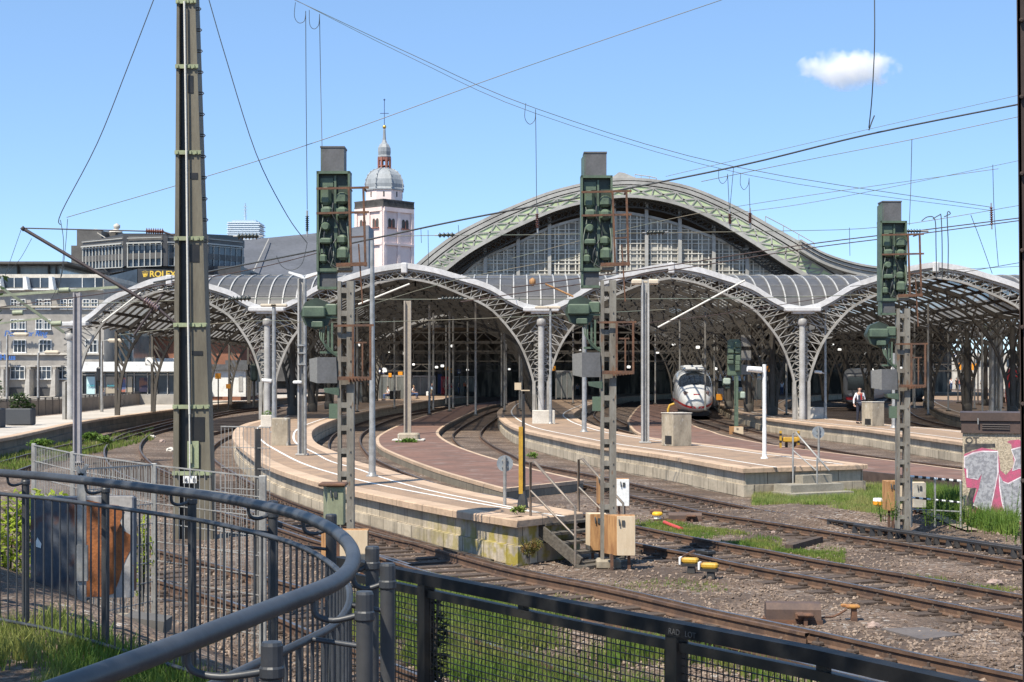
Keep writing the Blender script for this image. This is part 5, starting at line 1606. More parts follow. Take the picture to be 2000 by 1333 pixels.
pipe = M("worn_pipe", (0.17, 0.15, 0.13), (0.24, 0.19, 0.15), scale=9, rough=.5, metal=.3)
for a in (-.03, W+.05):
    m = MB(); L = RUN*.92
    top, bt = stp(a, -.02, ZP+.95), stp(a, L, ZP+.06 - (ZP-zb)*.25 + .35)
    m.tube([stp(a, -.02, ZP-.15), top, top + n_*.09 + Vector((0, 0, .02)), bt, stp(a, L, zb)], .024, 8)
    m.tube([stp(a, -.02, ZP+.45), stp(a, L, bt.z-.5)], .02, 8); m.build("handrail", pipe, t)

# concrete steps of the broad platform
A_, B_ = G(1500, 913, ZP), G(1612, 909, ZP)
t = T("concrete_steps", "concrete steps with tubular handrail set into the end of the broad platform", "steps", (A_.x, A_.y, 0))
u = B_ - A_; u.z = 0; W = u.length; u.normalize(); n_ = Vector((u.y, -u.x, 0))
if n_.y > 0: n_ = -n_
stepmat = M("step_concrete", (0.33, 0.30, 0.245), (0.26, 0.235, 0.19), scale=2, rough=.9, bump=.2)
for k, (z0, o0) in enumerate(((.42, .45), (.20, .85), (-.0, 1.2))):
    m = MB(); q = [A_ + u*(W*.42 if k == 0 else W*.05*(2-k)) + n_*.12, A_ + u*(W*(.93+.03*k)) + n_*.12]
    a, c = q
    m.prism([(a.x, a.y, -.3), (c.x, c.y, -.3), tuple((c + n_*(o0-.12)).xy) + (-.3,), tuple((a + n_*(o0-.12)).xy) + (-.3,)], (0, 0, z0+.3)); m.build("step", stepmat, t)
m = MB(); q = A_ + u*(W*.38)
tp = Vector((q.x, q.y, ZP+.95)) - n_*.0; lo = Vector((q.x, q.y, 0)) + n_*.75
m.tube([Vector((q.x, q.y, -.1)) + n_*.12, Vector((q.x, q.y, ZP+.90)) + n_*.12, Vector((q.x, q.y, ZP+.95)) + n_*.18 + u*.05, lo + u*.75 + Vector((0, 0, .55))], .025, 8)
m.tube([lo + u*.32 + Vector((0, 0, -.1)), lo + u*.32 + Vector((0, 0, .9))], .025, 8)
m.tube([Vector((q.x, q.y, ZP+.45)) + n_*.12, lo + u*.32 + Vector((0, 0, .55))], .018, 8); m.build("handrail", galv, t)
# ---------------------------------------------------------------- trains
ice_white = M("train_white", (0.78, 0.78, 0.76), (0.70, 0.70, 0.69), scale=.6, rough=.25, coat=.4, fine=.02)
train_red = M("train_red", (0.55, 0.02, 0.025), rough=.3, coat=.3, fine=.02)
train_dark = M("train_under", (0.03, 0.03, 0.032), rough=.6)
screen_gl = M("train_screen", (0.012, 0.016, 0.02), rough=.06, spec=.8, fine=0)
def along(path, s):
    acc = 0
    for a, b in zip(path, path[1:]):
        l = hypot(b[0]-a[0], b[1]-a[1])
        if acc + l >= s:
            t = (s-acc)/l
            return Vector((a[0]+(b[0]-a[0])*t, a[1]+(b[1]-a[1])*t, 0)), Vector((b[0]-a[0], b[1]-a[1], 0)).normalized()
        acc += l
    a, b = path[-2], path[-1]; d_ = Vector((b[0]-a[0], b[1]-a[1], 0)).normalized()
    return Vector((b[0], b[1], 0)) + d_*(s-acc), d_
def ringpt(path, s, hw, zb, zt, e, ang, off=0.0):
    c, d_ = along(path, s); r_ = Vector((d_.y, -d_.x, 0))
    ca, sa = cos(ang), sin(ang); p = 2/e
    x = (abs(ca)**p)*(1 if ca >= 0 else -1)*(hw+off); z = (abs(sa)**p)*(1 if sa >= 0 else -1)
    zc, hz_ = (zb+zt)/2, (zt-zb)/2+off
    return c + r_*x + Vector((0, 0, zc+z*hz_))
def loft(m, path, secs, a0=0, a1=2*pi, n=36, off=0.0, close=True, smooth=True):
    vs = []; 
    for s, hw, zb, zt, e in secs:
        for k in range(n if close else n+1): vs.append(ringpt(path, s, hw, zb, zt, e, a0+(a1-a0)*k/n, off))
    q = n if close else n+1; fs = []
    for i in range(len(secs)-1):
        for k in range(n):
            k2 = (k+1) % q
            fs.append((i*q+k, i*q+k2, (i+1)*q+k2, (i+1)*q+k))
    m.add(vs, fs, smooth=smooth)
    if close: m.add(vs[:q], [tuple(reversed(range(q)))])
    return m
NOSE = cat([(0,.10,.85,1.15,2.0),(.12,.55,.62,1.45,2.1),(.4,.88,.50,1.75,2.2),(.9,1.13,.42,2.12,2.3),(1.6,1.30,.36,2.55,2.4),(2.4,1.40,.32,3.02,2.5),(3.3,1.46,.30,3.45,2.7),(4.4,1.48,.30,3.72,2.9),(6,1.48,.30,3.86,3.1)], 4)
pt5 = [tuple(p) for p in gpath(T5, 0.0, 8)]
cpath = offset_path(pt5, -0.75)
cpath = [p for p in cpath if p[1] > 113]
# keep the deep part of the curve gentle
a, b = cpath[0], cpath[min(len(cpath)-1, 10)]
ice_path = cat([(14.1, 115), (14.5, 123), (15.4, 133), (17.6, 148), (21.3, 165), (27.3, 185), (34.8, 205)], 6)
t = T("express_train", "white high-speed train with red stripe and dark oval windscreen under the third arch", "train", (13.2, 113, 0))
S0 = 3.0
secs = [(S0+s, hw, zb, zt, e) for s, hw, zb, zt, e in NOSE] + [(S0+x, 1.48, .30, 3.86, 3.1) for x in (8, 10, 13, 17, 21, 25.2)]
m = MB(); loft(m, ice_path, secs); m.build("body", ice_white, t)
m = MB(); loft(m, ice_path, [(S0+s, 1.48, .30, 3.86, 3.1) for s in (25.9, 29, 33, 38, 43, 48, 50.7)]); loft(m, ice_path, [(S0+s, 1.48, .3, 3.86, 3.1) for s in (51.4, 56, 62, 70, 76)]); m.build("following_cars", ice_white, t)
m = MB(); loft(m, ice_path, [(S0+24.8, 1.3, .6, 3.6, 3), (S0+26.2, 1.3, .6, 3.6, 3)], n=16); m.build("gangway", train_dark, t)
def nose_sec(s):
    return tuple(interp([(q[0], q[i]) for q in NOSE], s) for i in range(1, 5))
m = MB(); K = 26; vs = []
for k in range(K):                # oval windscreen patch following the nose skin
    pass
rows = 10; cols = 16; gv = []
for i in range(rows+1):
    s = 1.55 + (3.6-1.55)*i/rows
    f = (i/rows)*2-1
    half = radians(58)*sqrt(max(0.0, 1-abs(f)**2.6)) + radians(2)
    hw, zb, zt, e = nose_sec(s)
    for k in range(cols+1):
        ang = pi/2 + half*(1-2*k/cols)
        gv.append(ringpt(ice_path, S0+s, hw, zb, zt, e, ang, .02))
m.add(gv, [(i*(cols+1)+k, i*(cols+1)+k+1, (i+1)*(cols+1)+k+1, (i+1)*(cols+1)+k) for i in range(rows) for k in range(cols)], smooth=True); m.build("windscreen", screen_gl, t, fix=False)
# red stripe: sags towards the tip
m = MB(); gv = []; ss = [0.02, .06, .12, .2, .35, .6, .9, 1.3, 1.8, 2.4, 3.2, 4.4, 6, 10, 15, 20, 25.2]
for side in (-1, 1):
    gv = []
    for s in ss:
        hw, zb, zt, e = nose_sec(min(s, 6)); zc = .78 + .55*(1-math.exp(-s/1.3))
        for dz in (-.09, .09):
            z = zc+dz; zm, hz_ = (zb+zt)/2, (zt-zb)/2
            v = max(-.98, min(.98, (z-zm)/hz_)); sa = abs(v)**(e/2); ca = sqrt(max(0, 1-sa*sa)); x = ca**(2/e)*hw + .018
            c, d_ = along(ice_path, S0+s-.015); r_ = Vector((d_.y, -d_.x, 0)); gv.append(c + r_*x*side + Vector((0, 0, z)))
    m.add(gv, [(2*i, 2*i+1, 2*i+3, 2*i+2) for i in range(len(ss)-1)])
c, d_ = along(ice_path, S0-.03); r_ = Vector((d_.y, -d_.x, 0))
m.build("red_stripe", train_red, t, fix=False)
m = MB()
for side in (-1, 1):
    gv = []
    xs_ = [7 + k*1.5 for k in range(46)]
    for s in xs_:
        for z in (2.0, 2.75):
            c, d_ = along(ice_path, S0+s); r_ = Vector((d_.y, -d_.x, 0)); gv.append(c + r_*1.505*side + Vector((0, 0, z)))
    m.add(gv, [(2*i, 2*i+1, 2*i+3, 2*i+2) for i in range(len(xs_)-1)])
m.build("window_band", screen_gl, t, fix=False)
for side in (-1, 1):
    hw, zb, zt, e = nose_sec(.75); m = MB()
    p = ringpt(ice_path, S0+.75, hw, zb, zt, e, pi/2 + side*radians(42), .015); q = ringpt(ice_path, S0+1.0, *nose_sec(1.0), pi/2 + side*radians(46), .02)
    m.tube([p, q], [.17, .13], 10); m.build("headlight", M("headlight_glass", (0.10, 0.08, 0.08), (0.35, 0.2, 0.18), scale=6, rough=.1), t)
m = MB(); q = ringpt(ice_path, S0+.45, *nose_sec(.45), pi/2, .01); m.cbox(q, (.5, .05, .09), bev=.02); m.build("nose_mark", train_red, t)
m = MB(); loft(m, ice_path, [(S0+.9, 1.0, .12, .55, 4), (S0+2, 1.32, .1, .5, 4), (S0+24, 1.32, .1, .5, 4)], n=16); m.build("skirt", train_dark, t)
m = MB()
for s in (4.2, 6.5, 9.5): 
    c, d_ = along(ice_path, S0+s); m.cbox((c.x, c.y, 3.95 if s > 5 else 3.78), (1.6, 1.7, .30), bev=.12)
m.build("roof_fairing", ice_white, t)

def boxtrain(name, label, path, z0, front, stripe, glass, L=60, hw=1.47, dark=False):
    p0_, d_ = along(path, 0)
    t = T(name, label, "train", (p0_.x, p0_.y, 0))
    secs = [(0.0, hw*.86, .75, 3.3, 5), (.15, hw*.95, .6, 3.6, 5), (.6, hw, .5, 3.9, 5), (1.2, hw, .45, 4.0, 5)] + [(x, hw, .45, 4.0, 5) for x in range(4, L, 4)]
    m = MB(); loft(m, path, secs, n=28); m.build("body", front, t)
    c = p0_; r_ = Vector((d_.y, -d_.x, 0))
    m = MB(); m.prism([c + r_*x - d_*.02 + Vector((0, 0, z)) for x, z in ((-1.05, 1.9), (1.05, 1.9), (1.0, 3.15), (-1.0, 3.15))], tuple(d_*.1)); m.build("windscreen", glass, t)
    m = MB(); m.prism([c + r_*x - d_*.015 + Vector((0, 0, z)) for x, z in ((-1.2, .95), (1.2, .95), (1.2, 1.25), (-1.2, 1.25))], tuple(d_*.1)); m.build("front_stripe", stripe, t)
    for s in (-1, 1):
        m = MB(); q = c + r_*s*.8 - d_*.05 + Vector((0, 0, 1.45)); m.cbox(q, (.3, .12, .18), bev=.03); m.build("headlight", white_paint, t)
    m = MB()
    for s in (-1, 1):
        gv = []; xs_ = [2 + 2.0*k for k in range(int((L-6)/2))]
        for x in xs_:
            cc, dd = along(path, x); rr_ = Vector((dd.y, -dd.x, 0))
            for z in (2.0, 2.85): gv.append(cc + rr_*s*(hw+.02) + Vector((0, 0, z)))
        m.add(gv, [(2*i, 2*i+1, 2*i+3, 2*i+2) for i in range(len(xs_)-1)])
    m.build("window_band", glass, t, fix=False)
    m = MB(); loft(m, path, [(.8, 1.2, .05, .5, 4), (L-6, 1.2, .05, .5, 4)], n=12); m.build("underframe", train_dark, t)
    return t
icp = cat([(33.4, 148), (36.2, 160), (40.2, 175), (46, 195), (53, 215)], 6)
boxtrain("passenger_train", "grey and white passenger train with black front standing in deep shade behind the bald man", icp, 0, M("train_grey", (0.16, 0.165, 0.175), rough=.4), train_red, screen_gl)
rdp = cat([(43.9, 132), (48.6, 145), (54.6, 160), (63, 180), (75, 205)], 6)
boxtrain("regional_train", "red regional train at the right picture edge behind the far platform", rdp, 0, train_red, white_paint, screen_gl)

# ---------------------------------------------------------------- people
SKIN = M("skin", (0.50, 0.30, 0.22), (0.44, 0.26, 0.19), scale=8, rough=.6, fine=.04)
def clothm(name, c): return M("cloth_" + name, c, tuple(v*.8 for v in c), scale=7, rough=.85, fine=.08)
def skel(name, verts, edges, radii, mat, parent, root=0):
    me = bpy.data.meshes.new(name); me.from_pydata([tuple(v) for v in verts], edges, [])
    me.materials.append(mat)
    o = link(bpy.data.objects.new(name, me)); o.parent = parent
    md = o.modifiers.new("skin", 'SKIN'); md.use_smooth_shade = True
    sv = me.skin_vertices[0].data
    for i, r in enumerate(radii):
        rr_ = r if isinstance(r, tuple) else (r, r)
        sv[i].radius = rr_; sv[i].use_root = (i == root)
    s = o.modifiers.new("sub", 'SUBSURF'); s.levels = 1; s.render_levels = 2
    return o
def person(label, loc, h, rz, top, legs, hair=None, pose='stand', sleeve=1, shorts=False, vest=None, extra=None, detail=False):
    k = h/1.75
    t = T("person", label, "person", loc, rz)
    J = dict(pel=(0,0,.95), sp=(0,.005,1.15), ch=(0,0,1.36), nk=(0,.005,1.49), hb=(0,-.01,1.565), ht=(0,-.01,1.68))
    for s, n in ((1, 'L'), (-1, 'R')):
        J.update({'sh'+n: (.175*s,0,1.40), 'el'+n: (.25*s,.03,1.13), 'wr'+n: (.255*s,-.06,.90), 'ha'+n: (.255*s,-.09,.81),
                  'hi'+n: (.095*s,0,.90), 'kn'+n: (.105*s,-.015,.50), 'an'+n: (.11*s,.03,.09), 'to'+n: (.12*s,-.13,.03)})
    if pose == 'walk':
        J.update(knL=(.1,-.16,.52), anL=(.1,-.24,.12), toL=(.1,-.40,.07), knR=(-.1,.02,.50), anR=(-.1,.25,.14), toR=(-.1,.16,.03), wrL=(.25,.10,.92), haL=(.25,.12,.84), wrR=(-.25,-.20,.94), haR=(-.25,-.25,.87))
    if pose == 'sit':
        dz = -.47
        for n in ('pel','sp','ch','nk','hb','ht','shL','shR','elL','elR'): J[n] = (J[n][0], J[n][1]+(.0 if n == 'pel' else -.06), J[n][2]+dz)
        for s, n in ((1, 'L'), (-1, 'R')):
            J.update({'hi'+n: (.1*s,-.05,.46), 'kn'+n: (.12*s,-.45,.50), 'an'+n: (.12*s,-.42,.09), 'to'+n: (.12*s,-.58,.03), 'wr'+n: (.17*s,-.34,.58), 'ha'+n: (.13*s,-.42,.57)})
    if pose == 'phone':
        J.update(elR=(-.27,.06,1.14), wrR=(-.30,.0,.93), haR=(-.28,-.03,.86), elL=(.27,.02,1.14), wrL=(.12,-.22,1.16), haL=(.05,-.25,1.20), anL=(.12,.06,.09), toL=(.14,-.10,.03))
    if pose == 'bag':
        J.update(wrL=(.27,-.02,.89), haL=(.27,-.03,.80))
    J = {n: tuple(c*k for c in v) for n, v in J.items()}
    names_ = list(J); idx = {n: i for i, n in enumerate(names_)}
    E = [('pel','sp'),('sp','ch'),('ch','nk'),('nk','hb'),('hb','ht')]
    for n in 'LR': E += [('ch','sh'+n),('sh'+n,'el'+n),('el'+n,'wr'+n),('wr'+n,'ha'+n),('pel','hi'+n),('hi'+n,'kn'+n),('kn'+n,'an'+n),('an'+n,'to'+n)]
    R_ = dict(pel=(.14,.10), sp=(.125,.09), ch=(.15,.10), nk=.052, hb=(.072,.085), ht=(.072,.085))
    for n in 'LR': R_.update({'sh'+n: .058, 'el'+n: .042, 'wr'+n: .028, 'ha'+n: (.036,.024), 'hi'+n: .085, 'kn'+n: .058, 'an'+n: .038, 'to'+n: (.042,.03)})
    def rad(n, f=1.0): r = R_[n]; return tuple(v*k*f for v in r) if isinstance(r, tuple) else r*k*f
    skel("body", [J[n] for n in names_], [(idx[a], idx[b]) for a, b in E], [rad(n, .93) for n in names_], SKIN, t, 0)
    def sub(name, ns, es, f, mat, mod=None):
        ii = {n: i for i, n in enumerate(ns)}
        vv = [(mod or {}).get(n, J[n]) for n in ns]
        return skel(name, vv, [(ii[a], ii[b]) for a, b in es], [rad(n, f) for n in ns], mat, t, 0)
    tn, te = ['sp','pel','ch','nk','shL','shR'], [('pel','sp'),('sp','ch'),('ch','nk'),('ch','shL'),('ch','shR')]
    md = {'nk': tuple(a+(b-a)*.45 for a, b in zip(J['ch'], J['nk']))}
    if sleeve:
        for n in 'LR': tn += ['el'+n]; te += [('sh'+n,'el'+n)]
        if sleeve > 1:
            for n in 'LR': tn += ['wr'+n]; te += [('el'+n,'wr'+n)]
        else:
            for n in 'LR': md['el'+n] = tuple(a+(b-a)*.75 for a, b in zip(J['sh'+n], J['el'+n]))
    so_ = sub("shirt", tn, te, 1.14, top, md)
    ln, le = ['pel'], []
    for n in 'LR':
        ln += ['hi'+n,'kn'+n]; le += [('pel','hi'+n),('hi'+n,'kn'+n)]
        if not shorts: ln += ['an'+n]; le += [('kn'+n,'an'+n)]
    sub("shorts" if shorts else "trousers", ln, le, 1.16, legs)
    for n in 'LR':
        a, b = Vector(J['an'+n]), Vector(J['to'+n]); m = MB()
        m.tube([a + Vector((0, .05*k, -.03*k)), a.lerp(b, .4) + Vector((0, 0, -.02*k)), b + Vector((0, -.03*k, 0))], [.045*k, .052*k, .035*k], 8)
        o = m.build("shoe", black, None); o.parent = t
    if vest: sub("vest", ['sp','pel','ch'], [('pel','sp'),('sp','ch')], 1.30, vest, {'pel': tuple(a+(b-a)*.25 for a, b in zip(J['pel'], J['sp']))})
    hc = Vector(J['hb']).lerp(Vector(J['ht']), .55)
    if hair:
        m = MB(); vs = []; m.lathe([(.085*k*cos(a), .115*k*sin(a)) for a in [radians(v) for v in (-18, 0, 20, 45, 70, 88)]], (hc.x, hc.y+.018*k, hc.z+.02*k), 12)
        o = m.build("hair", hair, None); o.parent = t
    m = MB(); m.cbox((hc.x, hc.y-.092*k, hc.z-.015*k), (.022*k, .03*k, .045*k), bev=.008*k); o = m.build("nose", SKIN, None); o.parent = t
    for s in (-1, 1):
        m = MB(); m.cbox((hc.x+s*.033*k, hc.y-.083*k, hc.z+.018*k), (.026*k, .012*k, .012*k)); o = m.build("eye", black, None); o.parent = t
        m = MB(); m.cbox((hc.x+s*.078*k, hc.y+.01*k, hc.z), (.014*k, .035*k, .055*k), bev=.005*k); o = m.build("ear", SKIN, None); o.parent = t
    if detail:
        m = MB(); m.cbox((hc.x, hc.y-.085*k, hc.z-.055*k), (.045*k, .012*k, .008*k)); o = m.build("mouth", M("lip", (0.30, 0.12, 0.10), rough=.6, fine=0), None); o.parent = t
        for n, s in (('L', 1), ('R', -1)):
            a, b = Vector(J['wr'+n]), Vector(J['ha'+n]); d_ = (b-a).normalized(); sd = d_.cross(Vector((0, 1, .2))).normalized()
            for f in range(4):
                q = b + sd*(f-1.5)*.019*k; m = MB()
                m.tube([q, q + d_*.04*k + Vector((0, -.008, 0)), q + d_*(.065+.012*(f in (1, 2)))*k + Vector((0, -.03*k, 0))], [.0095*k, .009*k, .007*k], 6); o = m.build("finger", SKIN, None); o.parent = t
            q = a.lerp(b, .6) - sd*.035*k; m = MB(); m.tube([q, q - sd*.02*k + d_*.03*k + Vector((0, -.015, 0)), q - sd*.01*k + d_*.055*k + Vector((0, -.03*k, 0))], [.011*k, .010*k, .008*k], 6); o = m.build("thumb", SKIN, None); o.parent = t
    if extra: extra(t, J, k)
    return t
hair_dk = M("hair_dark", (0.035, 0.025, 0.02), rough=.7); hair_fair = M("hair_fair", (0.25, 0.17, 0.09), rough=.7); hair_gr = M("hair_grey", (0.35, 0.34, 0.33), rough=.7)
def man_extra(t, J, k):
    m = MB(); c = Vector(J['ch']); m.prism([(-.035, c.y-.135*k, c.z+.08), (.035, c.y-.135*k, c.z+.08), (.03, c.y-.165*k, c.z-.28), (-.03, c.y-.165*k, c.z-.28)], (0, -.012, 0)); o = m.build("tie", clothm("red", (0.45, 0.03, 0.03)), None); o.parent = t
    m = MB(); c = Vector(J['haL']); m.cbox(c + Vector((0, -.03, .05)), (.05, .02, .11), bev=.006); o = m.build("phone", black, None); o.parent = t
b = G(1679, 828, ZP)
mh = (828-755)*b.y/F
person("bald man in white shirt, dark waistcoat and red tie, standing by a concrete box", tuple(b), mh, radians(15), clothm("white", (0.78, 0.79, 0.82)), clothm("navy", (0.025, 0.028, 0.045)), None, 'phone', 2, vest=clothm("navy_vest", (0.03, 0.035, 0.06)), extra=man_extra, detail=True)
def far(label, x, yf, hpx, rz, *a, z=ZP, d=None, **kw):
    if d is None: b = G(x, yf, z)
    else: b = P(x, yf, d)
    return person(label, tuple(b), hpx*b.y/F, rz, *a, **kw)
W_, B2, R2 = clothm("white", (0, 0, 0)), clothm("blue", (0.06, 0.10, 0.22)), clothm("red", (0.45, 0.03, 0.03))
KH, LB, GRN, BLK, ORG = clothm("khaki", (0.45, 0.38, 0.27)), clothm("light_blue", (0.40, 0.55, 0.75)), clothm("olive", (0.14, 0.15, 0.07)), clothm("black", (0.02, 0.02, 0.022)), clothm("orange", (0.75, 0.15, 0.03))
far("man in light blue shirt and pale shorts walking along the platform", 844, 777.5, 30, radians(20), LB, KH, hair_dk, pose='walk', shorts=True)
far("person in white top crouched on a bench by dark luggage", 759, 782, 38, radians(-60), W_, B2, hair_dk, pose='sit')
far("person in white top and jeans seated beside the grey pole", 807, 779, 36, radians(60), W_, B2, hair_fair, pose='sit')
far("person in red top standing near the red vending machine", 882, 772, 25, radians(10), R2, KH, hair_dk)
far("worker in orange vest seen in the shade by the letter B board", 909, 769, 25, radians(190), ORG, BLK, hair_gr, sleeve=2)
far("person in dark clothes standing next to the worker in orange", 896, 769.5, 23, radians(100), GRN, B2, hair_dk)
far("person in white shirt partly hidden behind the tapered pole", 719, 776, 28, radians(0), W_, KH, hair_dk)
far("person in dark suit waiting before the red vending machine", 871, 773, 24, radians(30), BLK, BLK, hair_dk)
far("person in grey top standing near the shelter left of the centre signal", 1128, 775, 27, radians(0), clothm("grey", (0.3, 0.3, 0.32)), BLK, hair_dk)
far("person in yellow top near the stack of grey panels", 1508, 774, 26, radians(0), clothm("yellow", (0.7, 0.5, 0.06)), BLK, hair_dk)
far("person in white top and jeans on the platform behind the column", 1527, 773, 30, radians(0), W_, B2, hair_fair)
far("person in dark jacket seated by the stack of grey panels", 1503, 780, 32, radians(40), B2, B2, hair_dk, pose='sit')
for i, (x, yf, h, c1, c2, lab) in enumerate(((1858, 762, 24, W_, B2, "person in white at the left of the crowd under the right arch"), (1868, 763, 25, BLK, BLK, "person in black amid the crowd under the right arch"),
    (1874, 764, 25, R2, B2, "person in red amid the crowd under the right arch"), (1882, 763, 26, GRN, BLK, "person in olive amid the crowd under the right arch"), (1899, 764, 26, B2, KH, "person in blue between the clustered columns"), (1918, 763, 25, LB, BLK, "person in light blue between the clustered columns at right"))):
    far(lab, x, yf, h, radians(40*i), c1, c2, hair_dk, d=185+4*i)
# street behind the left railing
far("person in white leaning on a bicycle behind the railing, left", 202, 796.3, 38, radians(80), W_, KH, hair_fair, d=126)
far("person in straw hat and beige top behind the railing", 293, 787.6, 36, radians(30), KH, B2, hair_fair, d=148)
far("person in pale blue top and sunhat behind the railing", 314, 786, 36, radians(-30), LB, W_, hair_fair, d=153)

# bicycles along the railing
def bicycle():
    t = T("bicycle", "silver bicycle leaning behind the platform railing", "bicycle", (0, 0, 0), group="bicycles behind the railing")
    for x in (-.52, .52):
        m = MB(); m.tube([(x+.33*cos(a), 0, .34+.33*sin(a)) for a in [2*pi*i/20 for i in range(21)]], .018, 6, caps=False); w = m.build("wheel", dark_steel, t)
        m = MB()
        for i in range(8): m.bar((x, 0, .34), (x+.32*cos(i*pi/4), 0, .34+.32*sin(i*pi/4)), .006)
        m.build("spokes", galv, w)
    m = MB()
    for a, b in (((-.52, .34), (-.18, .82)), ((-.18, .82), (.35, .84)), ((-.05, .32), (.38, .72)), ((-.52, .34), (-.05, .32)), ((-.05, .32), (-.2, .9)), ((.35, .95), (.52, .34))): m.tube([(a[0], 0, a[1]), (b[0], 0, b[1])], .02, 6)
    m.build("frame", galv, t)
    m = MB(); m.cbox((-.21, 0, .95), (.26, .14, .06), bev=.02); m.build("saddle", black, t)
    m = MB(); m.tube([(.3, -.28, 1.03), (.36, -.1, .98), (.36, .1, .98), (.3, .28, 1.03)], .015, 6); m.build("handlebar", galv, t)
    return t
bk = bicycle()
for i, (x, yf, d_, lab) in enumerate(((222, 795.4, 128, "bicycle parked left of the first inner column behind the railing"), (278, 789.0, 144, "bicycle parked just left of the person in straw hat"), (303, 787.0, 150, "bicycle parked between the two people in hats"), (332, 784.8, 157, "bicycle parked just left of the tall riveted mast"))):
    b = P(x, yf, d_)
    if i == 0: bk.location = b; bk.rotation_euler = (0, 0, .1); bk["label"] = lab
    else: dup(bk, b, .1*i, lab)

# railing of the far left platform
rp = [P(x, y, d) for x, y, d in ((-60, 822, 99), (40, 812, 101), (130, 808, 103), (200, 801, 105), (330, 790, 109), (430, 781, 113), (520, 776, 116))]
pos = [tuple(G(x, y, ZP)[:2]) for x, y in cat([(-120, 832), (0, 819), (130, 807), (200, 799), (300, 787.5), (400, 779.5), (480, 774)], 5)]
t = T("platform_railing", "black platform railing with thin posts in front of the street", "railing", (pos[8][0], pos[8][1], ZP))
dkp = M("railing_brown", (0.07, 0.062, 0.055), rough=.6)
rs_ = resample(pos, 1.75)
m = MB()
for z in (1.15, 1.05): m.tube([(x, y, ZP+z) for x, y in rs_], .03, 6)
m.build("top_rail", dkp, t)
pr = None
for i, (x, y) in enumerate(rs_[:60]):
    if pr is None:
        m = MB(); m.cbox((0, 0, .58), (.09, .05, 1.16)); pr = m.build("post", dkp, None); pr.parent = t; o = pr
    else: o = link(pr.copy())
    o.location = (x-t.location.x, y-t.location.y, 0)
m = MB()
for a, b in zip(rs_, rs_[1:]): m.prism([(a[0], a[1]+.4, ZP), (b[0], b[1]+.4, ZP), (b[0], b[1]+.4, ZP+1.0), (a[0], a[1]+.4, ZP+1.0)], (0, .15, 0))
t2 = T("parapet_wall", "low brown parapet wall just behind the black platform railing", "wall", (pos[8][0], pos[8][1]+.5, ZP)); m.build("wall", M("parapet_brown", (0.23, 0.19, 0.155), (0.18, 0.15, 0.125), scale=.8, rough=.9), t2)
b = P(42, 830, 79); t = T("planter", "dark planter trough with green conifers at the left edge", "planter", tuple(b))
m = MB(); m.cbox((b.x-.05, b.y, b.z+.42), (1.35, .8, .85), bev=.05); m.build("trough", M("planter_grey", (0.055, 0.06, 0.068), rough=.7), t)
m = MB(); leafclump(m, (b.x-.1, b.y, b.z+1.15), .55, .4, .55, 600, .18, 5); leafclump(m, (b.x+.45, b.y, b.z+.95), .3, .3, .22, 160, .16, 6); m.build("conifer", M_leaf("conifer", (0.03, 0.055, 0.02), (0.06, 0.10, 0.025), scale=2), t, fix=False)
b = P(5, 835, 75); t = T("planter", "second dark planter with dense bush cut by the left picture edge", "planter", tuple(b))
m = MB(); m.cbox((b.x-1.2, b.y, b.z+.45), (2.4, 1.0, .95), bev=.05); m.build("trough", M("planter_grey", (0, 0, 0)), t)
m = MB(); leafclump(m, (b.x-.9, b.y, b.z+1.7), 1.0, .5, .9, 900, .22, 7); m.build("bush", M_leaf("conifer", (0, 0, 0), (0, 0, 0)), t, fix=False)

# ---------------------------------------------------------------- signs, shelters and machines under the canopies
def board(label, x, y, w, h, d, mat, letter=None, name="sign_board", catn="sign", hang=True, lab_mat=None):
    c = P(x, y, d); k = d/F
    t = T(name, label, catn, tuple(c))
    m = MB(); m.cbox((c.x, d, c.z), (w*k, .12, h*k), bev=.02); m.build("board", mat, t)
    m = MB(); m.tube([(c.x, d+.05, c.z-h*k/2 if not hang else c.z), (c.x, d+.05, (ZP if not hang else c.z+h*k/2+.8))], .05, 6); m.build("support", truss_shaded, t)
    if letter: text(letter, h*k*.95, (c.x, d-.08, c.z-h*k*.34), lab_mat or white_paint, t, "letter", ext=.01, align='CENTER', bold=.02)
    return t
board("blue board with a white letter A", 746, 725, 11, 11, 165, blue_sign, "A", hang=False)
board("blue board with a white letter B deep under the second arch", 897, 726, 8, 9, 236, blue_sign, "B", hang=False)
board("small blue board with a white letter A under the right arch", 1867, 697, 9, 8, 180, blue_sign, "A")
for i, (x, y, w, h, d, lab) in enumerate(((691, 726, 11, 10, 150, "orange triangular-topped sign behind the left signal"), (782, 731, 9, 9, 175, "orange sign left of the beige mast"), (762, 733, 6, 8, 172, "small orange sign beside the letter A board"),
    (872, 720, 9, 6, 222, "orange sign above the red vending machine"), (880, 724, 6, 8, 223, "orange sign right of the red vending machine"), (1081, 720, 8, 9, 150, "orange sign behind the middle canopy column"), (1464, 0, 0, 0, 0, ""),
    (1499, 721, 9, 11, 150, "orange sign behind the white camera pole"), (1878, 716, 13, 14, 175, "large orange panel left of the clustered columns"), (1903, 717, 10, 13, 178, "orange panel between the clustered columns"),
    (426, 735, 11, 11, 118, "orange sign on the far left platform beside the white kiosk"), (446, 755, 9, 9, 119, "lower orange sign near the white kiosk"), (1405, 776, 12, 12, 120, "orange trolley sign right of the smaller green signal"))):
    if w: board(lab, x, y, w, h, d, orange, hang=(y < 730 and x > 500))
t = T("vending_machine", "tall red vending machine on the platform beneath the orange signs", "vending machine", tuple(P(870, 771, 222)))
m = MB(); c = P(870, 771, 222); m.cbox((c.x, 222, c.z+1.3), (1.25, .9, 2.6), bev=.05); m.build("cabinet", train_red, t)
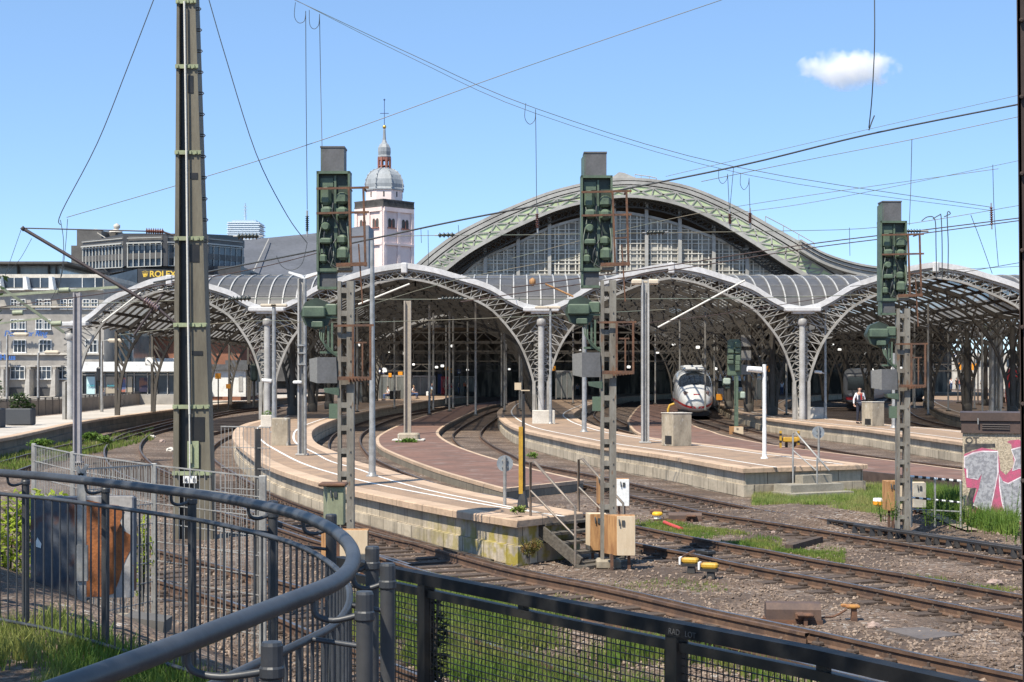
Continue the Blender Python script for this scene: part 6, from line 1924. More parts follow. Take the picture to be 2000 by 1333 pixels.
m = MB(); m.cbox((c.x, 221.53, c.z+1.6), (.8, .03, 1.2)); m.build("front_window", M("machine_front", (0.5, 0.2, 0.15), (0.25, 0.04, 0.04), scale=3, rough=.3), t)
board("dark blue advertising pillar next to the red vending machine", 859, 750, 8, 38, 223, blue_sign, name="ad_pillar", catn="pillar", hang=False)
def shelter(label, x0, x1, y0, y1, d):
    k = d/F; a, b = P(x0, y1, d), P(x1, y0, d)
    t = T("waiting_shelter", label, "shelter", tuple(a))
    m = MB(); m.box((a.x, d, b.z-.2), (b.x, d+2.2, b.z)); m.build("roof", grey_paint, t)
    m = MB(); n = max(3, int((b.x-a.x)/1.0))
    for i in range(n+1): x = a.x+(b.x-a.x)*i/n; m.box((x-.05, d-.03, a.z), (x+.05, d+.07, b.z-.2))
    m.build("frame", grey_paint, t)
    m = MB(); m.box((a.x, d+.01, a.z+.15), (b.x, d+.03, b.z-.25)); m.build("glass", M("shelter_glass", (0.10, 0.11, 0.11), (0.18, 0.19, 0.18), scale=.6, rough=.15, stretch=(2, 2, .3)), t)
    return t
shelter("grey glazed shelter between the letter A board and the beige mast", 739, 792, 733, 782, 172)
shelter("long glazed shelter right of the beige mast", 806, 850, 734, 773, 207)
shelter("dark glazed shelter right of the red vending machine", 886, 926, 735, 767, 248)
shelter("glazed shelter on the broad platform left of the centre signal", 1086, 1118, 724, 780, 150)
shelter("shelter of tall grey panels behind the white camera pole", 1466, 1500, 735, 783, 128)
shelter("grey cabinets under the leftmost arch next to the riveted mast", 690, 716, 745, 788, 150)
# suitcases, dark clutter and clocks
def suitcase(label, x, y, d, s=1.0, mat=black):
    c = P(x, y, d); t = T("suitcase", label, "suitcase", tuple(c))
    m = MB(); m.cbox((c.x, d, c.z+.32*s), (.5*s, .28*s, .62*s), bev=.05); m.build("shell", mat, t)
    m = MB(); m.tube([(c.x-.1*s, d, c.z+.6*s), (c.x-.1*s, d, c.z+.78*s), (c.x+.1*s, d, c.z+.78*s), (c.x+.1*s, d, c.z+.6*s)], .015, 6); m.build("handle", dark_steel, t)
suitcase("black suitcase next to the crouched person in white", 768, 781, 165, 1.5); suitcase("dark bag behind the crouched person in white", 775, 780, 168, 1.6); suitcase("white bag left of the man in light blue shirt", 836, 774, 190, .9, white_paint); suitcase("dark suitcase by the person in red top", 876, 772, 190, 1.2)
def clock(label, x, y, r, d):
    c = P(x, y, d); k = d/F; t = T("clock", label, "clock", tuple(c))
    m = MB(); m.cbox((c.x, d, c.z), (2*r*k, .15, 2*r*k), bev=.03); m.build("case", truss_front, t)
    m = MB(); m.lathe([(r*k*.92, 0), (r*k*.92, .02)], (0, 0, 0), 24); o = m.build("dial", white_paint, None); o.parent = t; o.rotation_euler = (pi/2, 0, 0); o.location = (0, -.08, 0)
    m = MB(); m.bar((c.x, d-.11, c.z), (c.x-r*k*.5, d-.11, c.z+r*k*.35), .05); m.bar((c.x, d-.11, c.z), (c.x+r*k*.5, d-.11, c.z-r*k*.6), .04); m.build("hands", black, t)
    m = MB(); m.tube([(c.x, d, c.z+r*k), (c.x, d, c.z+r*k+1.8)], .03, 6); m.build("hanger", truss_shaded, t)
clock("square station clock hanging under the leftmost arch", 292, 706, 8, 108)
clock("square station clock hanging right of the second arch centre", 1028, 700, 7, 150)
t = T("traffic_light", "dark traffic light on a slim post seen beneath the leftmost arch", "traffic light", tuple(P(195, 800, 112)))
m = MB(); m.tube([P(195, 800, 112), P(195, 640, 112)], .07, 6); m.build("post", truss_shaded, t)
m = MB(); m.cbox(P(194, 732, 111.8), (.4, .3, 1.1), bev=.1); m.build("lamp_head", black, t)
t = T("traffic_light", "dark traffic light near the booth with rounded corner", "traffic light", tuple(P(496, 795, 105)))
m = MB(); m.tube([P(496, 795, 105), P(496, 715, 105)], .09, 6); m.build("post", truss_shaded, t)
m = MB(); m.cbox(P(496, 728, 104.8), (.5, .35, 1.2), bev=.12); m.build("lamp_head", sig_green_dark, t)
# hanging lamps (lit) and dark equipment under the roofs
lampm = bpy.data.materials.new("lit_lamp"); lampm.use_nodes = True
pb_ = lampm.node_tree.nodes["Principled BSDF"]; pb_.inputs["Base Color"].default_value = (.9, .9, .85, 1); pb_.inputs["Emission Color"].default_value = (1, .97, .9, 1); pb_.inputs["Emission Strength"].default_value = 0.7
proto = None; rr = random.Random(5)
for i in range(44):
    x, y, d = rr.uniform(690, 1780), rr.uniform(672, 726), rr.uniform(120, 200)
    if abs(x-1060) < 30 or abs(x-1570) < 25: continue
    c = P(x, y, d)
    if proto is None:
        proto = T("hanging_lamp", "small white lit lamp hanging in the dark under the canopies", "lamp", tuple(c), group="lit lamps under the canopies")
        m = MB(); m.cbox((c.x, c.y, c.z), (.3, .2, .22), bev=.05); m.build("shade", lampm, proto)
        m = MB(); m.tube([(c.x, c.y, c.z+.15), (c.x, c.y, c.z+3.0)], .025, 5); m.build("rod", truss_shaded, proto)
    else: dup(proto, c)
# cross ties and signal bridges in the dark
for i, (y, d) in enumerate(((690, 150), (668, 130), (650, 118), (712, 185))):
    t = T("cross_girder", ["dark lattice girder spanning the tracks deep under the canopies", "dark girder spanning the tracks, second from the front", "foremost dark girder spanning the tracks under the canopies", "lowest and farthest dark girder over the tracks"][i], "girder", tuple(P(1200, y, d)))
    m = MB(); a, b = P(660, y, d), P(1880, y, d); m.bar(a, b, .12, .12); m.bar(a - Vector((0, 0, .8)), b - Vector((0, 0, .8)), .12, .12)
    m.build("chords", truss_shaded, t)
    m = MB(); n = 60
    for k in range(n):
        p = a.lerp(b, k/n); q = a.lerp(b, (k+1)/n); z = Vector((0, 0, .8)); m.bar(p - z*(k % 2), q - z*((k+1) % 2), .07)
    m.build("lattice", truss_shaded, t)
# ---------------------------------------------------------------- curved tubular railing in the foreground
ZT = 2.48
TOPPX = [(-160,909),(-60,917),(0,924),(100,932),(200,943),(300,955),(400,968),(500,986),(580,1005),(640,1030),(676,1057),(690,1085),(683,1112),(655,1138),(600,1162),(520,1193),(440,1225),(350,1260),(250,1298),(150,1335),(60,1368),(-60,1412)]
tp = gpath(TOPPX, ZT, 6)
railmat = M("railing_blue_grey", (0.052, 0.056, 0.064), (0.034, 0.037, 0.043), scale=3, rough=.45, bump=.08, col3=(0.075, 0.075, 0.078), lo3=.66, hi3=.7)
railpost = M("railing_post_grey", (0.050, 0.050, 0.052), (0.034, 0.035, 0.038), scale=3, rough=.6, bump=.1, col3=(0.08, 0.078, 0.075), lo3=.64, hi3=.7)
t = T("curved_railing", "curved dark tubular railing with capped round posts, nearest the viewer", "railing", (tp[20][0], tp[20][1], 1.45))
m = MB(); m.tube([(x, y, ZT) for x, y in tp], .0262, 16); m.build("handrail", railmat, t)
lower = offset_path(tp, .012)
ZL = ZT - .135
m = MB(); m.tube([(x, y, ZL) for x, y in lower], .0125, 10); m.build("second_rail", railmat, t)
m = MB(); m.tube([(x, y, 1.53) for x, y in lower], .012, 8); m.build("bottom_rail", railmat, t)
bal = resample(lower, .105); pr = None; n_b = 0
for x, y in bal:
    if n_b >= 100: break
    if pr is None:
        m = MB(); m.tube([(0, 0, 1.53), (0, 0, ZL)], .0058, 6); pr = m.build("baluster", railmat, None); pr.parent = t; o = pr
    else: o = link(pr.copy())
    o.location = (x-t.location.x, y-t.location.y, -t.location.z); n_b += 1
outp = offset_path(tp, -.13)
def near_x(px, far=True):
    best = None
    for i, (x, y) in enumerate(outp):
        u = CX + F*x/y
        i_ok = i < len(outp)*.55 if far else i >= len(outp)*.55
        if i_ok and (best is None or abs(u-px) < abs(best[1]-px)): best = (i, u)
    return best[0]
pp = []
for px in (-70, 52, 204, 382, 528, 648): i = near_x(px); pp.append((outp[i], tp[i]))
for (px, y, w) in ((727, 1045, 30), (757, 1095, 33), (712, 1160, 38), (531, 1255, 47)):
    d = .056*F/w; X = (px-CX)*d/F
    j = min(range(len(tp)), key=lambda i: hypot(tp[i][0]-X, tp[i][1]-d)); pp.append(((X, d), tp[j]))
for (x, y), (ax, ay) in pp:
    zt = 2.485
    m = MB(); m.tube([(x, y, 1.1), (x, y, zt-.03)], .0245, 14); po = m.build("post", railpost, t)
    m = MB(); m.lathe([(.0262, -.085), (.0295, -.08), (.0295, -.06), (.0262, -.055), (.0262, -.008), (.023, 0), (.0, .003)], (x, y, zt), 14, smooth=False); m.build("cap", railmat, po)
    m = MB(); dx, dy = ax-x, ay-y; l = hypot(dx, dy) or 1
    ux, uy = dx/l, dy/l
    m.tube(cat([(x+ux*.02, y+uy*.02, zt-.07), (x+dx*.6, y+dy*.6, zt-.085), (ax-ux*.01, ay-uy*.01, zt-.07), (ax, ay, ZT-.02)], 4), .009, 8)
    m.tube([(x, y, ZL-.02), (ax, ay, ZL)], .008, 6); m.build("bracket", railmat, po)

# ---------------------------------------------------------------- black mesh fence on the right
ZF = 2.1
ftop = [tuple(G(x, y, ZF)[:2]) for x, y in ((660,1087),(800,1114),(1000,1153),(1200,1192),(1400,1229),(1600,1267),(1912,1335),(2250,1410))]
t = T("mesh_fence", "black steel fence with square wire mesh across the lower right corner", "fence", (ftop[2][0], ftop[2][1], 1.1))
m = MB(); m.sweep(ftop, [(-.035, ZF-.055), (-.035, ZF), (.035, ZF), (.035, ZF-.055)], closed_prof=True, caps=True); tr = m.build("top_bar", M("black_fence", (0.011, 0.011, 0.012), (0.022, 0.022, 0.022), scale=5, rough=.55, lo=.5, hi=.7, spec=.25), t)
m = MB(); m.sweep(ftop, [(-.02, ZF-.118), (-.02, ZF-.078), (.02, ZF-.078), (.02, ZF-.118)], closed_prof=True, caps=True); m.build("second_bar", black, t)
m = MB(); m.sweep(ftop, [(-.02, 1.13), (-.02, 1.17), (.02, 1.17), (.02, 1.13)], closed_prof=True, caps=True); m.build("bottom_bar", black, t)
fr = resample(ftop, .01)
def fat(px):
    return min(fr, key=lambda q: abs(CX+F*q[0]/q[1]-px))
for px in (832, 1322, 1800):
    x, y = fat(px); dx, dy = .53, -.85
    m = MB(); m.cbox((x, y, (ZF-.055+.9)/2+.0), (.075, .06, ZF-.055-.9), rot=atan2(dy, dx)); m.build("post", black, t)
for px in (1022, 1610):
    x, y = fat(px); m = MB(); m.cbox((x, y, ZF-.08), (.05, .03, .07), rot=atan2(-.85, .53)); m.build("spacer", black, t)
fm = resample(ftop, .031); m = MB()
for x, y in fm: m.bar((x, y, 1.15), (x, y, ZF-.12), .0044)
z = 1.18
while z < ZF-.13:
    for a, b in zip(ftop, ftop[1:]): m.bar((a[0], a[1]+.002, z), (b[0], b[1]+.002, z), .0044)
    z += .031
m.build("wire_mesh", black, t, fix=False)
x, y = fat(1322); a = Vector((fat(1322)[0], fat(1322)[1], 0)); b = Vector((fat(1395)[0], fat(1395)[1], 0)); d_ = (b-a).normalized()
q = a + Vector((-.036*.85-.006, -.036*.53, 0))
text("RAD   LOT", .034, (q.x, q.y-.004, ZF-.045), M("scratch_grey", (0.06, 0.062, 0.065), rough=.7, fine=0), t, "scratched_letters", ext=.0008, rot=(pi/2, 0, atan2(d_.y, d_.x)))
m = MB(); x, y = fat(838)
for k in range(150):
    pass
leafclump(m, (x+.05, y+.02, 1.72), .05, .06, .30, 130, .06, 12); t2 = T("climbing_plant", "dark climbing plant on the left post of the black mesh fence", "plant", (x, y, 1.2)); m.build("leaves", M_leaf("ivy", (0.02, 0.03, 0.012), (0.035, 0.045, 0.02), scale=5), t2, fix=False)
m = MB(); m.tube([(x+.03, y, 1.1), (x+.06, y, 1.4), (x+.03, y, 1.7), (x+.05, y, 2.0)], .008, 5); m.build("stem", wsg, t2)

# ---------------------------------------------------------------- galvanised grid fence below the railing
def gpanel(m, p, q, top, bot, sp=.065, hs=.2, r=.0034):
    p, q = Vector(p), Vector(q); L = (Vector((q.x, q.y, 0))-Vector((p.x, p.y, 0))).length; n = max(1, int(L/sp))
    for i in range(n+1):
        a = p.lerp(q, i/n); zt = top[0]+(top[1]-top[0])*i/n; zb = bot[0]+(bot[1]-bot[0])*i/n
        m.bar((a.x, a.y, zb), (a.x, a.y, zt), r*2)
    k = 0
    while True:
        f = k*hs
        if top[0]-f < bot[0]: break
        m.bar((p.x, p.y-.008, top[0]-f), (q.x, q.y-.008, top[1]-f), r*2.6 if k else r*4); k += 1
galv_l = M("galv_bright", (0.33, 0.325, 0.31), (0.25, 0.24, 0.225), scale=6, rough=.5, metal=.1)
g1, g2, g3, g4 = P(66, 868, 19.5), P(142, 884, 18.2), P(301, 907, 16.2), P(513, 931, 15.6)
t = T("grid_fence", "galvanised steel grid fence on flat posts behind the curved railing", "fence", (g3.x, g3.y, .3))
for g_, w in ((g1, .05), (g2, .05), (g3, .055), (g4, .075)):
    m = MB(); m.cbox((g_.x, g_.y, (g_.z+.0)/2+.15), (w, .05, g_.z+.02-.3), bev=.006); m.build("post", galv_l, t)
for a, b in ((g1, g2), (g2, g3), (g3, g4)):
    m = MB(); gpanel(m, (a.x, a.y, 0), (b.x, b.y, 0), (a.z-.01, b.z-.01), (a.z-1.75, b.z-1.75)); m.build("panel", galv_l, t, fix=False)
h1, h2 = P(160, 917, 14.6), P(298, 908, 15.8)
t = T("grid_gate", "second galvanised grid panel meeting the flat post at a slant", "gate", (h2.x, h2.y, .4))
m = MB(); gpanel(m, (h1.x, h1.y, 0), (h2.x, h2.y, 0), (h1.z, h2.z), (h1.z-1.5, h2.z-1.5)); m.build("panel", galv_l, t, fix=False)
m = MB(); m.tube([(h1.x, h1.y, .4), (h1.x, h1.y, h1.z)], .02, 6); m.build("upright", galv_l, t)
k1, k2 = P(432, 836, 21), P(527, 838, 20.5)
t = T("grid_fence", "tall grid panel on a dark post in front of the narrow platform's bend", "fence panel", (k2.x, k2.y, 0))
m = MB(); gpanel(m, (k1.x, k1.y, 0), (k2.x, k2.y, 0), (k1.z+.02, k2.z+.02), (.55, .55), sp=.066, hs=.28, r=.0036); m.build("panel", galv_l, t, fix=False)
b = P(503, 838, 20.6); m = MB(); m.cbox((b.x, b.y+.04, (b.z-.2)/2), (.07, .06, b.z+.2)); m.build("post", dark_steel, t)

# rusty electrical cabinets behind the railing
rustpaint = M("rust_orange_panel", (0.34, 0.33, 0.32), (0.50, 0.145, 0.025), scale=1.5, rough=.8, lo=.44, hi=.48, bump=.2, col3=(0.17, 0.07, 0.03), lo3=.62, hi3=.68)
bluerust = M("blue_rust_panel", (0.075, 0.085, 0.105), (0.13, 0.05, 0.03), scale=3, rough=.75, lo=.55, hi=.62, bump=.2, detail=8)
d = 13.6
t = T("switch_cabinet", "blue grey rusted switch cabinet in the shade behind the curved railing", "cabinet", tuple(P(105, 1180, d)))
a, b = P(61, 1182, d), P(152, 972, d)
m = MB(); m.cbox(((a.x+b.x)/2, d, (a.z+b.z)/2), (b.x-a.x, .06, b.z-a.z), bev=.01); m.build("door", bluerust, t)
m = MB(); m.cbox(((a.x+b.x)/2+.05, d+.2, (a.z+b.z)/2), (b.x-a.x, .28, b.z-a.z-.02), bev=.02); m.build("body", bluerust, t)
m = MB(); c = P(73, 1058, d-.035); m.prism([(c.x-.03, c.y, c.z-.04), (c.x+.03, c.y, c.z-.06), (c.x+.035, c.y, c.z-.02), (c.x, c.y, c.z+.035)], (0, .004, 0)); m.build("torn_sticker", white_paint, t)
d = 13.2
t = T("switch_cabinet", "second cabinet with grey paint flaking off bright orange rust, right of the forked post", "cabinet", tuple(P(230, 1170, d)))
a, b = P(163, 1168, d), P(259, 970, d)
m = MB(); m.cbox(((a.x+b.x)/2, d+.031, (a.z+b.z)/2), (b.x-a.x, .05, b.z-a.z), bev=.008); m.build("panel", M("flaking_grey_paint", (0.40, 0.385, 0.37), (0.31, 0.29, 0.275), scale=4, rough=.8, bump=.2, col3=(0.36, 0.13, 0.05), lo3=.66, hi3=.69), t)
m = MB(); rp_ = [(164,968.5+7),(206,985),(232,988),(243,1000),(234,1018),(240,1036),(256,1046),(255,1075),(246,1092),(238,1112),(232,1135),(222,1160),(200,1166),(164,1166)]
m.prism([(P(x, y, d).x, d+.0045, P(x, y, d).z) for x, y in rp_], (0, -.003, 0)); m.build("rust_patch", M("rust_orange_panel2", (0.33, 0.115, 0.035), (0.18, 0.065, 0.025), scale=6, rough=.9, bump=.3, col3=(0.13, 0.055, 0.03), lo3=.58, hi3=.68), t)
m = MB(); m.cbox(((a.x+b.x)/2-.02, d+.2, (a.z+b.z)/2), (b.x-a.x-.04, .26, b.z-a.z-.03), bev=.02); m.build("body", bluerust, t)
d = 12.9
t = T("forked_post", "pale steel angle post with a forked top between the two rusty cabinets", "post", tuple(P(160, 1200, d)))
m = MB(); m.bar(P(160, 1210, d), P(160, 925, d), .07, .03, (0, 1, 0)); m.bar(P(160, 928, d), P(170, 908, d), .03); m.bar(P(158, 928, d), P(150, 912, d), .03); m.build("angle", galv_l, t)
m = MB(); m.cbox(P(161, 1100, d-.02), (.09, .03, .3)); m.build("bracket", galv, t)
d = 11.6
t = T("concrete_slab", "small concrete slab and pit edge at the foot of the bank", "slab", tuple(P(260, 1225, d)))
a, b = P(205, 1245, d), P(310, 1190, d+2)
m = MB(); m.prism([P(200, 1195, 13.2), P(300, 1200, 12.8), P(310, 1225, 11.9), P(205, 1222, 12.1)], (0, 0, -.12)); m.build("slab", concrete, t)
m = MB(); m.prism([P(240, 1205, 12.1), P(320, 1215, 11.6), P(318, 1242, 11.6), P(240, 1235, 12.1)], (0, .3, 0)); m.build("pit_wall", stone_dark, t)

# bright bush and other plants
def bush(label, c, rx, ry, rz, n, s, mat, seed, name="bush", catn="bush", trunk=True, cl=6):
    t = T(name, label, catn, (c[0], c[1], c[2]-rz))
    r = random.Random(seed); m = MB()
    for k in range(cl):
        a = r.uniform(0, 6.28); u = r.uniform(0, .6)
        q = (c[0]+cos(a)*rx*u, c[1]+sin(a)*ry*u, c[2]+r.uniform(-.45, .45)*rz)
        leafclump(m, q, rx*.5, ry*.5, rz*.5, n//cl, s, seed*31+k, .9)
    m.build("foliage", mat, t, fix=False)
    if trunk:
        m = MB()
        for k in range(4): a = r.uniform(0, 6.28); m.tube([(c[0], c[1], c[2]-rz-.05), (c[0]+cos(a)*rx*.3, c[1]+sin(a)*ry*.3, c[2]), (c[0]+cos(a)*rx*.6, c[1]+sin(a)*ry*.6, c[2]+rz*.5)], [.02, .012, .005], 5)
        m.build("stems", wsg, t)
    return t
lime = M_leaf("lime_leaves", (0.26, 0.34, 0.03), (0.36, 0.40, 0.06), scale=3)
bush("yellow green leafy bush behind the railing at the left edge", tuple(P(55, 1010, 15.2)), .55, .35, .33, 1100, .075, lime, 1)
bush("lower lime bush between the rusty cabinet and the left picture edge", tuple(P(18, 1090, 15.0)), .25, .25, .45, 420, .07, lime, 2)
bush("thin lime sapling beside the orange rusted cabinet", tuple(P(277, 1070, 15.8)), .13, .13, .55, 260, .06, lime, 3)
bush("reddish green shrub at the mossy end of the narrow platform", tuple(P(1032, 1070, 24.6)), .27, .22, .21, 1500, .035, M_leaf("rusty_shrub", (0.16, 0.16, 0.04), (0.24, 0.13, 0.05), scale=9), 4)
bush("pale weed tuft at the foot of the yellow post", tuple(P(1012, 1000, 26.3)), .16, .1, .12, 160, .08, grass_dry, 5, "weed", "weed", False, 3)
bush("weed tuft at the foot of the beige mast on the low red platform", tuple(P(800, 864, 70)), .8, .4, .26, 420, .18, weed_mat, 6, "weed", "weed", False, 6)
bush("leafy weed on the track bed near the pale square post", tuple(P(205, 858, 58)), .45, .3, .22, 300, .14, weed_mat, 8, "weed", "weed", False, 4)
bush("leafy weed against the dark wall of the far left platform", tuple(P(178, 852, 66)), .9, .3, .28, 420, .16, weed_mat, 9, "weed", "weed", False, 5)
bush("leafy weed between the rails at the far left", tuple(P(80, 868, 62)), .8, .3, .26, 420, .16, weed_mat, 10, "weed", "weed", False, 5)
bush("small weed at the foot of the broad platform's rounded wall", tuple(P(1043, 890, 62)), .35, .2, .2, 160, .12, weed_mat, 12, "weed", "weed", False, 3)
def stalk(label, px, yb, d, h, seed):
    r = random.Random(seed); b = P(px, yb, d); t = T("weed_plant", label, "weed", tuple(b)); m = MB(); s = MB()
    for k in range(5):
        ox, oy = r.uniform(-.13, .13), r.uniform(-.1, .1); hh = h*r.uniform(.6, 1.05); lx, ly = r.uniform(-.1, .1), r.uniform(-.08, .08)
        pts = [Vector((b.x+ox+lx*f*f, b.y+oy+ly*f*f, b.z-.05+hh*f)) for f in (0, .25, .5, .75, 1)]
        s.tube(pts, [.007, .006, .005, .004, .002], 5)
        for j in range(26):
            f = .12 + .88*j/26; q = pts[0].lerp(pts[-1], f); a = r.uniform(0, 6.28); l = .12*(1.15-f*.7)*r.uniform(.7, 1.2)
            e = q + Vector((cos(a)*l, sin(a)*l, l*r.uniform(-.1, .5))); sd = Vector((-sin(a), cos(a), 0))*l*.14
            m.add([q, q.lerp(e, .5)+sd, e, q.lerp(e, .5)-sd], [(0, 1, 2, 3)])
    s.build("stems", weed_mat, t); m.build("leaves", weed_mat, t, fix=False)
for i, (px, yb, d, h, lab) in enumerate(((1728, 1015, 31.5, .75, "slim tall weed directly left of the right signal's cabinets"), (1745, 1012, 31, .6, "weed at the foot of the white capped marker"), (1832, 1020, 32, .95, "tall weed growing through the striped barrier"), (1868, 1030, 31.5, .9, "tall weed between striped barrier and graffiti cabinet"),
    (1900, 1035, 31, .8, "weed at the left foot of the graffiti cabinet"), (1935, 1040, 30.5, .65, "low weed before the graffiti letters"), (1972, 1052, 29.5, 1.15, "tallest weed, before the graffiti at the right edge"), (1810, 1022, 32, .6, "short weed under the striped barrier"), (1855, 1010, 33, .8, "slender weed behind the striped barrier"), (1993, 1058, 29, .8, "weed cut by the dark post at the right edge"))):
    stalk(lab, px, yb, d, h, 40+i)

# ---------------------------------------------------------------- right side: graffiti cabinet, striped barrier, dark post
d = 33.2
C0 = Vector((880*d/F, d, 0)); vw = C0.normalized(); fw = Vector((vw.y, -vw.x, 0))
def PP(x, y, off=0.0):
    k = (x-CX)/F; q = (k*C0.y - C0.x)/(fw.x - k*fw.y); w = C0 + fw*q
    w.z = H-(y-HY)*w.y/F
    return w - vw*off
zb_, zt_ = P(0, 1040, d).z-.3, P(0, 842, d).z
LEN = 2.6
def slab(m, a0, a1, z0, z1, f, bk):
    q = [C0+fw*a0-vw*f, C0+fw*a1-vw*f, C0+fw*a1+vw*bk, C0+fw*a0+vw*bk]
    m.prism([(v.x, v.y, z0) for v in q], (0, 0, z1-z0))
t = T("graffiti_cabinet", "pebble-dash trackside cabinet with brown roof, sprayed with silver and pink graffiti", "cabinet", (C0.x, C0.y, zb_))
pebble = M("pebble_dash", (0.50, 0.42, 0.31), (0.30, 0.25, 0.185), scale=28, rough=.95, bump=.8, bscale=45, fine=.25)
m = MB(); slab(m, 0, LEN, zb_, zt_, 0, 1.4); m.build("body", pebble, t)
brownroof = M("roof_brown", (0.085, 0.055, 0.045), (0.065, 0.045, 0.038), scale=2, rough=.6)
m = MB()
slab(m, -.03, LEN+.03, P(0, 846, d).z, P(0, 823, d).z, .05, 1.45); slab(m, -.05, LEN+.05, P(0, 822, d).z, P(0, 806, d).z, .09, 1.5); m.build("roof", brownroof, t)
for k in range(3):
    m = MB(); m.bar(PP(1918, 829+k*4.2, .07), PP(1972, 830+k*4.2, .07), .02, .015); m.build("vent_slat", M("vent_grey", (0.12, 0.10, 0.09), rough=.6), t)
m = MB(); m.bar(PP(1910, 817, .12), PP(1910, 829, .12), .025); m.build("handle", galv, t)
silver = M("spray_silver", (0.36, 0.36, 0.38), (0.22, 0.22, 0.24), scale=16, rough=.6, lo=.42, hi=.58, fine=.35)
pink = M("spray_pink", (0.46, 0.09, 0.17), (0.34, 0.10, 0.15), scale=8, rough=.8, fine=.2)
whitel = M("spray_white", (0.74, 0.70, 0.72), (0.55, 0.42, 0.46), scale=9, rough=.8)
blk = M("spray_black", (0.03, 0.03, 0.035), (0.10, 0.09, 0.08), scale=9, rough=.8)
def gp(pts, off, mat, name):
    m = MB(); q = [PP(1600+x*.3, 700+y*.3, off) for x, y in pts]
    m.prism(q, vw*.0018); m.build(name, mat, t)
gp([(944,560),(1000,556),(1060,556),(1145,556),(1148,582),(1062,586),(1000,596),(946,622)], .003, blk, "graffiti_shadow")
gp([(944,625),(1060,582),(1150,600),(1240,535),(1300,530),(1400,600),(1400,1090),(1310,1085),(1120,1075),(1010,1015),(985,960),(1028,850),(960,840),(944,720)], .0055, pink, "graffiti_fill")
gp([(985,850),(1020,842),(1000,930),(1030,1000),(960,960),(955,930)], .008, blk, "graffiti_shadow")
gp([(1150,580),(1210,540),(1250,560),(1270,700),(1215,760),(1180,730),(1170,640)], .008, pebble, "bare_patch")
def letter_shape(pts, k=7):
    cx_ = sum(p[0] for p in pts)/len(pts); cy_ = sum(p[1] for p in pts)/len(pts)
    gp(pts, .0105, whitel, "graffiti_outline")
    gp([(x+(cx_-x)*k/max(20, hypot(x-cx_, y-cy_)), y+(cy_-y)*k/max(20, hypot(x-cx_, y-cy_))) for x, y in pts], .013, silver, "graffiti_letter")
letter_shape([(942,640),(1000,612),(1060,602),(1165,604),(1168,742),(1140,880),(1112,1008),(1060,990),(1002,958),(1040,850),(1064,742),(1034,792),(960,778),(958,712),(942,714)], 9)
letter_shape([(1168,752),(1195,800),(1230,812),(1310,772),(1400,760),(1400,1060),(1310,1064),(1216,1044),(1185,930),(1172,842)], 9)
letter_shape([(1248,592),(1310,575),(1400,600),(1400,740),(1300,720),(1255,736),(1272,660)], 8)
text("OT", .19, PP(1885, 866, .006), blk, t, "sprayed_letters", ext=.001, bold=.004, xs=1.05, rot=(pi/2, 0, atan2(fw.y, fw.x)))
d = 32.4
t = T("striped_barrier", "low tubular barrier with black and white striped rails among weeds", "barrier", tuple(P(1835, 1015, d)))
for (p, q, r_) in ((P(1778, 931, d), P(1876, 940, d), .028), (P(1780, 972, d), P(1876, 982, d), .022)):
    m = MB(); m.tube([p, q], r_, 10); rl = m.build("rail", white_paint, t)
    for k in range(1, 13, 2):
        m = MB(); m.tube([p.lerp(q, k/13), p.lerp(q, (k+1)/13)], r_+.002, 10); m.build("black_stripe", black, rl)
for x0, y0 in ((1780, 931), (1826, 936), (1876, 940)):
    m = MB(); m.tube([P(x0-2, y0, d), P(x0, y0+4, d), P(x0, 1030, d)], .024, 8); m.build("upright", galv, t)
m = MB(); m.tube([P(1780, 995, d), P(1876, 1000, d)], .018, 6); m.build("lower_rail", galv, t)
d = 9.5
t = T("steel_post", "dark brown steel post cutting off the right picture edge", "post", tuple(P(2010, 1500, d)))
m = MB()
m.prism([P(1984, -150, d), P(1999, 1500, d), P(2090, 1500, d), P(2090, -150, d)], (.02, .05, 0)); m.prism([P(1986, -150, d), P(2001, 1500, d), P(2006, 1500, d), P(1991, -150, d)], (.1, .3, 0))
m.build("flange", M("post_brown", (0.035, 0.022, 0.018), (0.05, 0.032, 0.025), scale=3, rough=.7, bump=.1), t)
for k in range(9):
    m = MB(); m.tube([P(1995+k*.5, 40+k*150, d), P(1995+k*.5, 40+k*150, d-.03)], [.016, .008], 8); m.build("rivet", M("post_brown", (0, 0, 0)), t)

# ---------------------------------------------------------------- things lying on the track bed
def gb(x, y): 
    w = G(x, y, GZ); return Vector((w.x, w.y, gh(w.x, w.y)))
def yellowbox(label, x, y, L=.28, rz=-.35):
    b = gb(x, y); t = T("track_magnet", label, "track device", tuple(b), rz); R = lambda v: v
    m = MB(); m.cbox((0, 0, .22), (L, .15, .09), bev=.025); o = m.build("yellow_lid", yellow, None); o.parent = t
    m = MB(); m.cbox((0, 0, .15), (L*.95, .13, .05)); m.cbox((.02, 0, .07), (L*.5, .1, .12), taper=.8); o = m.build("base", dark_steel, None); o.parent = t
    m = MB(); m.cbox((-L*.5-.02, -.02, .21), (.035, .14, .13), bev=.008); o = m.build("white_end", white_paint, None); o.parent = t
yellowbox("yellow track device with white end plate, left of a close pair", 1348, 1120)
yellowbox("yellow track device with white end plate, right and nearer of a close pair", 1386, 1131)
t = T("point_mechanism", "dark iron bracket fixed to the rail just behind the pair of yellow devices", "bracket", tuple(gb(1378, 1100)))
b = gb(1378, 1098); m = MB(); m.cbox((b.x, b.y, b.z+.17), (.34, .2, .06), rot=-1.0, bev=.01); m.cbox((b.x+.05, b.y, b.z+.1), (.14, .14, .2)); m.build("bracket", dark_steel, t)
m = MB(); m.bar(b + Vector((-.2, -.05, .2)), b + Vector((-.5, -.2, .08)), .03); m.build("rod", rust, t)
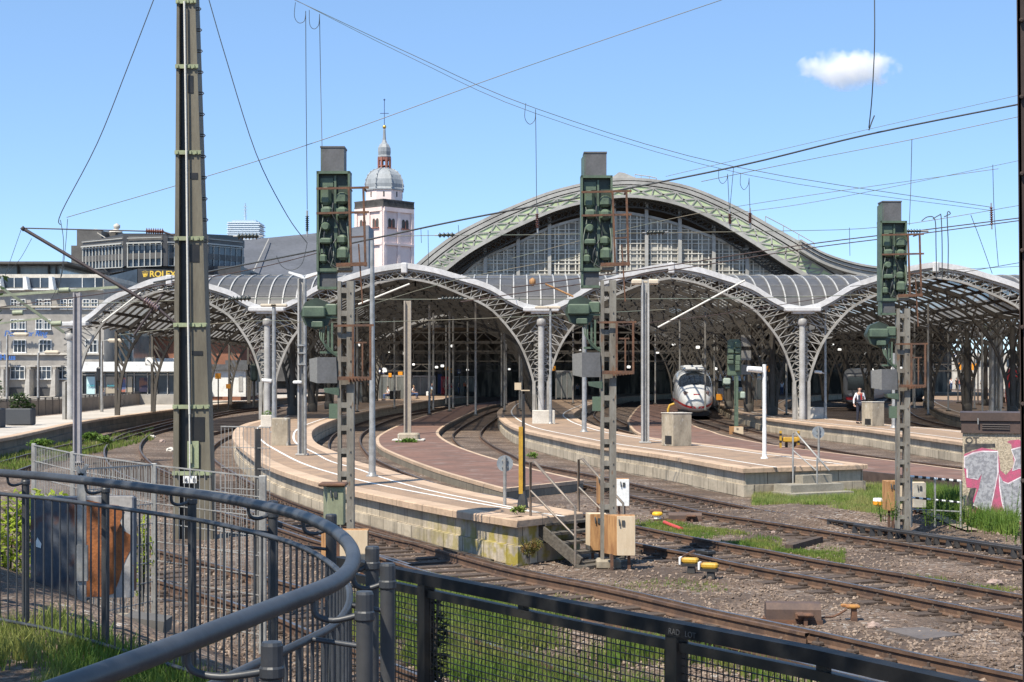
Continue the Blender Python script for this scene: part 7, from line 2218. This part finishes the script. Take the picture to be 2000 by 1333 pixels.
def motor(label, x, y, L, W2, h, rz, mat):
    b = gb(x, y); t = T("point_machine", label, "point machine", tuple(b), rz)
    m = MB(); m.prism([(-L/2, -W2/2, .05), (L/2, -W2/2, .05), (L/2, -W2/2, h*.7), (L/2, -W2*.3, h), (L/2, W2/2, h), (-L/2, W2/2, h), (-L/2, -W2*.3, h), (-L/2, -W2/2, h*.7)][:0] or [(-L/2, -W2/2, .04), (-L/2, -W2/2, h*.72), (-L/2, -W2*.28, h), (-L/2, W2*.28, h), (-L/2, W2/2, h*.72), (-L/2, W2/2, .04)], (L, 0, 0)); o = m.build("housing", mat, None); o.parent = t
    m = MB(); m.cbox((0, 0, .03), (L*1.05, W2*1.1, .06)); m.bar((-L*.5, -.1, .06), (-L*.95, -.2, .03), .035); m.cbox((L*.1, -W2*.62, .12), (.12, .1, .1), bev=.02); o = m.build("base", rust, None); o.parent = t
    m = MB(); m.cbox((L*.12, -W2/2-.012, h*.5), (.06, .02, .06), bev=.008); o = m.build("lock", white_paint, None); o.parent = t
    m = MB(); m.cbox((L*.2, -W2*.75, .14), (.22, .14, .05), bev=.02); m.cbox((L*.2, -W2*.75, .06), (.05, .06, .12)); o = m.build("terminal_lid", rust, None); o.parent = t
motor("long rusty brown point machine beside the nearest right hand rail", 1548, 1216, .72, .34, .27, -.08, M("machine_brown", (0.085, 0.055, 0.045), (0.12, 0.075, 0.055), scale=4, rough=.7))
motor("low brown point machine by the yellow lamp near the grass strip", 1338, 1019, .75, .25, .2, -.1, M("machine_brown", (0, 0, 0)))
t = T("track_lamp", "round yellow capped track device with rusty lid left of the low point machine", "track device", tuple(gb(1284, 1016)))
b = gb(1284, 1014); m = MB(); m.lathe([(.0, .16), (.1, .155), (.13, .11), (.12, .08)], tuple(b), 14); m.build("yellow_cap", M("bright_yellow", (0.75, 0.42, 0.02), rough=.5), t)
m = MB(); m.lathe([(.09, .0), (.08, .09)], tuple(b), 10); m.build("base", white_paint, t)
m = MB(); m.cbox(b + Vector((.02, .45, .12)), (.3, .2, .12), bev=.03); m.build("rusty_lid", rust, t)
t = T("track_lamp", "white and orange capped marker in the grass before the right hand signal", "track device", tuple(gb(1716, 1014)))
b = gb(1716, 1014); m = MB(); m.lathe([(.0, .25), (.12, .245), (.13, .18)], tuple(b), 14); m.build("white_cap", white_paint, t)
m = MB(); m.lathe([(.13, .1), (.135, .18)], tuple(b), 14); m.lathe([(.05, 0), (.05, .1)], tuple(b), 8); m.build("orange_band", orange, t)
b = gb(1665, 1214); t = T("track_lamp", "rusty orange mushroom shaped track device with a cable near the stone", "track device", tuple(b))
m = MB(); m.cbox(b + Vector((0, 0, .19)), (.19, .13, .05), bev=.018); m.cbox(b + Vector((-.11, .02, .20)), (.08, .07, .04), bev=.01); m.build("lid", M("rust_yellow", (0.45, 0.22, 0.05), (0.25, 0.11, 0.05), scale=14, rough=.8), t)
m = MB(); m.cbox(b + Vector((.02, 0, .08)), (.08, .08, .18), taper=.8); m.tube(cat([b + Vector((-.08, 0, .15)), b + Vector((-.25, -.02, .06)), b + Vector((-.42, -.06, .05)), b + Vector((-.5, -.1, .0))], 4), .016, 6); m.build("stem_and_cable", rust, t)
b = gb(1800, 1243); m = MB(); a_ = [gb(1720, 1231), gb(1805, 1230), gb(1880, 1245), gb(1800, 1253)]
m.prism([tuple(v + Vector((0, 0, .03))) for v in a_], (0, 0, -.05)); tag(m.build("cover_plate", M("plate_brown", (0.13, 0.11, 0.10), (0.10, 0.085, 0.08), scale=2, rough=.8)), "flat brown cover plate lying in the ballast at lower right", "cover plate")
m = MB(); m.tube(cat([tuple(gb(1298, 1026) + Vector((0, 0, .05))), tuple(gb(1312, 1031) + Vector((0, 0, .06))), tuple(gb(1331, 1037) + Vector((0, 0, .04)))], 4), .045, 8); tag(m.build("red_hose", M("hose_red", (0.45, 0.06, 0.045), rough=.6)), "short piece of red hose lying beside the grass strip", "hose")
m = MB(); m.bar(gb(1541, 1075) + Vector((0, 0, .06)), gb(1600, 1060) + Vector((0, 0, .06)), .16, .12); tag(m.build("timber_piece", sleeper_mat), "loose dark timber lying across the grass strip", "timber")
def rock(label, x, y, s, mat, seed):
    b = gb(x, y); bm = bmesh.new(); bmesh.ops.create_icosphere(bm, subdivisions=2, radius=1); r = random.Random(seed)
    m = MB()
    for v in bm.verts: v.co *= .8 + .35*noise.noise(v.co*1.5 + Vector((seed, 0, 0)))
    bm.verts.index_update(); m.add([(b.x+v.co.x*s, b.y+v.co.y*s*.7, b.z+.3*s+v.co.z*s*.6) for v in bm.verts], [tuple(v.index for v in f.verts) for f in bm.faces]); bm.free()
    tag(m.build("rock", mat), label, "stone")
pinkstone = M("pink_stone", (0.36, 0.27, 0.23), (0.26, 0.19, 0.16), scale=9, rough=.9, bump=.4)
rock("pinkish lump of stone beside the flat cover plate", 1705, 1226, .11, pinkstone, 1)
rock("pale stone block lying by the grass at far right", 1942, 1143, .14, pinkstone, 2)
rock("pale stone lying in the grass strip", 1510, 1043, .07, pinkstone, 3)
rock("reddish stone on the low platform left of the yellow post", 1003, 925, .22, pinkstone, 4)
for i, (x, y) in enumerate(((297, 856), (317, 865), (333, 882))): rock(["pale stone left of the tall mast, farthest of three", "small reddish stone left of the tall mast", "pale rag-like stone nearest the tall mast"][i], x, y, .22, pinkstone if i == 1 else pale_concrete, 5+i)
m = MB(); sl = cat([tuple(gb(1440, 968)[:2]), tuple(gb(1560, 975)[:2]), tuple(gb(1700, 1001)[:2]), tuple(gb(1790, 1022)[:2]), tuple(gb(1900, 1042)[:2])], 5)
cp = [(x, y) for x, y in sl]
m.sweep(cp, [(-.16, GZ+.05), (.16, GZ+.05)]); 
for i, v in enumerate(m.v): m.v[i] = (v[0], v[1], gh(v[0], v[1])+.045)
tag(m.build("cable_trough", M("trough_concrete", (0.27, 0.215, 0.16), (0.20, 0.16, 0.12), scale=2, rough=.9, bump=.2), fix=False), "brown concrete cable trough cover running through the grass below the broad platform", "cable trough")
b = gb(800, 868); t = T("mast_footing", "stone footing under the beige mast on the low red platform", "footing", tuple(G(797, 862, ZM)))
b = G(797, 862, ZM); m = MB(); m.cbox((b.x, b.y+.5, ZM+.18), (1.0, 1.0, .36), bev=.06); m.build("block", concrete, t)
m = MB(); m.cbox((b.x, b.y+.5, ZM+.04), (1.5, 1.3, .08), bev=.03); m.build("slab", pale_concrete, t)

# ---------------------------------------------------------------- tree beside the viewer, whose shade falls over the railing
t = T("shade_tree", "tree beside the viewer whose leaves touch the left picture edge", "tree", (-6.2, 2.2, 1.4))
bark = M("bark", (0.09, 0.07, 0.05), (0.05, 0.04, 0.03), scale=6, rough=.9, bump=.5, stretch=(4, 4, 1))
m = MB(); m.tube([(-6.2, 2.2, 1.2), (-6.1, 2.3, 3.2), (-5.7, 2.7, 5.0), (-5.2, 3.1, 7.2)], [.24, .19, .15, .06], 10); m.build("trunk", bark, t)
m = MB()
for q in (((-6.1, 2.3, 3.4), (-5.2, 4.2, 5.8), (-4.6, 6.2, 6.4)), ((-5.7, 2.7, 5.0), (-4.2, 3.6, 6.4), (-2.8, 4.4, 7.0)), ((-5.9, 2.5, 4.2), (-7.2, 3.8, 6.0), (-7.6, 5.2, 6.6)), ((-6.1, 2.3, 3.0), (-6.6, 5.8, 4.0), (-6.4, 9.5, 4.6), (-6.9, 15.5, 5.2)), ((-5.6, 2.8, 5.2), (-4.9, 1.6, 6.6), (-4.2, .8, 7.2))): m.tube(cat(q, 4), [.08*(1-i/(4*(len(q)-1)+1))+.015 for i in range(4*(len(q)-1)+1)], 6)
m.build("limbs", bark, t)
m = MB(); r = random.Random(77)
for k in range(74):
    c = (r.uniform(-7.4, -1.0), r.uniform(-.5, 6.7), r.uniform(6.1, 8.8))
    if noise.noise((c[0]*.7, c[1]*.7, 0.3)) < -.25: continue
    leafclump(m, c, r.uniform(.5, .95), r.uniform(.5, .9), r.uniform(.3, .6), 150, .19, 100+k, .6)
for k in range(26): leafclump(m, (r.uniform(-8.0, -6.2), r.uniform(8.6, 11.6), r.uniform(5.6, 8.2)), .8, .8, .5, 150, .19, 300+k, .6)
leafclump(m, (-5.35, 15.6, 4.05), .22, .5, .25, 90, .10, 201, .6); leafclump(m, (-5.45, 15.6, 3.75), .2, .5, .35, 90, .10, 202, .6)
m.build("crown", M_leaf("tree_leaf", (0.035, 0.07, 0.018), (0.06, 0.10, 0.025), scale=2), t, fix=False)
# ---------------------------------------------------------------- overhead wires
def wire(label, pts, wpx=1.5, mat=None, n=5, name="overhead_wire"):
    """pts: (px, py, depth)"""
    q = cat(pts, n) if len(pts) > 2 else pts
    w = [P(*v) for v in q]
    dm = sum(v[2] for v in q)/len(q)
    m = MB(); m.tube(w, [wpx*.43*v[2]/F for v in q], 5)
    return tag(m.build(name, mat or cable, fix=False), label, "wire")
g_ = wire_copper
wire("long thin wire falling from the top edge to the left, behind the church cross", [(1410,0,34),(1000,140,34),(640,270,34),(380,352,34),(130,425,34)], 1.7, g_)
wire("double catenary wire falling from top centre to the right, upper strand", [(575,0,40),(800,105,41),(1046,212,43),(1430,325,46),(1935,405,52)], 1.5, g_)
wire("double catenary wire falling from top centre to the right, lower strand", [(580,2,40),(800,112,41),(1046,222,43),(1460,342,46),(1940,412,52)], 1.2, g_)
wire("slack cable from the top left corner down to the bracket arm tip", [(300,0,31),(250,130,31),(190,280,31),(120,415,31),(118,440,31)], 2.2, cable)
wire("slack cable curving from the top beside the tall mast down to the station roof", [(408,0,33),(440,110,33),(500,300,33),(560,420,33),(600,475,33)], 2.2, cable)
wire("left one of a dropper pair, ending in a ribbed insulator", [(597,22,40),(598,200,40),(600,410,40)], 1.7, cable)
wire("right one of a dropper pair, ending at the left signal", [(624,28,40),(626,150,40),(629,290,39)], 1.7, cable)
wire("small loop of wire beside the left dropper", [(577,5,40),(575,32,40),(583,45,40),(594,42,40),(597,28,40)], 1.4, cable)
wire("small loop of wire beside the right dropper", [(604,20,40),(605,48,40),(613,57,40),(622,50,40),(624,32,40)], 1.4, cable)
wire("dropper from the double catenary down to the insulator before the hall arch", [(1046,214,43),(1047,300,43),(1048,405,43)], 1.6, cable)
wire("small loop on the dropper before the hall arch", [(1027,202,43),(1025,230,43),(1034,243,43),(1044,236,43),(1046,222,43)], 1.4, cable)
wire("thick feeder cable crossing from the right edge over the hall roof to the left", [(2000,202,30),(1700,262,32),(1440,325,34),(1140,385,36),(900,430,38),(640,485,40),(300,552,43)], 4.2, cable)
wire("feeder cable continuing thinner over the left arch", [(700,472,40),(520,520,43),(300,560,46),(0,600,50)], 2.2, M("wire_brown", (0.07, 0.045, 0.04), rough=.6))
wire("cable hanging from the top edge to the clamp on the thick feeder", [(1708,0,31),(1708,90,31),(1703,190,31.5),(1697,250,32)], 2.6, cable)
wire("short free end of cable at the clamp on the thick feeder", [(1697,255,32),(1703,238,32),(1708,226,32)], 3.0, cable)
wire("fine wire parallel above the thick feeder cable", [(2000,184,42),(1700,252,43),(1300,345,45)], 1.2, g_)
wire("second fine wire under the thick feeder cable at right", [(2000,226,44),(1780,273,45),(1560,316,46),(1370,355,48)], 1.6, g_)
wire("dropper from the second fine wire down to the right signal", [(1781,272,45),(1779,360,45),(1776,440,44)], 1.6, cable)
wire("fine wire rising to the right edge over the right signal", [(2000,312,50),(1760,362,52),(1560,400,55),(1400,420,58)], 1.2, g_)
wire("dropper from the top right fine wire toward the far canopy", [(1939,322,50),(1942,420,50),(1950,520,50)], 1.5, cable)
wire("upper of the twin dark contact cables crossing in front of the right signal", [(2000,425,36),(1760,455,38),(1560,480,40),(1300,520,43),(1000,562,47)], 2.6, M("wire_brown", (0, 0, 0)))
wire("lower of the twin dark contact cables crossing in front of the right signal", [(2000,430,36),(1760,462,38),(1560,488,40),(1300,530,43),(900,590,48)], 2.4, M("wire_brown", (0, 0, 0)))
wire("greenish wire over the hall gable with long insulators, left part", [(760,462,60),(870,460,60),(1050,459,60),(1280,455,60),(1500,452,60),(1730,443,60),(2000,400,58)], 1.5, g_)
wire("second greenish wire crossing the hall glass upward to the right", [(1000,505,62),(1300,430,62),(1560,385,62),(1950,330,62)], 1.3, g_)
wire("level green span wire across the arches, upper", [(0,600,64),(430,585,64),(700,585,64),(1100,585,64),(1500,582,64),(1760,573,64)], 1.8, g_)
wire("level green span wire across the arches, lower", [(230,655,66),(480,628,66),(700,630,66),(1000,620,66),(1300,605,66)], 1.5, g_)
wire("contact wire drooping below the third arch", [(1180,640,70),(1400,615,72),(1620,580,75)], 1.6, M("wire_brown", (0, 0, 0)))
wire("contact wire running into the second arch", [(640,560,60),(800,545,70),(1000,545,90)], 1.4, cable)
wire("thin wire stay at the far left from the bracket arm tip", [(42,447,31),(20,510,31),(10,540,31)], 1.2, cable)
wire("second thin stay at the far left from the bracket arm", [(62,466,31),(40,505,31),(15,535,31)], 1.2, cable)
wire("dropper loop near the tip of the bracket arm", [(118,430,31),(124,470,31),(122,520,31),(112,575,31)], 1.6, cable)
wire("second dropper near the tip of the bracket arm", [(132,428,31),(128,480,31),(120,540,31),(98,590,31)], 1.4, cable)
wire("hanging loop of cable beside the twin lamp", [(540,500,38),(550,520,38),(570,528,38),(590,515,38),(600,475,38)], 1.6, cable)
for i, x in enumerate((1822, 1850, 1848)):
    wire(["left of the dark loops hanging right of the right signal", "middle of the dark loops hanging right of the right signal", "right of the dark loops hanging right of the right signal"][i], [(1800+22*i,432-4*i,50),(1812+22*i,424-3*i,50),(1826+12*i,430-6*i,50),(1828+12*i,480,50),(1829+11*i,545,50)], 2.4, cable)
wire("slanting stay at the far right in front of the sky", [(1896,420,50),(1915,470,50),(1938,535,50)], 1.5, cable)
wire("wire across the right arch to the picture edge", [(1660,560,58),(1800,545,57),(2000,512,55)], 1.6, cable)
wire("long wire over the right canopies from the arch apex to the edge", [(1720,545,70),(1830,530,70),(2000,520,70)], 1.3, g_)
wire("thin wire climbing across the left arch to the centre signal", [(540,640,48),(700,602,47),(900,545,46),(1140,500,45)], 1.4, g_)
# strut with insulator in the second and third valleys
m = MB(); m.tube([P(1065, 555, 75), P(1120, 580, 75)], .05, 6); m.lathe([(.03, -.2), (.16, -.1), (.16, .1), (.03, .2)], tuple(P(1040, 551, 75)), 8); tag(m.build("cantilever_arm", wood_orange), "brown strut with round weight above the middle column", "strut")
m = MB(); m.tube([P(1285, 640, 80), P(1455, 548, 80)], .055, 6); tag(m.build("cantilever_arm", M("pale_pipe", (0, 0, 0))), "pale diagonal cantilever tube under the third arch", "cantilever arm")
m = MB(); m.tube([P(700, 595, 76), P(800, 555, 76)], .05, 6); tag(m.build("cantilever_arm", M("pale_pipe", (0, 0, 0))), "pale diagonal cantilever tube under the second arch beside the left signal", "cantilever arm")
m = MB(); m.tube([P(200, 630, 40), P(275, 572, 40)], .025, 6); tag(m.build("cantilever_arm", M("pale_pipe", (0, 0, 0))), "pale diagonal tube across the leftmost arch", "cantilever arm")

# strings of insulators
dark_ins = M("dark_insulator", (0.03, 0.035, 0.03), rough=.25, fine=0)
def insulator(label, a, b, n=5, r=.09, mat=None):
    a, b = P(*a), P(*b)
    t = T("insulator", label, "insulator", tuple(a))
    m = MB(); insul(m, a, b, n, r); m.build("discs", mat or dark_ins, t)
    e = (b-a).normalized()*.14
    m = MB(); m.tube([a-e, a+e*.2], .025, 6); m.build("end_cap", galv, t)
    m = MB(); m.tube([b-e*.2, b+e], .025, 6); m.build("end_cap", galv, t)
insulator("horizontal four-disc insulator against the sky left of the hall arch", (856,460,60), (888,459,60), 4, .12)
insulator("horizontal insulator in front of the dark octagonal office block", (464,462,50), (505,462,50), 6, .12)
insulator("horizontal insulator before the hall glass, right of the centre signal", (1262,455,60), (1298,454,60), 5, .12)
insulator("vertical ribbed insulator below the dropper at the slate roof", (600,422,40), (600,452,40), 8, .06)
insulator("vertical ribbed insulator below the dropper before the hall arch", (1049,418,43), (1050,446,43), 8, .065, porcelain)
insulator("left of two brown insulators before the green arch band", (1425,418,46), (1426,438,46), 7, .08, porcelain)
insulator("right of two brown insulators before the green arch band", (1465,416,46), (1465,436,46), 7, .08, porcelain)
insulator("vertical brown insulator hanging near the right picture edge", (1936,405,50), (1937,440,50), 8, .07, porcelain)
insulator("horizontal insulator above the second valley roof", (446,585,64), (490,583,64), 6, .14)
insulator("horizontal insulator below the second arch", (862,584,64), (905,584,64), 6, .12)
insulator("insulator row on top of the right signal cage", (1772,452,32), (1800,452,32), 5, .05)
insulator("small horizontal insulator at the slanted wire over the office house", (318,566,44), (345,561,44), 6, .05)
wire("dropper pair to the left brown insulator", [(1421,340,46),(1424,400,46),(1425,416,46)], 1.5, cable)
wire("dropper to the right brown insulator", [(1463,348,46),(1464,390,46),(1465,414,46)], 1.5, cable)
wire("second dropper slanting to the left brown insulator", [(1433,325,46),(1428,380,46),(1425,416,46)], 1.4, cable)
wire("loop left of the right brown insulator dropper", [(1447,338,46),(1446,360,46),(1453,371,46),(1461,362,46),(1463,350,46)], 1.3, cable)
wire("loop left of the left brown insulator dropper", [(1404,328,46),(1404,350,46),(1411,359,46),(1419,352,46),(1421,342,46)], 1.3, cable)
for x, y0, y1, d_ in ((822, 447, 475, 50), (836, 450, 520, 50), (895, 440, 455, 50), (1659, 445, 500, 50), (1560, 500, 520, 45)):
    wire("short dropper wire at the feeder, near %s" % {822: "the pink church tower's right side", 836: "the foot of the hall arch's left end", 895: "the four-disc insulator", 1659: "the flared eaves of the hall", 1560: "the third valley roof"}[x], [(x, y0, d_), (x+1, y1, d_)], 1.3, cable)

# ---------------------------------------------------------------- one small cloud
cm = bpy.data.materials.new("cloud"); cm.use_nodes = True
nt = cm.node_tree; nt.nodes.remove(nt.nodes["Principled BSDF"])
vol = nt.nodes.new("ShaderNodeVolumePrincipled"); vol.inputs["Color"].default_value = (1, 1, 1, 1); vol.inputs["Anisotropy"].default_value = -0.3
tc = nt.nodes.new("ShaderNodeTexCoord")
ln = nt.nodes.new("ShaderNodeVectorMath"); ln.operation = 'LENGTH'
mp = nt.nodes.new("ShaderNodeMapping"); mp.inputs["Scale"].default_value = (1/90, 1/45, 1/36)
nt.links.new(tc.outputs["Object"], mp.inputs[0]); nt.links.new(mp.outputs[0], ln.inputs[0])
n1 = nt.nodes.new("ShaderNodeTexNoise"); n1.inputs["Scale"].default_value = .034; n1.inputs["Detail"].default_value = 7; n1.inputs["Roughness"].default_value = .62
nt.links.new(tc.outputs["Object"], n1.inputs["Vector"])
sub = nt.nodes.new("ShaderNodeMath"); sub.operation = 'MULTIPLY_ADD'; sub.inputs[1].default_value = -0.72; 
nt.links.new(ln.outputs["Value"], sub.inputs[0]); amp = nt.nodes.new('ShaderNodeMath'); amp.operation = 'MULTIPLY'; amp.inputs[1].default_value = 1.35; nt.links.new(n1.outputs["Fac"], amp.inputs[0]); nt.links.new(amp.outputs[0], sub.inputs[2])
mr = nt.nodes.new("ShaderNodeMapRange"); mr.inputs[1].default_value = .06; mr.inputs[2].default_value = .35; mr.inputs[3].default_value = 0; mr.inputs[4].default_value = .04
nt.links.new(sub.outputs[0], mr.inputs[0]); nt.links.new(mr.outputs[0], vol.inputs["Density"]); nt.links.new(vol.outputs[0], nt.nodes["Material Output"].inputs["Volume"])
cc = P(1657, 136, 2500)
bm = bmesh.new(); bmesh.ops.create_icosphere(bm, subdivisions=3, radius=1)
for v in bm.verts: v.co = Vector((v.co.x*90, v.co.y*45, v.co.z*36))
me = bpy.data.meshes.new("cloud"); bm.to_mesh(me); bm.free(); me.materials.append(cm)
co = link(bpy.data.objects.new("cloud", me)); co.location = cc
tag(co, kind="structure")
